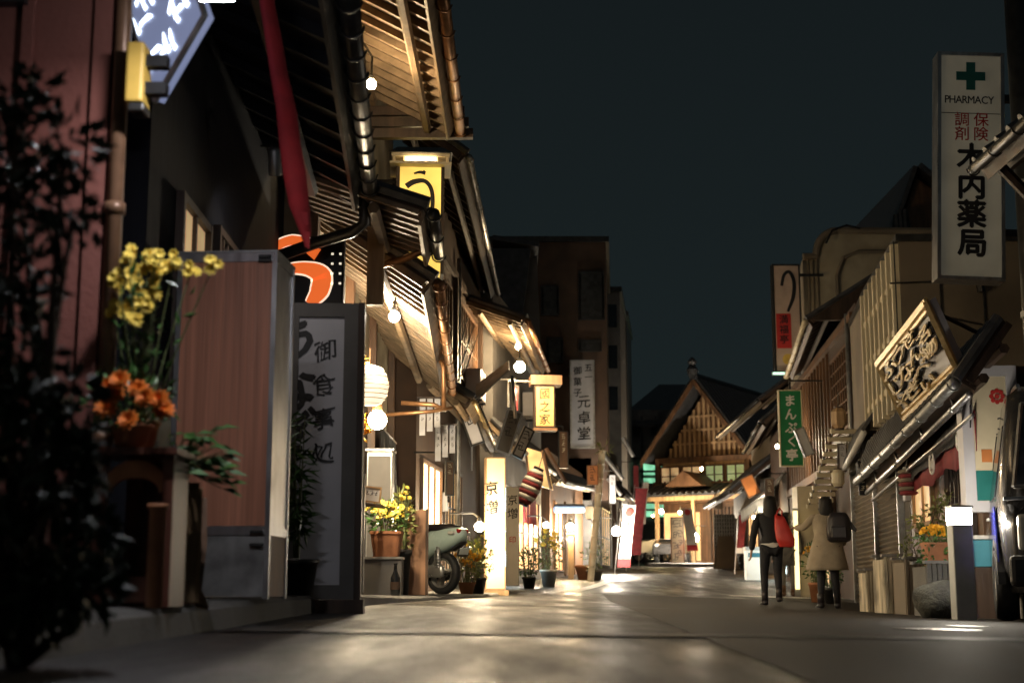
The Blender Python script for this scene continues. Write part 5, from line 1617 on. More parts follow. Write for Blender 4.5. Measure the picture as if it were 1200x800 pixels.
# two cars parked before the inn
def small_car(name, label, loc, rz, paint, L=3.6, Wd=1.6, H=1.45):
    t = thing(name, label, 'car', loc, rz=rz)
    bm = NB()
    prof = [(-L / 2, .35), (-L / 2, .75), (-L / 2 + .7, .92), (-L / 2 + 1.15, H - .03), (L / 2 - .7, H), (L / 2 - .12, .95), (L / 2, .85), (L / 2, .35)]
    lo = [(x, -Wd / 2, z) for x, z in prof]; hi = [(x, Wd / 2, z) for x, z in prof]
    hull8(bm, lo, hi); bmesh.ops.bevel(bm, geom=bm.edges[:], offset=.05, segments=2, affect='EDGES'); part('body', bm, paint, t)
    for s in (-1, 1):
        bm = NB(); hull8(bm, [(-L / 2 + .95, s * (Wd / 2 + .001), .95), (L / 2 - .3, s * (Wd / 2 + .001), .95), (L / 2 - .75, s * (Wd / 2 + .001), H - .1), (-L / 2 + 1.25, s * (Wd / 2 + .001), H - .1)], [(-L / 2 + .95, s * (Wd / 2 + .012), .95), (L / 2 - .3, s * (Wd / 2 + .012), .95), (L / 2 - .75, s * (Wd / 2 + .012), H - .1), (-L / 2 + 1.25, s * (Wd / 2 + .012), H - .1)]); part('side_window', bm, M['glassdark'], t)
        for x in (-L / 2 + .65, L / 2 - .65): wheel(t, (x, s * (Wd / 2 - .09), .3), .3, .18, M['rubber'], M['alloy'], 'Y')
        bm = NB(); ball(bm, (-L / 2 + .04, s * Wd * .36, .7), .11, (.5, 1, .7)); part('headlight', bm, M['lamp_lens'], t)
    bm = NB(); hull8(bm, [(-L / 2 + .66, -Wd / 2 + .12, .95), (-L / 2 + .66, Wd / 2 - .12, .95), (-L / 2 + 1.08, Wd / 2 - .18, H - .09), (-L / 2 + 1.08, -Wd / 2 + .18, H - .09)], [(-L / 2 + .69, -Wd / 2 + .12, .95), (-L / 2 + .69, Wd / 2 - .12, .95), (-L / 2 + 1.11, Wd / 2 - .18, H - .09), (-L / 2 + 1.11, -Wd / 2 + .18, H - .09)]); bmesh.ops.translate(bm, vec=(-.04, 0, .02), verts=bm.verts); part('windscreen', bm, M['glassdark'], t)
    return t
q = P(771, 657, 62)
small_car('parked_car', 'small white car parked below the green lit building', (q.x, 62, zg(q.x, 62) + .14), math.radians(20), M['white'], 2.6, 1.4, 1.0)
q = P(786, 656, 60.5)
small_car('parked_car', 'small dark car parked beside the white car by the notice board', (q.x + .1, 60.6, zg(q.x, 60) + .14), math.radians(75), M['vanpaint'], 2.6, 1.3, 1.0)
# tiled-roof houses right of the inn
FI = Fac((7.75, 44.5), (8.45, 54.5), -1)
t = thing('tiled_house', 'two storey house with stepped dark tiled roofs right of the inn', 'house', (11, 50, .9))
bm = NB(); FI.wall(bm, .5, 3.7, 6); part('wall', bm, M['greywall'], t, world=True)
bm = NB(); prism(bm, [(8.5, 44.8), (9.15, 54.3), (14, 54.3), (14, 44.8)], 3.7, 6.2); part('upper_wall', bm, M['tanwall'], t, world=True)
pent(t, (7.75, 44.0, 6.1), (8.0, 54.8, 6.1), (10.2, 44.0, 7.9), (10.5, 54.8, 7.9), M['tile'], M['darksoffit'], M['darkwood'], .6, M['darkmetal'], .06, 2, name='upper_roof')
pent(t, (6.85, 44.2, 3.3), (7.45, 54.6, 3.4), (8.6, 44.2, 4.7), (9.2, 54.6, 4.8), M['tile'], M['darksoffit'], M['darkwood'], .6, M['darkmetal'], .06, 2, name='lower_roof')
window(FI, t, 45.3, 48.5, 1.2, 2.9, E['shopwarm'], M['darkwood'], (3, 1)); window(FI, t, 50, 53.5, 1.1, 2.9, M['glassdark'], M['darkwood'], (9, 1))
q = rect(838, 603, 862, 660, 52.5)
t = thing('lattice_screen', 'tall grey chequered lattice screen between inn and tiled house', 'screen', (q[0].x, 52.5, zg(q[0].x, 52.5)))
w0, h0 = q[1], q[2] + q[0].z - zg(q[0].x, 52.5)
bm = NB(); bb(bm, (-w0 / 2, .05, 0), (w0 / 2, .1, h0)); part('backing', bm, M['greywall'], t)
bm = NB()
for k in range(9): bb(bm, (-w0 / 2 + k * w0 / 8 - .02, 0, 0), (-w0 / 2 + k * w0 / 8 + .02, .049, h0))
for k in range(15): bb(bm, (-w0 / 2, .01, k * h0 / 14), (w0 / 2, .045, k * h0 / 14 + .03))
part('lattice', bm, M['zinc'], t)
t = thing('sandwich_board', 'small pale folding board standing before the lattice screen', 'notice board', (P(851, 660, 51).x, 51, zg(7.7, 51)))
for s in (-1, 1):
    bm = NB(); hull8(bm, [(-.42, s * .3, 0), (.42, s * .3, 0), (.26, s * .02, 1.15), (-.26, s * .02, 1.15)], [(-.42, s * .3 + s * .04, 0), (.42, s * .3 + s * .04, 0), (.26, s * .06, 1.15), (-.26, s * .06, 1.15)]); part('panel', bm, M['tanwall'], t)
# souvenir shop with orange board and fringed awning
FJ = Fac((7.05, 36.5), (8.0, 44.0), -1)
t = thing('souvenir_shop', 'souvenir shop with bright white ground floor and a scalloped awning', 'shop', (9.5, 40, .6))
bm = NB(); FJ.wall(bm, .2, 4.9, 6); part('wall', bm, M['brownwall'], t, world=True)
pent(t, (6.45, 36.4, 4.5), (7.3, 44.2, 4.5), (8.0, 36.4, 5.8), (8.9, 44.2, 5.8), M['tile'], M['darksoffit'], M['darkwood'], .5, M['darkmetal'], .05, 2, name='upper_roof')
window(FJ, t, 37.2, 39.6, .7, 2.2, E['shopcold'], M['zinc'], (1, 0)); window(FJ, t, 40.3, 43.4, .7, 2.3, E['shopwarm'], M['darkwood'], (3, 1))
A0, A1 = P(904, 575, 37), P(868, 600, 43.5)
bm = NB()
slab(bm, [A0, A1, FJ.p(43.5, A1.z + .5, .02), FJ.p(37, A0.z + .5, .02)], .05)
for k in range(16):
    a, b = A0.lerp(A1, k / 16), A0.lerp(A1, (k + .94) / 16)
    m_ = a.lerp(b, .5)
    hull8(bm, [a, b, b - Vector((0, 0, .2)), m_ - Vector((0, 0, .34)), a - Vector((0, 0, .2))], [p + Vector((.02, 0, 0)) for p in (a, b, b - Vector((0, 0, .2)), m_ - Vector((0, 0, .34)), a - Vector((0, 0, .2)))])
part('awning', bm, M['zinc'], t, world=True)
sign('hanging_sign', 'orange brown board hung askew over the scalloped awning', 'sign', (877, 556, 892, 580), 40.0, M['orangesign'], M['brownwood'], .02, .06, yaw=-.3, lean=math.radians(-24))
b0 = rect(876, 636, 898, 664, 38)
t = thing('display_case', 'bright white lit display case with a blue stripe behind the walking woman', 'display case', (b0[0].x, 38, zg(b0[0].x, 38)))
hh = b0[2] + b0[0].z - zg(b0[0].x, 38)
bm = NB(); bb(bm, (-.27, 0, 0), (.27, .4, hh * .8)); part('case', bm, emit('case_glow', (1, .93, .78), .55, base=(.7, .68, .6), var=.3), t)
bm = NB(); bb(bm, (-.29, -.02, hh * .8 + .001), (.29, .42, hh * .9)); part('top', bm, M['white'], t)
bm = NB(); bb(bm, (-.22, -.008, hh * .62), (.24, -.0005, hh * .74)); part('stripe', bm, M['bluepanel'], t)
nobori('banner', 'narrow reddish cloth banner at the tiled house corner', ((871, 603), (867, 648), 9), 43.6, M['darkred'], M['whitecloth'], (), seed=9)
lamp('shop_lamp', 'small warm lamp under the scalloped awning', P(884, 606, 39.5), .05, E['warmwhite'], arm=[(.1, 0, .3), (.5, 0, .3)])
lamp('shop_lamp', 'round warm lamp hanging under the dark hip eave beside the green sign', P(911, 523, 31.0), .045, E['warmwhite'], arm=[(.1, 0, .25), (.5, 0, .25)])

# ------------------------------------------------------------------ right side, far to near
FK = Fac((5.95, 24.2), (7.0, 36.0), -1)
t = thing('dark_eave_shop', 'shop under a dark hip eave with cream pillars on the right', 'shop', (8, 30, .2))
bm = NB(); FK.wall(bm, -.1, 2.6, 6); part('wall', bm, M['brownwall'], t, world=True)
bm = NB(); FK.wall(bm, 2.6, 5.2, 5.99); part('upper_wall', bm, M['darkwood'], t, world=True)
A0, A1 = P(949, 376, 26), P(926, 440, 32)
pent(t, A0, A1, (A0.x + 1.5, 26.0, A0.z + .95), (A1.x + 1.3, 32, A1.z + .95), M['tile'], M['darksoffit'], M['darkwood'], .4, M['cream'], .05, 1.0)
bm = NB(); hull8(bm, [(A0.x, 25.9, A0.z), (A0.x + 1.5, 25.9, A0.z), (A0.x + 1.5, 25.9, A0.z + .95)], [(A0.x, 26, A0.z), (A0.x + 1.5, 26, A0.z), (A0.x + 1.5, 26, A0.z + .95)]); part('gable_board', bm, M['darkwood'], t, world=True)
bm = NB()
for k in range(16): FK.box(bm, 27.9 + .5 * k, 27.98 + .5 * k, 2.75, 4.9, .003, .05)
FK.box(bm, 24.3, 35.9, 2.55, 2.72, .004, .10); FK.box(bm, 24.3, 35.9, 4.92, 5.05, .004, .09)
for y in (24.4, 27.65, 31.8): FK.box(bm, y - .09, y + .09, -.1, 2.54, .004, .09)
part('timber_frame', bm, M['brownwood'], t, world=True)
bm = NB(); tube(bm, [FK.p(24.75, .1, .07), FK.p(24.75, 5.1, .07)], .045, 8); part('downpipe', bm, M['zinc'], t, world=True, smooth=True)
window(FK, t, 25.0, 27.4, 3.2, 4.6, M['glassdark'], M['brownwood'], (7, 5)); window(FK, t, 28.5, 33.5, .4, 2.2, E['windowdim'], M['brownwood'], (5, 1))
bm = NB()
a, b = P(938, 690, 27.0), P(958, 588, 27.0)
bb(bm, (a.x, 27.0, zg(a.x, 27) - .1), (b.x, 27.5, b.z + .3)); part('pillar', bm, M['cream'], t, world=True)
t2 = thing('lit_corner_strip', 'slim yellow lit strip at the edge of the cream pillar', 'lamp', P(935, 690, 26.9))
bm = NB(); bb(bm, (-.035, -.03, 0), (.035, .03, 1.45)); part('tube_lens', bm, emit('strip_glow', (1.0, .78, .36), 2.2), t2)
bm = NB(); bb(bm, (-.05, .031, -.15), (.05, .05, 1.5)); part('housing', bm, M['zinc'], t2)
# slatted awning seen from beneath
t = thing('slatted_awning', 'steep slatted awning with lit yellow bars above the cream pillar', 'awning', P(962, 560, 24.5))
bm = NB()
A, B = P(974, 508, 22.8), P(944, 602, 27.2)
A2, B2 = P(1004, 508, 22.8), P(972, 602, 27.2)
for k in range(13):
    f = k / 12
    p0, p1 = A.lerp(B, f), A2.lerp(B2, f)
    d = (p1 - p0).normalized()
    hull8(bm, [p0, p0 + Vector((0, 0, .07)), p0 + Vector((0, .10, .09)), p0 + Vector((0, .10, .02))], [p1, p1 + Vector((0, 0, .07)), p1 + Vector((0, .10, .09)), p1 + Vector((0, .10, .02))])
part('slat', bm, M['cream'], t, world=True)
bm = NB(); tube(bm, [A + Vector((.06, .14, .05)), B + Vector((.06, .14, .05))], .015, 6); tube(bm, [A2 + Vector((-.06, .14, .05)), B2 + Vector((-.06, .14, .05))], .015, 6); part('frame', bm, M['darkmetal'], t, world=True)
q = sign('hanging_sign', 'white board hung askew beside the green sign', 'sign', (943, 500, 955, 533), 25.2, M['white'], M['zinc'], .015, .05, yaw=.25, lean=math.radians(-22))
t = sign('green_sign', 'bright green vertical sign with white brush characters', 'sign', (915, 457, 942, 546), 28.5, M['greenpaint'], M['cream'], .014, .12,
         texts=[('まんぷく亭', M['white'], .5, .945, .25, TX(pitch=1.10, bold=.03, brush=.05))])
bm = NB(); tube(bm, [(0, .06, t['h']), (0, .06, t['h'] + .2), (.7, .06, t['h'] + .2)], .02, 6); part('arm', bm, M['darkmetal'], t)
t = sign('eel_sign', 'pinkish vertical sign with a black eel letter and a red label', 'sign', (909, 310, 941, 436), 33.5, mat('pinkish_board', (.52, .38, .30), .5, var=.08, grime=.2), M['darkmetal'], .03, .25, texts=[])
w0, h0 = t['w'], t['h']
bm = NB(); bb(bm, (-w0 * .42, -.012, h0 * .22), (w0 * .12, -.001, h0 * .54)); part('label_panel', bm, M['redink'], t)
bm = NB()
stroke(bm, [(-.18 * w0, h0 * .80), (-.08 * w0, h0 * .90), (.12 * w0, h0 * .93), (.28 * w0, h0 * .84), (.24 * w0, h0 * .70), (.02 * w0, h0 * .56)], [.11 * w0, .11 * w0, .12 * w0, .13 * w0, .14 * w0, .09 * w0])
text(bm, '満福亭', -.15 * w0, h0 * .53, .23, y=-.016, pitch=1.05, brush=.05)
part('lettering', bm, M['ink'], t)
bm = NB(); lathe(bm, [(w0 * .2, -.01), (w0 * .2, .001)], 20, Matrix.Translation(Vector((-.02, 0, h0 * .12))) @ Matrix.Rotation(math.pi / 2, 4, 'X')); part('emblem', bm, M['yellowbox'], t)
bm = NB()
for z in (.1, .9): bb(bm, (w0 / 2 + .02, .1, h0 * z), (w0 / 2 + .6, .16, h0 * z + .06))
part('arm', bm, M['darkmetal'], t)
q = P(916, 436, 33.3)
t = thing('strip_lamp', 'greenish white lit strip directly under the pinkish eel sign', 'lamp', q)
bm = NB(); bb(bm, (-.2, -.02, -.05), (.16, .04, 0)); part('tube_lens', bm, emit('green_strip_glow', (.62, 1.0, .78), 1.3), t)
bm = NB(); bb(bm, (-.22, .041, -.06), (.9, .08, .01)); part('housing', bm, M['zinc'], t)

# cream parapet building and arch
Yk = 33.8
t = thing('arched_building', 'cream rendered building with an arched parapet and corner mouldings', 'building', (9, 37, .3))
x0, x1, x2, x3 = (P(p, 400, Yk).x for p in (944, 960, 986, 1150))
z1_, z2_ = zat(300, Yk), zat(272, Yk)
out = [(x0, 4.6), (x0, z1_ - .05), (x1, z1_ - .05)]
for k in range(9):
    a = math.pi - (math.pi / 2) * k / 8
    out.append((x2 + (x2 - x1) * math.cos(a), z1_ + (z2_ - z1_) * math.sin(a)))
out += [(x3, z2_ - .02), (x3, 4.6)]
bm = NB(); hull8(bm, [(x, Yk, z) for x, z in out], [(x + .8, Yk + 6, z) for x, z in out]); part('wall', bm, M['plaster'], t, world=True)
bm = NB(); tube(bm, [(x, Yk - .03, z + .03) for x, z in out[1:-1]], .09, 8)
tube(bm, [(x2 - .05, Yk - .04, 4.7), (x2 - .05, Yk - .04, z1_ - .5), (x2 + .12, Yk - .04, z1_ - .05), (x2 + .5, Yk - .04, z1_ + .1), (x3, Yk - .04, z1_ + .1)], .05, 6)
tube(bm, [(x2 + .75, Yk - .04, 4.7), (x2 + .75, Yk - .04, z1_ - .9), (x2 + .95, Yk - .04, z1_ - .5), (x2 + 1.5, Yk - .04, z1_ - .35)], .05, 6)
for k in range(3): tube(bm, [(x0 + .12 + .11 * k, Yk - .03, 4.7), (x0 + .12 + .11 * k, Yk - .03, z1_ - .1)], .03, 6)
part('moulding', bm, M['tanwall'], t, world=True)
bm = NB(); pa = [P(968, 285, Yk - .3), P(975, 270, Yk - .3), P(992, 264, Yk - .3), P(1008, 268, Yk - .3)]; tube(bm, pa, .03, 6); part('cable', bm, M['black'], t, world=True)
t = thing('dark_gable_house', 'dark gabled house top rising behind the cream building', 'house', (11, 40, .3))
a, b, c_ = P(1052, 300, 39), P(1073, 200, 39), P(1120, 300, 39)
bm = NB(); hull8(bm, [(a.x, 39, 4), (c_.x + 2, 39, 4), (c_.x + 2, 39, c_.z), (b.x, 39, b.z - .2), (a.x, 39, a.z + .6)], [(a.x, 46, 4), (c_.x + 2, 46, 4), (c_.x + 2, 46, c_.z), (b.x, 46, b.z - .2), (a.x, 46, a.z + .6)]); part('wall', bm, M['brownwood'], t, world=True)
bm = NB(); slab(bm, [(b.x - .05, 38.6, b.z), (c_.x + 3, 38.6, c_.z - 1), (c_.x + 3, 46, c_.z - 1), (b.x - .05, 46, b.z)], .16); slab(bm, [(b.x - .05, 38.6, b.z), (a.x - .25, 38.6, a.z + .3), (a.x - .25, 46, a.z + .3), (b.x - .05, 46, b.z)], .12); part('roof', bm, M['tile'], t, world=True)
bm = NB()
for k in range(3): lathe(bm, [(.12, 0), (.16, .3), (.08, .9)], 8, Matrix.Translation(P(1051 + k * 5, 268 - k * 3, 38.4) - Vector((0, 0, .5))))
part('chimney', bm, M['darkmetal'], t, world=True)

# lattice-fronted building with roller shutters
FLa = Fac((5.0, 17.9), (5.42, 21.3), -1)
FL = Fac((5.12, 18.4), (5.80, 24.1), -1)
t = thing('lattice_building', 'two storey building with a slatted upper front and plain panelled side wall', 'building', (7, 20.5, .1))
zt1 = zat(283, 17.9)
bm = NB(); prism(bm, [(5.0, 17.9), (9.5, 17.9), (9.5, 24.0), (5.8, 24.0), (5.42, 21.3)], 2.45, zt1); part('upper_wall', bm, M['tanwall'], t, world=True)
bm = NB(); FL.wall(bm, -.2, 2.449, 4); part('wall', bm, M['greywall'], t, world=True)
bm = NB(); prism(bm, [(4.95, 17.85), (9.5, 17.85), (9.5, 24.05), (5.78, 24.05), (5.37, 21.35)], zt1 + .001, zt1 + .09); part('parapet', bm, M['darkmetal'], t, world=True)
bm = NB()
for k in range(8):
    y = 17.95 + 3.3 * k / 7; FLa.box(bm, y, y + .10, 2.6, zt1 - .02, .002, .10)
for z in (2.9, 3.55, 4.2): FLa.box(bm, 17.95, 21.3, z, z + .08, .012, .07)
part('lattice', bm, M['cream'], t, world=True)
bm = NB(); FLa.box(bm, 18.06, 21.2, 2.62, zt1 - .06, .0015, .01); part('window', bm, M['glassdark'], t, world=True)
bm = NB()
for (a, b) in (((1043, 332), (1100, 330)), ((1100, 370), (1178, 386))):
    tube(bm, [P(a[0], a[1], 17.89), P(b[0], b[1], 17.89)], .012, 5)
for x in (1048, 1100, 1150): tube(bm, [(P(x, 300, 17.89).x, 17.89, 2.6), (P(x, 300, 17.89).x, 17.89, zt1)], .010, 5)
tube(bm, [P(1148, 332, 17.85), P(1150, 342, 17.85)], .05, 6)
part('seam', bm, M['darkmetal'], t, world=True)
for k, (y0, y1) in enumerate(((18.95, 21.2), (21.3, 24.0))):
    bm = NB()
    n = 30
    z0_, z1_ = zg(FL.x(y0), y0) + .02, 2.2
    prof = []
    for i in range(n):
        z = z0_ + (z1_ - z0_) * i / n
        h = (z1_ - z0_) / n
        prof += [(z, .015), (z + h * .5, .055), (z + h * .9, .018)]
    lo = [FL.p(y0, z, o) for z, o in prof] + [FL.p(y0, z1_, .004), FL.p(y0, z0_, .004)]
    hi = [FL.p(y1, z, o) for z, o in prof] + [FL.p(y1, z1_, .004), FL.p(y1, z0_, .004)]
    hull8(bm, lo, hi)
    part('roller_shutter', bm, M['tanwall'], t, world=True)
bm = NB()
for y in (18.88, 21.25, 24.05): FL.box(bm, y - .04, y + .04, -.2, 2.35, .003, .09)
FL.box(bm, 18.9, 24.05, 2.21, 2.42, .004, .12)
part('shutter_frame', bm, M['zinc'], t, world=True)
t = thing('small_canopy', 'pale sheet metal canopy and dark underside over the shutters', 'canopy', FL.p(22.5, 2.2, .4))
bm = NB(); slab(bm, [P(1012, 505, 20.6), P(985, 556, 24.0), FL.p(24.0, 2.8, .02), FL.p(20.6, 2.9, .02)], .05); part('sheet', bm, M['tile'], t, world=True)
bm = NB(); tube(bm, [P(1012, 507, 20.6), P(985, 558, 24.0)], .05, 8); part('gutter', bm, M['white'], t, world=True, smooth=True)
# pendants and lantern under the canopy
for i, (px, py, r_, m, lab) in enumerate(((1010, 548, .09, 'black', 'dark drum shaped hanging lantern before the roller shutter'), (983, 490, .12, 'palewood', 'pale hexagonal paper lantern beside the slatted awning'), (982, 560, .10, 'cream', 'small cream lantern hanging low by the slatted awning'))):
    t = thing('hanging_lantern', lab, 'lantern', P(px, py, 22.0))
    bm = NB(); lathe(bm, [(r_ * .6, -r_ * 1.3), (r_, -r_ * .8), (r_, r_ * .8), (r_ * .6, r_ * 1.3)], 6 if i == 1 else 14); part('shade', bm, M[m], t)
    bm = NB(); lathe(bm, [(r_ * .62, r_ * 1.3), (r_ * .62, r_ * 1.5)], 12); tube(bm, [(0, 0, r_ * 1.5), (0, 0, r_ * 3.5)], .008, 5); lathe(bm, [(r_ * .62, -r_ * 1.5), (r_ * .62, -r_ * 1.301)], 12); part('rim', bm, M['darkwood'], t)
t = thing('hanging_plaque', 'black narrow hanging plaque with pale marks on the shutter frame', 'sign', P(1011, 575, 20.3))
bm = NB(); bb(bm, (-.05, 0, -.06), (.05, .03, .42)); part('panel', bm, M['black'], t)
bm = NB(); text(bm, '~~~~', 0, .40, .09, pitch=1.2); part('lettering', bm, M['cream'], t)

# noren shop with long gutter awning
FM = Fac((4.74, 14.4), (5.10, 18.3), -1)
t = thing('curtain_shop', 'low shop with a long steep awning and dark red door curtains on the right', 'shop', (6.5, 15.5, .05))
bm = NB(); FM.wall(bm, -.2, 2.55, 5); part('wall', bm, M['brownwood'], t, world=True)
A0, A1 = P(1131, 446, 13.0), P(1012, 562, 20.4)
B0, B1 = FM.p(13.0, 2.75, .02), FL.p(20.4, 2.35, .12)
pent(t, A0, A1, B0, B1, M['tile'], M['darksoffit'], M['darkwood'], .45, M['zinc'], .055, .9, tiles=True)
bm = NB()
A3, A4 = P(1136, 462, 13.0), P(1016, 577, 20.2)
tube(bm, [A3, A4], .035, 8); tube(bm, [P(1140, 486, 13.1), P(1022, 586, 20.0)], .02, 8)
for f in (.1, .35, .6, .85): tube(bm, [A3.lerp(A4, f), A0.lerp(A1, f)], .014, 6); ball(bm, A3.lerp(A4, f) + Vector((-.03, 0, -.02)), .035)
part('awning_pipe', bm, M['steel'], t, world=True, smooth=True)
window(FM, t, 16.8, 17.9, 1.1, 1.75, E['windowdim'], M['palewood'], (1, 0))
window(FM, t, 14.7, 15.9, .5, 1.9, M['glassdark'], M['darkwood'], (5, 1))
t = thing('door_curtain', 'dark and red door curtain with white crest marks under the awning', 'curtain', FM.p(15.5, 1.8, .25))
bm = NB()
pts_top = [P(1142, 480, 13.6), P(1118, 505, 14.6), P(1092, 533, 15.8), P(1066, 556, 17.2)]
pts_bot = [P(1144, 528, 13.7), P(1120, 548, 14.6), P(1094, 562, 15.8), P(1068, 582, 17.2)]
n = 18
rings = []
def pl(ps, f):
    f *= len(ps) - 1; i = min(int(f), len(ps) - 2); return ps[i].lerp(ps[i + 1], f - i)
for i in range(n + 1):
    f = i / n
    a, b = pl(pts_top, f), pl(pts_bot, f)
    wv = Vector((.03 * math.sin(i * 2.1), 0, 0))
    rings.append([a, a.lerp(b, .5) + wv * .6, b + wv + Vector((0, 0, .05 * math.sin(i * .9))), b + wv + Vector((.008, 0, .05 * math.sin(i * .9))), a.lerp(b, .5) + wv * .6 + Vector((.008, 0, 0)), a + Vector((.008, 0, 0))])
loft(bm, rings)
cur = part('cloth', bm, M['darkred'], t, world=True, smooth=True)
bm = NB()
for i in range(n):
    f0, f1 = i / n, (i + 1) / n
    q_ = [pl(pts_top, f0) + Vector((-.03, 0, .06)), pl(pts_top, f1) + Vector((-.03, 0, .06)), pl(pts_top, f1).lerp(pl(pts_bot, f1), .42) + Vector((-.045, 0, .02 * math.sin(i))), pl(pts_top, f0).lerp(pl(pts_bot, f0), .42) + Vector((-.045, 0, .02 * math.sin(i)))]
    hull8(bm, q_, [p + Vector((.006, 0, 0)) for p in q_])
part('valance', bm, M['blackcloth'], t, world=True)
bm = NB()
for f, s in ((.15, .10), (.58, .11)):
    c = pl(pts_top, f).lerp(pl(pts_bot, f), .52) + Vector((-.075, -.02, 0))
    d = (pl(pts_top, min(1, f + .1)) - pl(pts_top, f)).normalized()
    ring = [c + (d * math.cos(a) + Vector((0, 0, 1)) * math.sin(a)) * s for a in [2 * math.pi * k / 20 for k in range(21)]]
    tube(bm, ring, .014, 5, caps=False)
    tube(bm, [c - d * s * .5 + Vector((0, 0, s * .4)), c - d * s * .4 - Vector((0, 0, s * .4)), c, c + d * s * .4 - Vector((0, 0, s * .4)), c + d * s * .5 + Vector((0, 0, s * .4))], .014, 5)
part('crest', bm, M['whitecloth'], cur, world=True)
q = P(1064, 565, 17.0)
t = thing('hanging_lantern', 'round striped lantern at the far corner of the door curtain', 'lantern', q)
bm = NB()
for k in range(6): lathe(bm, [(.09, -.15 + .05 * k), (.12, -.125 + .05 * k), (.09, -.101 + .05 * k)], 14, mi=k % 2)
part('shade', bm, [M['darkred'], M['tanwall']], t, smooth=True)
bm = NB(); tube(bm, [(0, 0, .15), (0, 0, .35)], .008, 5); lathe(bm, [(.06, .15), (.06, .18)], 12); part('rim', bm, M['black'], t)

# gold lettered plaque propped on the awning, leaning to the street
BR, BL, TL, TR = P(1124, 431, 13.35), P(1061, 489, 16.3), P(1030, 426, 15.9), P(1083, 358, 12.95)
TR = BR + (TL - BL)
t = thing('gold_plaque', 'large framed plaque with gold carved characters propped askew on the awning', 'sign', BL)
ux, uz = BR - BL, TL - BL
nn = ux.cross(uz).normalized()
if nn.dot(Vector((0, 0, CAMZ)) - BL) < 0: nn = -nn
Lx, Lz = ux.length, uz.length
bm = NB(); hull8(bm, [BL, BR, TR, TL], [p - nn * .08 for p in (BL, BR, TR, TL)]); part('panel', bm, M['greywhite'], t, world=True)
bm = NB()
ex, ez = ux / Lx, uz / Lz
for off, r_ in ((0, .035), (.07, .022), (-.03, .02)):
    q_ = [BL + (ex + ez) * off + nn * .02, BR + (-ex + ez) * off + nn * .02, TR + (-ex - ez) * off + nn * .02, TL + (ex - ez) * off + nn * .02]
    for i in range(4): tube(bm, [q_[i], q_[(i + 1) % 4]], r_, 6)
part('frame', bm, M['gold'], t, world=True)
def plaque_text(mat_, lift, bold):
    tmp, bm = NB(), NB()
    k = Lx / Lz
    for (s, cx_, zt_, sz) in (('ふじや', .16, .92, .27), ('うなぎ', .40, .95, .27), ('せんべい', .64, .93, .21), ('名物', .86, .80, .20)):
        text(tmp, s, cx_, zt_, sz, pitch=1.05, bold=bold, brush=.10, wide=1.35)
    tmp.verts.index_update()
    vm = [bm.verts.new(BL + ux * (.04 + .92 * v.co.x) + uz * (v.co.z) + nn * (.012 + lift)) for v in tmp.verts]
    for f in tmp.faces:
        try: bm.faces.new([vm[v.index] for v in f.verts])
        except ValueError: pass
    r = bmesh.ops.extrude_face_region(bm, geom=bm.faces[:])
    bmesh.ops.translate(bm, vec=nn * .02, verts=[g for g in r['geom'] if isinstance(g, bmesh.types.BMVert)])
    tmp.free(); part('lettering', bm, mat_, t, world=True)
plaque_text(M['gold'], .03, .02)
plaque_text(M['ink'], .0, .06)
bm = NB()
for f in (.15, .85): tube(bm, [TL.lerp(TR, f) - nn * .08, BL.lerp(BR, f) - nn * .6], .02, 6)
part('prop', bm, M['darkwood'], t, world=True)

# pharmacy sign
t = sign('pharmacy_sign', 'tall cream pharmacy sign with a green cross and large black characters', 'sign', (1100, 63, 1176, 327), 15.2, emit('pharmacy_face', (1.0, .90, .66), .042, base=(.55, .53, .44), var=.25), M['steel'], .028, .24, yaw=math.radians(-3), fd=.02, lean=math.radians(3),  # faint glow added to the face to lift its brightness
         texts=[('PHARMACY', M['ink'], .10, .815, .125, TX(vertical=False, bold=.012, wide=.88, pitch=.25)), ('調剤', M['redink'], .36, .735, .17, TX(pitch=.98, bold=.01)), ('保険', M['redink'], .66, .735, .17, TX(pitch=.98, bold=.01)),
                ('木内薬局', M['ink'], .51, .598, .33, TX(pitch=.985, bold=.035))])
w0, h0 = t['w'], t['h']
bm = NB(); bb(bm, (-.16, -.006, h0 * .878), (.16, -.001, h0 * .917)); bb(bm, (-.05, -.0062, h0 * .835), (.05, -.0012, h0 * .96)); part('cross', bm, M['teal'], t)
bm = NB(); bb(bm, (-w0 / 2 + .03, -.004, h0 * .728), (w0 / 2 - .03, -.001, h0 * .731)); part('seam', bm, M['darkmetal'], t)
bm = NB()
for z in (.2, .8): bb(bm, (w0 / 2 + .015, .08, h0 * z), (w0 / 2 + .5, .16, h0 * z + .08)); bb(bm, (w0 / 2 + .5, .05, h0 * z - .1), (w0 / 2 + .53, .19, h0 * z + .18))
part('arm', bm, M['darkmetal'], t)
q = P(1232, 715, 14.6)
t = thing('utility_pole', 'dark utility pole at the right edge behind the clinic sign', 'pole', (q.x + .04, 14.6, -.1))
bm = NB(); lathe(bm, [(.15, 0), (.14, 3), (.12, 8)], 16); part('shaft', bm, M['darkmetal'], t, smooth=True)
bm = NB()
for z in (1.5, 3.2, 4.6): lathe(bm, [(.155, z), (.155, z + .06)], 16)
part('band', bm, M['zinc'], t)
FN = Fac((4.9, 8.6), (4.9, 12.7), -1)
t = thing('eave_house', 'dark house at the right edge whose tiled eave crosses the pharmacy sign', 'house', (6.5, 10.6, 0))
bm = NB(); FN.wall(bm, -.2, 4.4, 4); part('wall', bm, M['darkwood'], t, world=True)
e0 = P(1152, 196, 12.6)
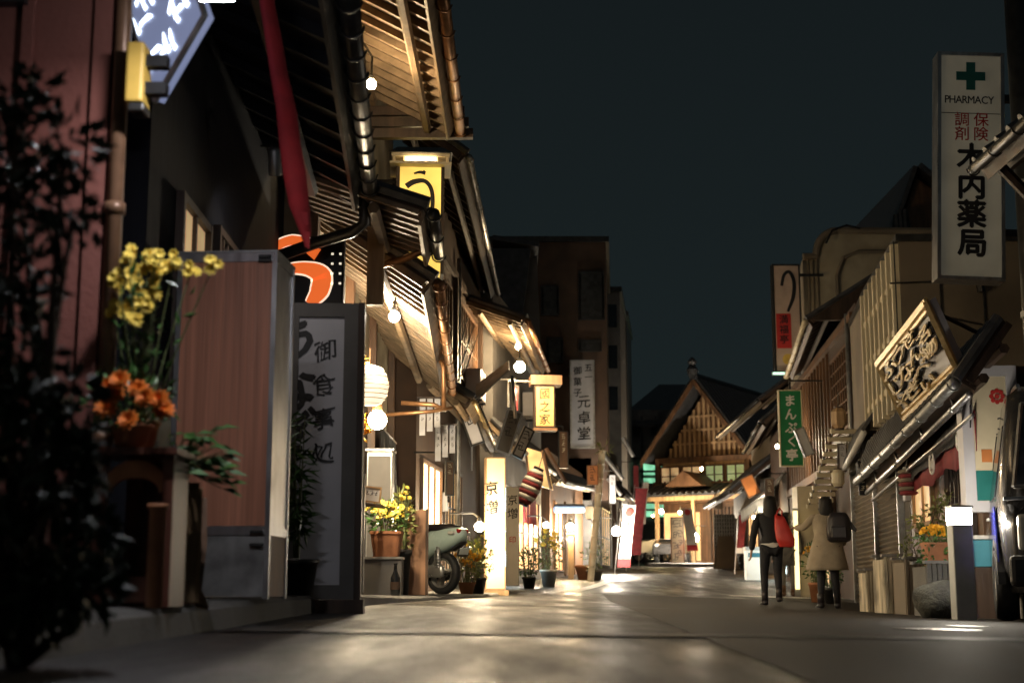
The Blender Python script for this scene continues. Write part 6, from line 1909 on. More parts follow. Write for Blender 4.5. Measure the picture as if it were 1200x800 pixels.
pent(t, (e0.x, 10.2, e0.z), (e0.x, 12.6, e0.z), (5.3, 10.2, e0.z + .62), (5.3, 12.6, e0.z + .62), M['tile'], M['darksoffit'], M['darkwood'], .3, M['darkmetal'], .05, .6)
bm = NB(); tube(bm, [(e0.x + .1, 12.45, e0.z - .03), (4.88, 12.45, e0.z - .55)], .05, 6); tube(bm, [(e0.x + .5, 12.45, e0.z + .05), (4.89, 12.45, e0.z + .05)], .05, 6); part('bracket', bm, M['darkwood'], t, world=True)
# clinic sign
t = sign('clinic_sign', 'white framed standing sign with a red flower emblem and teal band', 'sign', (1136, 432, 1196, 596), 13.7, M['cream'], M['greywhite'], .075, .14, fd=.02,
         texts=[('~~', M['ink'], .74, .66, .17, TX(pitch=.9, bold=.02))])
w0, h0 = t['w'], t['h']
bm = NB()
for k in range(8):
    a = 2 * math.pi * k / 8; lathe(bm, [(.022, -.002), (.022, .002)], 10, Matrix.Translation(Vector((.08 + .055 * math.cos(a), -.006, h0 * .80 + .055 * math.sin(a)))) @ Matrix.Rotation(math.pi / 2, 4, 'X'))
lathe(bm, [(.025, -.002), (.025, .002)], 12, Matrix.Translation(Vector((.08, -.006, h0 * .80))) @ Matrix.Rotation(math.pi / 2, 4, 'X'))
part('emblem', bm, M['redink'], t)
bm = NB(); bb(bm, (-w0 / 2 + .076, -.006, .08), (w0 / 2 - .076, -.001, h0 * .27)); part('teal_band', bm, M['teal'], t)
bm = NB(); bb(bm, (-.1, -.007, h0 * .33), (.0, -.001, h0 * .42)); part('orange_mark', bm, M['orangesign'], t)
for x in (-w0 / 2 + .02, w0 / 2 - .02):
    bm = NB(); tube(bm, [(x, .07, -.002), (x, .07, -(P(1160, 596, 13.7).z - zg(4.3, 13.7)))], .018, 8); part('post', bm, M['white'], t)

# bollard lamp
q = P(1130, 722, 12.6)
t = thing('bollard_lamp', 'square grey bollard with a glaring white lamp head on the right kerb', 'bollard', (q.x, 12.6, zg(q.x, 12.6)))
zb = zat(614, 12.6) - zg(q.x, 12.6)
bm = NB(); rbx(bm, (0, 0, zb / 2), (.175, .175, zb), .01); part('post', bm, mat('bollard_grey', (.42, .43, .41), .45, var=.12, grime=.2), t)
bm = NB(); bb(bm, (-.085, -.085, zb + .002), (.085, .085, zb + .135)); part('lamp_head', bm, emit('bollard_glow', (1.0, .90, .74), 230), t)
bm = NB(); rbx(bm, (0, 0, zb + .150), (.19, .19, .026), .006); part('cap', bm, M['steel'], t)

# planters, stones and boxes along the right
def crate(name, label, px0, px1, py, pyb, Yq, m, d=.45, cat='planter', rz=0.0, top=None):
    a, b = P(px0, pyb, Yq), P(px1, pyb, Yq)
    z = zg((a.x + b.x) / 2, Yq)
    h = zat(py, Yq) - z
    t = thing(name, label, cat, ((a.x + b.x) / 2, Yq, z), rz=rz)
    w = b.x - a.x
    bm = NB()
    for k in range(5):
        x = -w / 2 + w * k / 5; bb(bm, (x + .006, 0, 0), (x + w / 5 - .006, .03, h))
    part('front_panel', bm, M[m], t)
    bm = NB(); bb(bm, (-w / 2, .031, 0), (w / 2, d, h - .03)); part('box', bm, M[m], t)
    bm = NB(); bb(bm, (-w / 2 - .02, -.02, h + .001), (w / 2 + .02, .06, h + .03)); bb(bm, (-w / 2 - .02, d - .05, h + .001), (w / 2 + .02, d + .02, h + .03)); part('rim', bm, M['stone'], t)
    if top:
        bm = NB(); leaves(bm, (0, d / 2, h + .1), (w * .45, d * .4, .14), 90, .07, .035, random.Random(int(px0))); part('foliage', bm, M[top], t)
    return t
crate('planter_box', 'weathered pale planter box nearest the roller shutter', 1017, 1034, 668, 714, 17.6, 'weathered', .4)
crate('planter_box', 'larger weathered pale planter box beside the narrow dark gap', 1038, 1062, 652, 714, 16.4, 'weathered', .5)
crate('planter_box', 'yellowish box planter left of the dark stone', 1063, 1086, 655, 714, 15.6, 'tanwall', .5)
t = crate('planter_box', 'low grey concrete planter carrying the orange flower pot', 1088, 1119, 660, 714, 14.4, 'concrete', .5, top='leafgreen')
def boulder(name, label, px, py, Yq, r, m, seed, sc=(1, .8, .7)):
    q = P(px, py, Yq)
    t = thing(name, label, 'stone', (q.x, Yq, zg(q.x, Yq)))
    bm = NB(); u = bmesh.ops.create_icosphere(bm, subdivisions=3, radius=r)
    for v in bm.verts:
        f = 1 + .22 * noise.noise(v.co * 2.2 / r * .5 + Vector((seed, 0, 0))) + .06 * noise.noise(v.co * 9)
        v.co = Vector((v.co.x * sc[0] * f, v.co.y * sc[1] * f, v.co.z * sc[2] * f + r * sc[2] * .8))
    part('rock', bm, M[m], t, smooth=True); return t
boulder('garden_stone', 'large dark rounded stone at the foot of the bollard lamp', 1107, 720, 13.3, .27, 'darkstone', 3, (1, .8, .72))
pot_plant('flower_pot', 'orange clay pot of golden marigolds behind the bollard lamp', (P(1098, 650, 14.6).x, 14.65, zat(662, 14.6)), .13, .20, M['terracotta'], M['leafgreen'], M['goldpetal'], .2, .15, 90, 30, .04, square=True, seed=17)
lim = []
for (px, py) in ((1078, 612), (1096, 598), (1112, 612), (1088, 628), (1070, 640), (1104, 586)):
    lim.append((P(px, py, 15.4), (.14, .14, .12), .6))
q = P(1092, 715, 15.4)
bush('shrub', 'loose shrub with small leaves behind the golden marigolds', (q.x, 15.4, zg(q.x, 15.4)), lim, 70, .06, .03, M['leaflight'], 23, r0=.014)
pot_plant('flower_pot', 'orange pot with green plant and yellow blooms by the walking woman in the beige coat', (P(957, 690, 23.5).x, 23.5, zg(P(957, 690, 23.5).x, 23.5)), .13, .32, M['terracotta'], M['leafgreen'], M['goldpetal'], .7, .2, 190, 14, .045, seed=19)
pot_plant('flower_pot', 'dark green potted plant half hidden behind the beige coat', (P(975, 690, 22.8).x, 22.9, zg(P(975, 690, 22.8).x, 22.9)), .13, .25, M['darkmetal'], M['leafgreen'], M['yellowpetal'], .6, .2, 190, 10, .04, seed=20)
t = thing('ice_box', 'light blue box behind the bollard beside the van', 'box', (P(1147, 655, 13.9).x, 13.9, zat(664, 13.9)))
bm = NB(); rbx(bm, (0, .15, .13), (.24, .3, .26), .012); part('case', bm, M['bluepanel'], t)
bm = NB(); rbx(bm, (0, .15, .285), (.26, .32, .04), .01); part('lid', bm, M['white'], t)
bm = NB(); bb(bm, (-.14, .01, -(zat(664, 13.9) - zg(4.6, 13.9))), (.14, .29, -.002)); part('plinth', bm, M['darkwood'], t)

# ------------------------------------------------------------------ dark van at the right edge
q = P(1164, 725, 12.6)
q = P(1180, 725, 12.05)
VN = thing('van', 'tall dark van with blue side panel parked at the right edge', 'van', (q.x + .80, 11.85, zg(q.x, 12.6)), rz=math.radians(-15.5))
VW, VL, VH = 1.66, 2.9, 2.05
def vsec(y):
    # half-profile of the van across its width at length y (front bumper at 0)
    top = interp([(0, .98), (.14, 1.06), (.28, 1.45), (.45, 1.95), (.62, VH), (VL - .4, VH), (VL, 1.3)], y)
    wd = interp([(0, .70), (.12, .78), (.4, .83), (VL, .83)], y)
    return wd, top
bm = NB(); rings = []
for y in (0, .06, .14, .28, .45, .62, .8, 1.0, 1.2, 1.4, 2.2, VL - .1, VL):
    wd, top = vsec(y)
    wr = interp([(0, wd), (.14, wd), (.45, wd - .12), (VL, wd - .14)], y)
    rings.append([Vector((-wd + .06, y, .24)), Vector((wd - .06, y, .24)), Vector((wd, y, .45)), Vector((wd + .005, y, .78)), Vector((wd, y, min(.98, top - .02))), Vector((wr - .03, y, top - .08)), Vector((wr - .14, y, top)),
                  Vector((-wr + .14, y, top)), Vector((-wr + .03, y, top - .08)), Vector((-wd, y, min(.98, top - .02))), Vector((-wd - .005, y, .78)), Vector((-wd, y, .45))])
loft(bm, rings)
part('body', bm, M['vanpaint'], VN, smooth=True)
def vface(pts, n, lift, th):
    bm = NB(); p = [Vector(q) + n * lift for q in pts]; hull8(bm, p, [q + n * th for q in p]); return bm
nw = Vector((0, -.93, .35)).normalized()
ws = [(-.70, .14, 1.12), (.70, .14, 1.12), (.58, .42, 1.86), (-.58, .42, 1.86)]
part('rear_window', vface(ws, nw, .012, .012), M['glassdark'], VN)
bm = NB()
for a, b in zip(ws, ws[1:] + ws[:1]): tube(bm, [Vector(a) + nw * .03, Vector(b) + nw * .03], .02, 6)
for k in range(4): tube(bm, [Vector((-.55 + .12 * k, .15, 1.15)) + nw * .03, Vector((-.50 + .11 * k, .41, 1.83)) + nw * .03], .012, 6)
part('screen_trim', bm, M['zinc'], VN)
for s in (-1, 1):
    nx = Vector((s, 0, .08))
    part('side_window', vface([(s * .816, .75, 1.08), (s * .816, 1.55, 1.08), (s * .712, 1.5, 1.72), (s * .712, .75, 1.72)], nx, .0, .012), M['glassdark'], VN)
    part('rear_side_window', vface([(s * .816, 1.7, 1.08), (s * .816, 2.45, 1.08), (s * .712, 2.4, 1.72), (s * .712, 1.7, 1.72)], nx, .0, .012), M['glassdark'], VN)
    part('blue_panel', vface([(s * .838, .26, .50), (s * .838, .98, .50), (s * .838, .98, .96), (s * .838, .44, .98)], nx, .003, .012), M['bluepaint'], VN)
    w = wheel(VN, (s * .78, .62, .31), .31, .19, M['rubber'], M['alloy'], 'X', 7)
    w = wheel(VN, (s * .78, 2.3, .31), .31, .19, M['rubber'], M['alloy'], 'X', 7)
    bm = NB(); rings = []
    for k in range(13):
        a = math.pi * k / 12
        rings.append([Vector((s * .80, .62 + math.cos(a) * r, .31 + math.sin(a) * r)) for r in (.33, .40)] + [Vector((s * .862, .62 + math.cos(a) * r, .31 + math.sin(a) * r)) for r in (.40, .33)])
    loft(bm, rings); part('wheel_arch', bm, M['darkmetal'], VN)
    bm = NB(); rbx(bm, (s * .58, -.005, .74), (.24, .08, .30), .03); hl = part('rear_lamp', bm, M['lamp_lens'], VN)
    bm = NB(); tube(bm, [(s * .80, 2.75, 1.12), (s * .87, 2.78, 1.16)], .016, 6); rbx(bm, (s * .90, 2.78, 1.24), (.10, .07, .2), .025); part('mirror', bm, M['black'], VN)
    bm = NB(); rbx(bm, (s * .845, 1.62, .92), (.03, .14, .03), .008); part('door_handle', bm, M['zinc'], VN)
bm = NB(); rbx(bm, (0, -.05, .42), (1.56, .14, .26), .04); part('bumper', bm, M['darkmetal'], VN)
bm = NB()
for k in range(5): bb(bm, (-.42, -.03, .62 + .055 * k), (.42, .0, .645 + .055 * k))
part('grille', bm, M['steel'], VN)
bm = NB(); bb(bm, (-.79, .035, 1.015), (.79, .13, 1.04)); part('tailgate_trim', bm, M['steel'], VN)
bm = NB(); bb(bm, (-.17, -.135, .38), (.17, -.122, .50)); part('number_plate', bm, M['yellowbox'], VN)
bm = NB()
for s in (-1, 1): tube(bm, [(s * .58, .62, 2.06), (s * .58, 1.1, 2.09), (s * .58, VL - .5, 2.09)], .02, 6)
part('roof_rail', bm, M['steel'], VN)

# ------------------------------------------------------------------ people
def skin_bm(nodes, edges, root, sub=2):
    """one continuous surface grown along a skeleton; nodes: name -> (point, rx, ry)"""
    me = bpy.data.meshes.new('skeleton')
    ids = {k: i for i, k in enumerate(nodes)}
    me.from_pydata([n[0] for n in nodes.values()], [(ids[a], ids[b]) for a, b in edges], [])
    o = bpy.data.objects.new('skeleton', me)
    C.objects.link(o)
    sm = o.modifiers.new('skin', 'SKIN')
    sm.use_smooth_shade = True
    for i, (k, n) in enumerate(nodes.items()):
        v = me.skin_vertices[0].data[i]
        v.radius = (n[1], n[2] if len(n) > 2 else n[1])
        v.use_root = (k == root)
    ss = o.modifiers.new('sub', 'SUBSURF'); ss.levels = sub
    bpy.context.view_layer.update()
    dg = bpy.context.evaluated_depsgraph_get()
    m2 = bpy.data.meshes.new_from_object(o.evaluated_get(dg))
    bm = NB(); bm.from_mesh(m2)
    bpy.data.objects.remove(o); bpy.data.meshes.remove(me); bpy.data.meshes.remove(m2)
    return bm


def hand(bm, w, d, side):
    """palm and five bent fingers hanging from the wrist w along d"""
    w, d = Vector(w), Vector(d).normalized()
    f = Vector((0, 1, 0)) if abs(d.y) < .8 else Vector((0, 0, 1))
    s = d.cross(f).normalized()
    f = s.cross(d).normalized()
    loft(bm, [[w + d * t + f * math.cos(a) * rf + s * math.sin(a) * rs for a in [2 * math.pi * k / 10 for k in range(10)]] for t, rf, rs in ((-.02, .022, .02), (.02, .034, .017), (.075, .040, .015), (.09, .036, .012))])
    for k in range(4):
        b = w + d * .085 + f * (-.028 + .019 * k)
        L = (.058, .070, .075, .062)[k]
        tube(bm, [b - d * .02, b + d * L * .5 + s * .006 * side, b + d * L * .85 + s * .022 * side], [.0095, .0088, .007], 7)
    b = w + d * .025 + f * .03
    tube(bm, [b - f * .01, b + f * .025 + d * .03, b + f * .026 + d * .062 + s * .008 * side], [.011, .010, .008], 7)


def figure(name, label, loc, rz, H, J, coatm, legm, shoem, hairm, group='people walking up the street', coat=None, hairlen=0.2, sleeves=True, head_turn=0.0):
    """J: joints in units of body height; the figure looks along +y"""
    t = thing(name, label, 'person', loc, rz=rz, group=group)
    g = lambda k: Vector(J[k]) * H
    N = {}
    def nd(k, rx, ry=None): N[k] = (g(k), rx * H, (ry or rx) * H)
    nd('pelvis', .082, .062); nd('waist', .068, .052); nd('chest', .085, .06); nd('neckb', .045, .04); nd('neck', .030, .030); nd('jaw', .036, .045); nd('head', .050, .060); nd('crown', .036, .045)
    for s in 'lr':
        nd('hip' + s, .054); nd('knee' + s, .034); nd('calf' + s, .032); nd('ankle' + s, .021); nd('toe' + s, .020, .016)
        nd('sh' + s, .034); nd('elb' + s, .024); nd('wr' + s, .016)
    ed = [('pelvis', 'waist'), ('waist', 'chest'), ('chest', 'neckb'), ('neckb', 'neck'), ('neck', 'jaw'), ('jaw', 'head'), ('head', 'crown')]
    for s in 'lr':
        ed += [('pelvis', 'hip' + s), ('hip' + s, 'knee' + s), ('knee' + s, 'calf' + s), ('calf' + s, 'ankle' + s), ('ankle' + s, 'toe' + s), ('chest', 'sh' + s), ('sh' + s, 'elb' + s), ('elb' + s, 'wr' + s)]
    bm = skin_bm(N, ed, 'pelvis')
    for s, sg in (('l', -1), ('r', 1)):
        hand(bm, g('wr' + s), g('wr' + s) - g('elb' + s), sg)
    hd = g('head')
    fwd = Vector((math.sin(head_turn), math.cos(head_turn), 0)); sd = Vector((fwd.y, -fwd.x, 0))
    nb = hd + fwd * .060 * H
    hull8(bm, [nb + sd * .008 * H + Vector((0, 0, .012 * H)), nb - sd * .008 * H + Vector((0, 0, .012 * H)), nb - sd * .010 * H - Vector((0, 0, .014 * H)), nb + sd * .010 * H - Vector((0, 0, .014 * H))], [p + fwd * q for p, q in ((nb + Vector((0, 0, .010 * H)), .002), (nb + Vector((0, 0, .010 * H)), .002), (nb - Vector((0, 0, .012 * H)), .016), (nb - Vector((0, 0, .012 * H)), .016))])
    for s in (-1, 1):
        ball(bm, hd + sd * s * .052 * H - Vector((0, 0, .004 * H)), .014 * H, (.5, .8, 1.4), 8, 6)
        ball(bm, hd + sd * s * .020 * H + fwd * .054 * H + Vector((0, 0, .008 * H)), .006 * H, (1, .6, .7), 8, 5, mi=1)
    q_ = hd + fwd * .056 * H - Vector((0, 0, .030 * H))
    hull8(bm, [q_ + sd * .014 * H, q_ - sd * .014 * H, q_ - sd * .012 * H - Vector((0, 0, .005)), q_ + sd * .012 * H - Vector((0, 0, .005))], [p + fwd * .004 for p in (q_ + sd * .014 * H, q_ - sd * .014 * H, q_ - sd * .012 * H - Vector((0, 0, .005)), q_ + sd * .012 * H - Vector((0, 0, .005)))], mi=2)
    part('body', bm, [M['skin'], M['ink'], M['redcloth']], t, smooth=True)
    # trousers
    N2 = {'pelvis': (g('pelvis') + Vector((0, 0, .01)), .088 * H, .068 * H)}
    e2 = []
    for s in 'lr':
        for k, r_ in (('hip', .060), ('knee', .040), ('calf', .037), ('ankle', .027)): N2[k + s] = (g(k + s), r_ * H, r_ * H)
        e2 += [('pelvis', 'hip' + s), ('hip' + s, 'knee' + s), ('knee' + s, 'calf' + s), ('calf' + s, 'ankle' + s)]
    part('trousers', skin_bm(N2, e2, 'pelvis'), legm, t, smooth=True)
    for s in 'lr':
        a, b = g('ankle' + s), g('toe' + s)
        d = Vector((b.x - a.x, b.y - a.y, 0)).normalized(); sx = Vector((d.y, -d.x, 0))
        bm = NB(); zf = max(0.0, min(a.z - .055 * H, 1))
        secs = []
        for f, w_, h_ in ((-.035, .020, .035), (-.028, .028, .05), (.0, .030, .052), (.04, .028, .036), (.085, .030, .024), (.115, .026, .018), (.128, .012, .012)):
            c = Vector((a.x, a.y, zf)) + d * f * H
            secs.append([c + sx * math.cos(k * math.pi / 6) * w_ * H + Vector((0, 0, max(0, (math.sin(k * math.pi / 6) * .5 + .5)) * h_ * H * 1.05)) for k in range(12)])
        loft(bm, secs)
        lathe(bm, [(.030 * H, 0), (.031 * H, .06 * H), (.034 * H, .10 * H)], 12, Matrix.Translation(Vector((a.x, a.y, zf + .03 * H))))
        part('shoe', bm, shoem, t, smooth=True)
    # upper garment
    if coat:
        bm = NB()
        rings = []
        cr = random.Random(len(label))
        for (z, rx, ry, dx, dy) in coat:
            rg = []
            for k in range(28):
                a = 2 * math.pi * k / 28
                fold = 1 + (.045 * math.sin(a * 5 + 1.3) + .03 * math.sin(a * 9)) * max(0, (.62 - z)) * 3.2
                rg.append(Vector((dx + math.copysign(abs(math.cos(a)) ** .85, math.cos(a)) * rx * fold, dy + math.sin(a) * ry * fold, z)) * H)
            rings.append(rg)
        loft(bm, rings)
        part('coat', bm, coatm, t, smooth=True)
        N3, e3 = {}, []
        for s in 'lr':
            bm = None
            N3 = {'in': (g('chest').lerp(g('sh' + s), .72), .040 * H, .040 * H), 'sh': (g('sh' + s), .042 * H, .042 * H), 'elb': (g('elb' + s), .035 * H, .035 * H), 'cuff': (g('elb' + s).lerp(g('wr' + s), .93), .029 * H, .029 * H)}
            part('sleeve', skin_bm(N3, [('in', 'sh'), ('sh', 'elb'), ('elb', 'cuff')], 'in'), coatm, t, smooth=True)
    # hair
    bm = NB()
    rings = []
    for (dz, rx, ry, dy) in ((.062, .012, .014, -.002), (.057, .036, .042, -.004), (.035, .056, .064, -.006), (.005, .060, .066, -.012), (-.03, .060, .058, -.022)) + (((-hairlen * .55, .068, .040, -.040), (-hairlen, .055, .026, -.046), (-hairlen - .03, .030, .014, -.046)) if hairlen > .08 else ((-.06, .045, .036, -.028), (-.075, .02, .02, -.03))):
        rings.append([hd + (sd * math.cos(a) * rx * (1 + .04 * math.sin(a * 7 + dz * 40)) + fwd * (math.sin(a) * ry * (1 + .04 * math.sin(a * 9)) + dy - .006)) * H + Vector((0, 0, dz * H)) for a in [2 * math.pi * k / 24 for k in range(24)]])
    loft(bm, rings)
    # uncover the face: push the front of the shell back below the brow
    for v in bm.verts:
        r_ = v.co - hd
        f_ = r_.dot(fwd)
        if r_.z < .025 * H and f_ > .012 * H:
            v.co -= fwd * (f_ - .012 * H)
    part('hair', bm, hairm, t, smooth=True)
    return t


def joints(lknee, rknee, lank, rank, lel, lwr, rel, rwr, lean=0.0, sway=0.0):
    J = dict(pelvis=(sway, 0, .535), waist=(sway * .6, lean * .3, .62), chest=(0, lean * .7, .745), neckb=(0, lean, .825), neck=(0, lean + .004, .852), jaw=(0, lean + .016, .893), head=(0, lean + .014, .930), crown=(0, lean + .008, .962),
             hipl=(-.055 + sway, 0, .50), hipr=(.055 + sway, 0, .50), shl=(-.115, lean * .9, .805), shr=(.115, lean * .9, .805))
    for k, v in (('kneel', lknee), ('kneer', rknee), ('anklel', lank), ('ankler', rank), ('elbl', lel), ('wrl', lwr), ('elbr', rel), ('wrr', rwr)): J[k] = v
    for s in 'lr':
        k, a = Vector(J['knee' + s]), Vector(J['ankle' + s])
        J['calf' + s] = tuple(k.lerp(a, .35) + Vector((0, -.012, 0)))
        J['toe' + s] = (a.x + (-.012 if s == 'l' else .012), a.y + .085, max(.018, a.z - .035))
    return J


Yp = 21.0
q = P(906, 712, Yp)
JW = joints((-.066, .045, .285), (.052, .01, .29), (-.070, .02, .055), (.048, -.085, .085), (-.160, -.02, .63), (-.178, .03, .485), (.145, -.05, .64), (.118, .08, .60), lean=.012)
W1 = figure('person', 'woman in black jacket and trousers with a red shoulder bag walking away', (q.x, Yp, zg(q.x, Yp)), math.radians(-4), 1.6, JW, M['blackcloth'], M['denim'], M['leather'], M['hair'], None,
            coat=[(.555, .100, .078, 0, 0), (.575, .098, .076, 0, 0), (.62, .086, .066, 0, .004), (.70, .102, .074, 0, .008), (.775, .128, .070, 0, .010), (.815, .118, .054, 0, .011), (.835, .060, .042, 0, .012), (.848, .040, .038, 0, .012)], hairlen=.16)
W1['label'] = 'woman in black jacket and trousers with a red shoulder bag walking away'
bm = NB()
loft(bm, [ell((.012, 0, z * 1.6), rx * 1.6, ry * 1.6, 24, 0, 2, 0) for z, rx, ry in ((.508, .096, .076), (.515, .1015, .079), (.552, .1035, .081), (.575, .092, .072))])
part('shirt_hem', bm, M['whitecloth'], W1, smooth=True)
# her bag: a thing she carries
bl = (q.x + .15, Yp - .13, zg(q.x, Yp) + .83)
t = thing('shoulder_bag', 'soft red shoulder bag hanging on the right side of the woman in black', 'bag', bl, rz=math.radians(-10))
bm = NB()
loft(bm, [ell((x, 0, z), rx, ry, 18, 0, 2.6) for z, rx, ry, x in ((0, .05, .03, .06), (.015, .11, .05, .055), (.12, .135, .062, .035), (.26, .115, .055, .0), (.40, .075, .035, -.035), (.46, .055, .018, -.05))])
for k, v in enumerate(bm.verts): v.co.z += .018 * math.sin(v.co.x * 40) * (1 if v.co.z > .3 else .3)
part('body', bm, M['redleather'], t, smooth=True)
bm = NB(); tube(bm, [(-.09, 0, .45), (-.06, .02, .53), (-.03, .05, .565), (.0, .09, .53), (-.01, .06, .42)], .012, 6); part('strap', bm, M['redleather'], t, smooth=True)

Y2 = 20.6
q = P(972, 713, Y2)
J2 = joints((-.058, .03, .285), (.060, .012, .285), (-.075, -.03, .055), (.075, .03, .055), (-.195, .035, .715), (-.275, .12, .715), (.155, -.03, .63), (.150, .09, .56), lean=.014)
W2 = figure('person', 'woman in a flared beige coat with her left arm raised sideways', (q.x, Y2, zg(q.x, Y2)), math.radians(-6), 1.6, J2, M['beige'], M['denim'], M['leather'], M['hair'], None,
            coat=[(.335, .185, .125, -.01, -.01), (.36, .182, .122, -.01, -.01), (.46, .160, .122, -.005, -.004), (.56, .138, .106, 0, 0), (.64, .110, .076, 0, .004), (.72, .118, .078, 0, .008), (.78, .132, .072, 0, .010), (.818, .118, .056, 0, .012), (.84, .060, .046, 0, .013), (.853, .046, .042, 0, .013)], hairlen=.10)
bl = (q.x + .13, Y2 - .21, zg(q.x, Y2) + .93)
t = thing('backpack', 'dark leather backpack on the back of the woman in the beige coat', 'bag', bl, rz=math.radians(-12))
bm = NB()
loft(bm, [ell((0, 0, z), rx, ry, 20, 0, 3.2) for z, rx, ry in ((0, .13, .06), (.03, .165, .085), (.18, .175, .095), (.32, .16, .085), (.40, .12, .06), (.415, .09, .04))])
part('body', bm, M['leather'], t, smooth=True)
bm = NB(); rbx(bm, (0, -.09, .13), (.22, .05, .17), .02); part('pocket', bm, M['leather'], t)
bm = NB(); hull8(bm, [(.165, -.03, .30), (.165, .03, .30), (.155, .02, .18), (.155, -.02, .18)], [(.25, -.02, .17), (.25, .02, .17), (.235, .015, .13), (.235, -.015, .13)]); part('side_flap', bm, M['leather'], t)
for s in (-1, 1):
    bm = NB(); tube(bm, [(s * .09, .05, .05), (s * .12, .09, .2), (s * .10, .10, .38), (s * .08, .03, .41)], .014, 6); part('strap', bm, M['leather'], t, smooth=True)

Y3 = 27.0
q = P(924, 698, Y3)
J3 = joints((-.056, .03, .285), (.056, .02, .285), (-.060, -.03, .055), (.060, .03, .055), (-.150, -.03, .63), (-.160, .03, .48), (.150, -.03, .63), (.160, .03, .48))
figure('person', 'person in grey clothes half hidden behind the red bag, walking ahead', (q.x, Y3, zg(q.x, Y3)), math.radians(-6), 1.58, J3, M['greycloth'], M['greycloth'], M['brownwood'], M['hair'], None,
       coat=[(.36, .125, .092, 0, 0), (.46, .115, .085, 0, 0), (.56, .105, .08, 0, 0), (.64, .094, .07, 0, 0), (.72, .106, .074, 0, 0), (.78, .128, .07, 0, 0), (.815, .115, .054, 0, 0), (.838, .058, .044, 0, 0), (.85, .04, .04, 0, 0)], hairlen=.06)

# ------------------------------------------------------------------ small fittings on the walls
def aircon(label, f, y, z, par=None):
    p = f.p(y, z, .02)
    ang = math.atan2(f.n.y, f.n.x) + math.pi / 2
    t = thing('air_conditioner', label, 'air conditioner', p, rz=ang, group=None)
    bm = NB(); rbx(bm, (0, -.15, .28), (.78, .28, .54), .02); part('case', bm, M['greywhite'], t)
    bm = NB()
    for k in range(6):
        r_ = .05 + .03 * k
        tube(bm, [(-.12 + r_ * math.cos(a * math.pi / 10), -.297, .28 + r_ * math.sin(a * math.pi / 10)) for a in range(21)], .005, 4, caps=False)
    part('fan_grille', bm, M['darkmetal'], t)
    for x in (-.3, .3):
        bm = NB(); bb(bm, (x - .02, -.30, -.03), (x + .02, .0, .005)); part('bracket', bm, M['darkmetal'], t)
    bm = NB(); tube(bm, [(.36, -.1, .2), (.44, -.06, .2), (.46, -.03, -.1), (.46, -.03, -1.2)], .018, 6); part('hose', bm, M['greywhite'], t)
aircon('pale air conditioner high on the timber wall behind the amber box sign', FD, 25.4, 3.62)
aircon('air conditioner on the grey wall over the cold lit shop', FE, 32.0, 4.1)
for lab, f, y, z in (('small grey electricity meter on the wall left of the lit window', FD, 22.45, 1.5), ('small grey electricity meter beside the roller shutters', FM, 18.15, 1.4)):
    p = f.p(y, z, .01)
    t = thing('electricity_meter', lab, 'meter', p, rz=math.atan2(f.n.y, f.n.x) + math.pi / 2)
    bm = NB(); rbx(bm, (0, -.05, .15), (.17, .09, .30), .015); part('case', bm, M['greywhite'], t)
    bm = NB(); lathe(bm, [(.06, 0), (.055, .03)], 14, Matrix.Translation(Vector((0, -.096, .2))) @ Matrix.Rotation(math.pi / 2, 4, 'X')); part('dial', bm, M['glassdark'], t)
    bm = NB(); tube(bm, [(0, -.05, .3), (0, -.05, 1.1)], .012, 6); part('conduit', bm, M['darkmetal'], t)

# ------------------------------------------------------------------ clutter of hanging signs, lanterns and goods along the shops
def lantern(label, pos, r, h, m1, m2, group='paper lanterns hanging at the shop fronts'):
    t = thing('paper_lantern', label, 'lantern', pos, group=group)
    bm = NB(); prof = []
    for k in range(13):
        z = -h / 2 + h * k / 12
        prof.append((r * (.62 + .38 * math.sqrt(max(0, 1 - (2 * z / h) ** 2))) + (.006 if k % 2 else 0), z))
    lathe(bm, prof, 18); part('shade', bm, m1, t, smooth=True)
    bm = NB(); lathe(bm, [(r * .6, h / 2 + .001), (r * .6, h / 2 + .03)], 14); tube(bm, [(0, 0, h / 2 + .03), (0, 0, h / 2 + .22)], .008, 5); part('top_rim', bm, m2, t)
    bm = NB(); lathe(bm, [(r * .6, -h / 2 - .03), (r * .6, -h / 2 - .001)], 14); part('bottom_rim', bm, m2, t)
WL = emit('white_lantern_glow', (1.0, .74, .42), .7, base=(.7, .6, .45), var=.4)
for i, (f, y, z, o, m, lab) in enumerate(((FE, 30.6, 2.55, .42, WL, 'pale paper lantern between the cold and the warm lit window'),
        (FF, 41.8, 2.5, .4, WL, 'pale paper lantern past the wooden restaurant door'),
        (FJ, 40.0, 2.6, .45, WL, 'pale paper lantern by the scalloped awning'))):
    lantern(lab, f.p(y, z, o), .13, .36, m, M['black'])
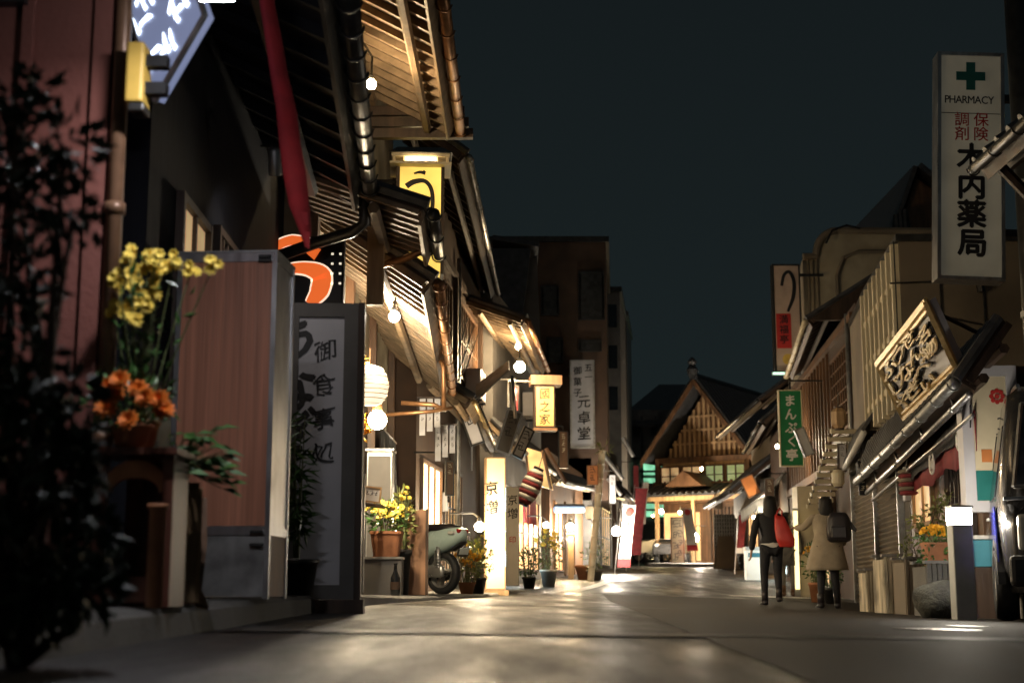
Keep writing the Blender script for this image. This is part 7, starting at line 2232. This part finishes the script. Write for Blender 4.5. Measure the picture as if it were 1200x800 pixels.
for box, Yq, m, fm, yaw, txt, ink, lab in (
        ((600, 452, 608, 494), 26.2, 'darkred', 'darkmetal', 5, '~~~', 'white', 'dark red upright signboard with pale marks left of the amber box sign'),
        ((655, 505, 666, 548), 33.0, 'brownwood', 'darkmetal', 8, '~~~', 'cream', 'brown wooden signboard with pale marks by the lit hood awning'),
        ((714, 556, 722, 590), 43.9, 'greywhite', 'darkmetal', 8, '~~', 'ink', 'narrow pale signboard over the bright lamp by the white banner'),
        ((742, 545, 749, 575), 50.0, 'darkred', 'darkmetal', 8, '', 'white', 'small dark red signboard at the far end of the left shops'),
        ((897, 560, 908, 592), 36.0, 'brownwood', 'darkmetal', -6, '~~', 'cream', 'brown wooden signboard right of the walking woman in black'),
        ((983, 520, 993, 552), 23.2, 'greywhite', 'darkwood', -8, '~~', 'ink', 'pale upright signboard between slatted awning and roller shutter'),
        ((522, 540, 532, 580), 19.6, 'brownwood', 'darkmetal', 6, '~~', 'cream', 'brown wooden signboard above the scooter in the dark entrance')):
    t = sign('shop_sign', lab, 'sign', box, Yq, M[m], M[fm], .014, .07, yaw=math.radians(yaw), texts=[(txt, M[ink], .5, .93, (box[2] - box[0]) * Yq / FOC * .62, TX(pitch=1.2))] if txt else [])
    bm = NB(); tube(bm, [(0, .035, t['h']), (0, .035, t['h'] + .12), ((-.5 if box[0] < 800 else .5), .035, t['h'] + .12)], .014, 6); part('arm', bm, M['darkmetal'], t)
# dark split curtains over two entrances
for f, y0, y1, z0, z1, o, m, lab in ((FE, 31.0, 33.2, 1.75, 2.35, .12, 'darkred', 'short dark red split curtain over the warm lit window of the cold lit shop'), (FC, 17.3, 19.3, 1.5, 2.25, .14, 'blackcloth', 'short black split curtain over the dark entrance behind the scooter'), (FJ, 40.4, 43.2, 1.8, 2.4, .14, 'greycloth', 'short grey split curtain at the souvenir shop')):
    t = thing('split_curtain', lab, 'curtain', f.p((y0 + y1) / 2, z1, o))
    bm = NB()
    for k in range(4):
        ya, yb = y0 + (y1 - y0) * k / 4 + .015, y0 + (y1 - y0) * (k + 1) / 4 - .015
        lo, hi = [], []
        for i in range(9):
            y = ya + (yb - ya) * i / 8; w_ = .025 * math.sin(i * 1.4 + k)
            lo.append((f.p(y, z1, o), f.p(y, z0 + .02 * math.sin(i + k), o + w_)))
        for i in range(8):
            hull8(bm, [lo[i][0], lo[i + 1][0], lo[i + 1][1], lo[i][1]], [p + f.n * .006 for p in (lo[i][0], lo[i + 1][0], lo[i + 1][1], lo[i][1])])
    part('cloth', bm, M[m], t, world=True)
    bm = NB(); tube(bm, [f.p(y0 - .08, z1 + .012, o), f.p(y1 + .08, z1 + .012, o)], .016, 6); part('rod', bm, M['brownwood'], t, world=True)
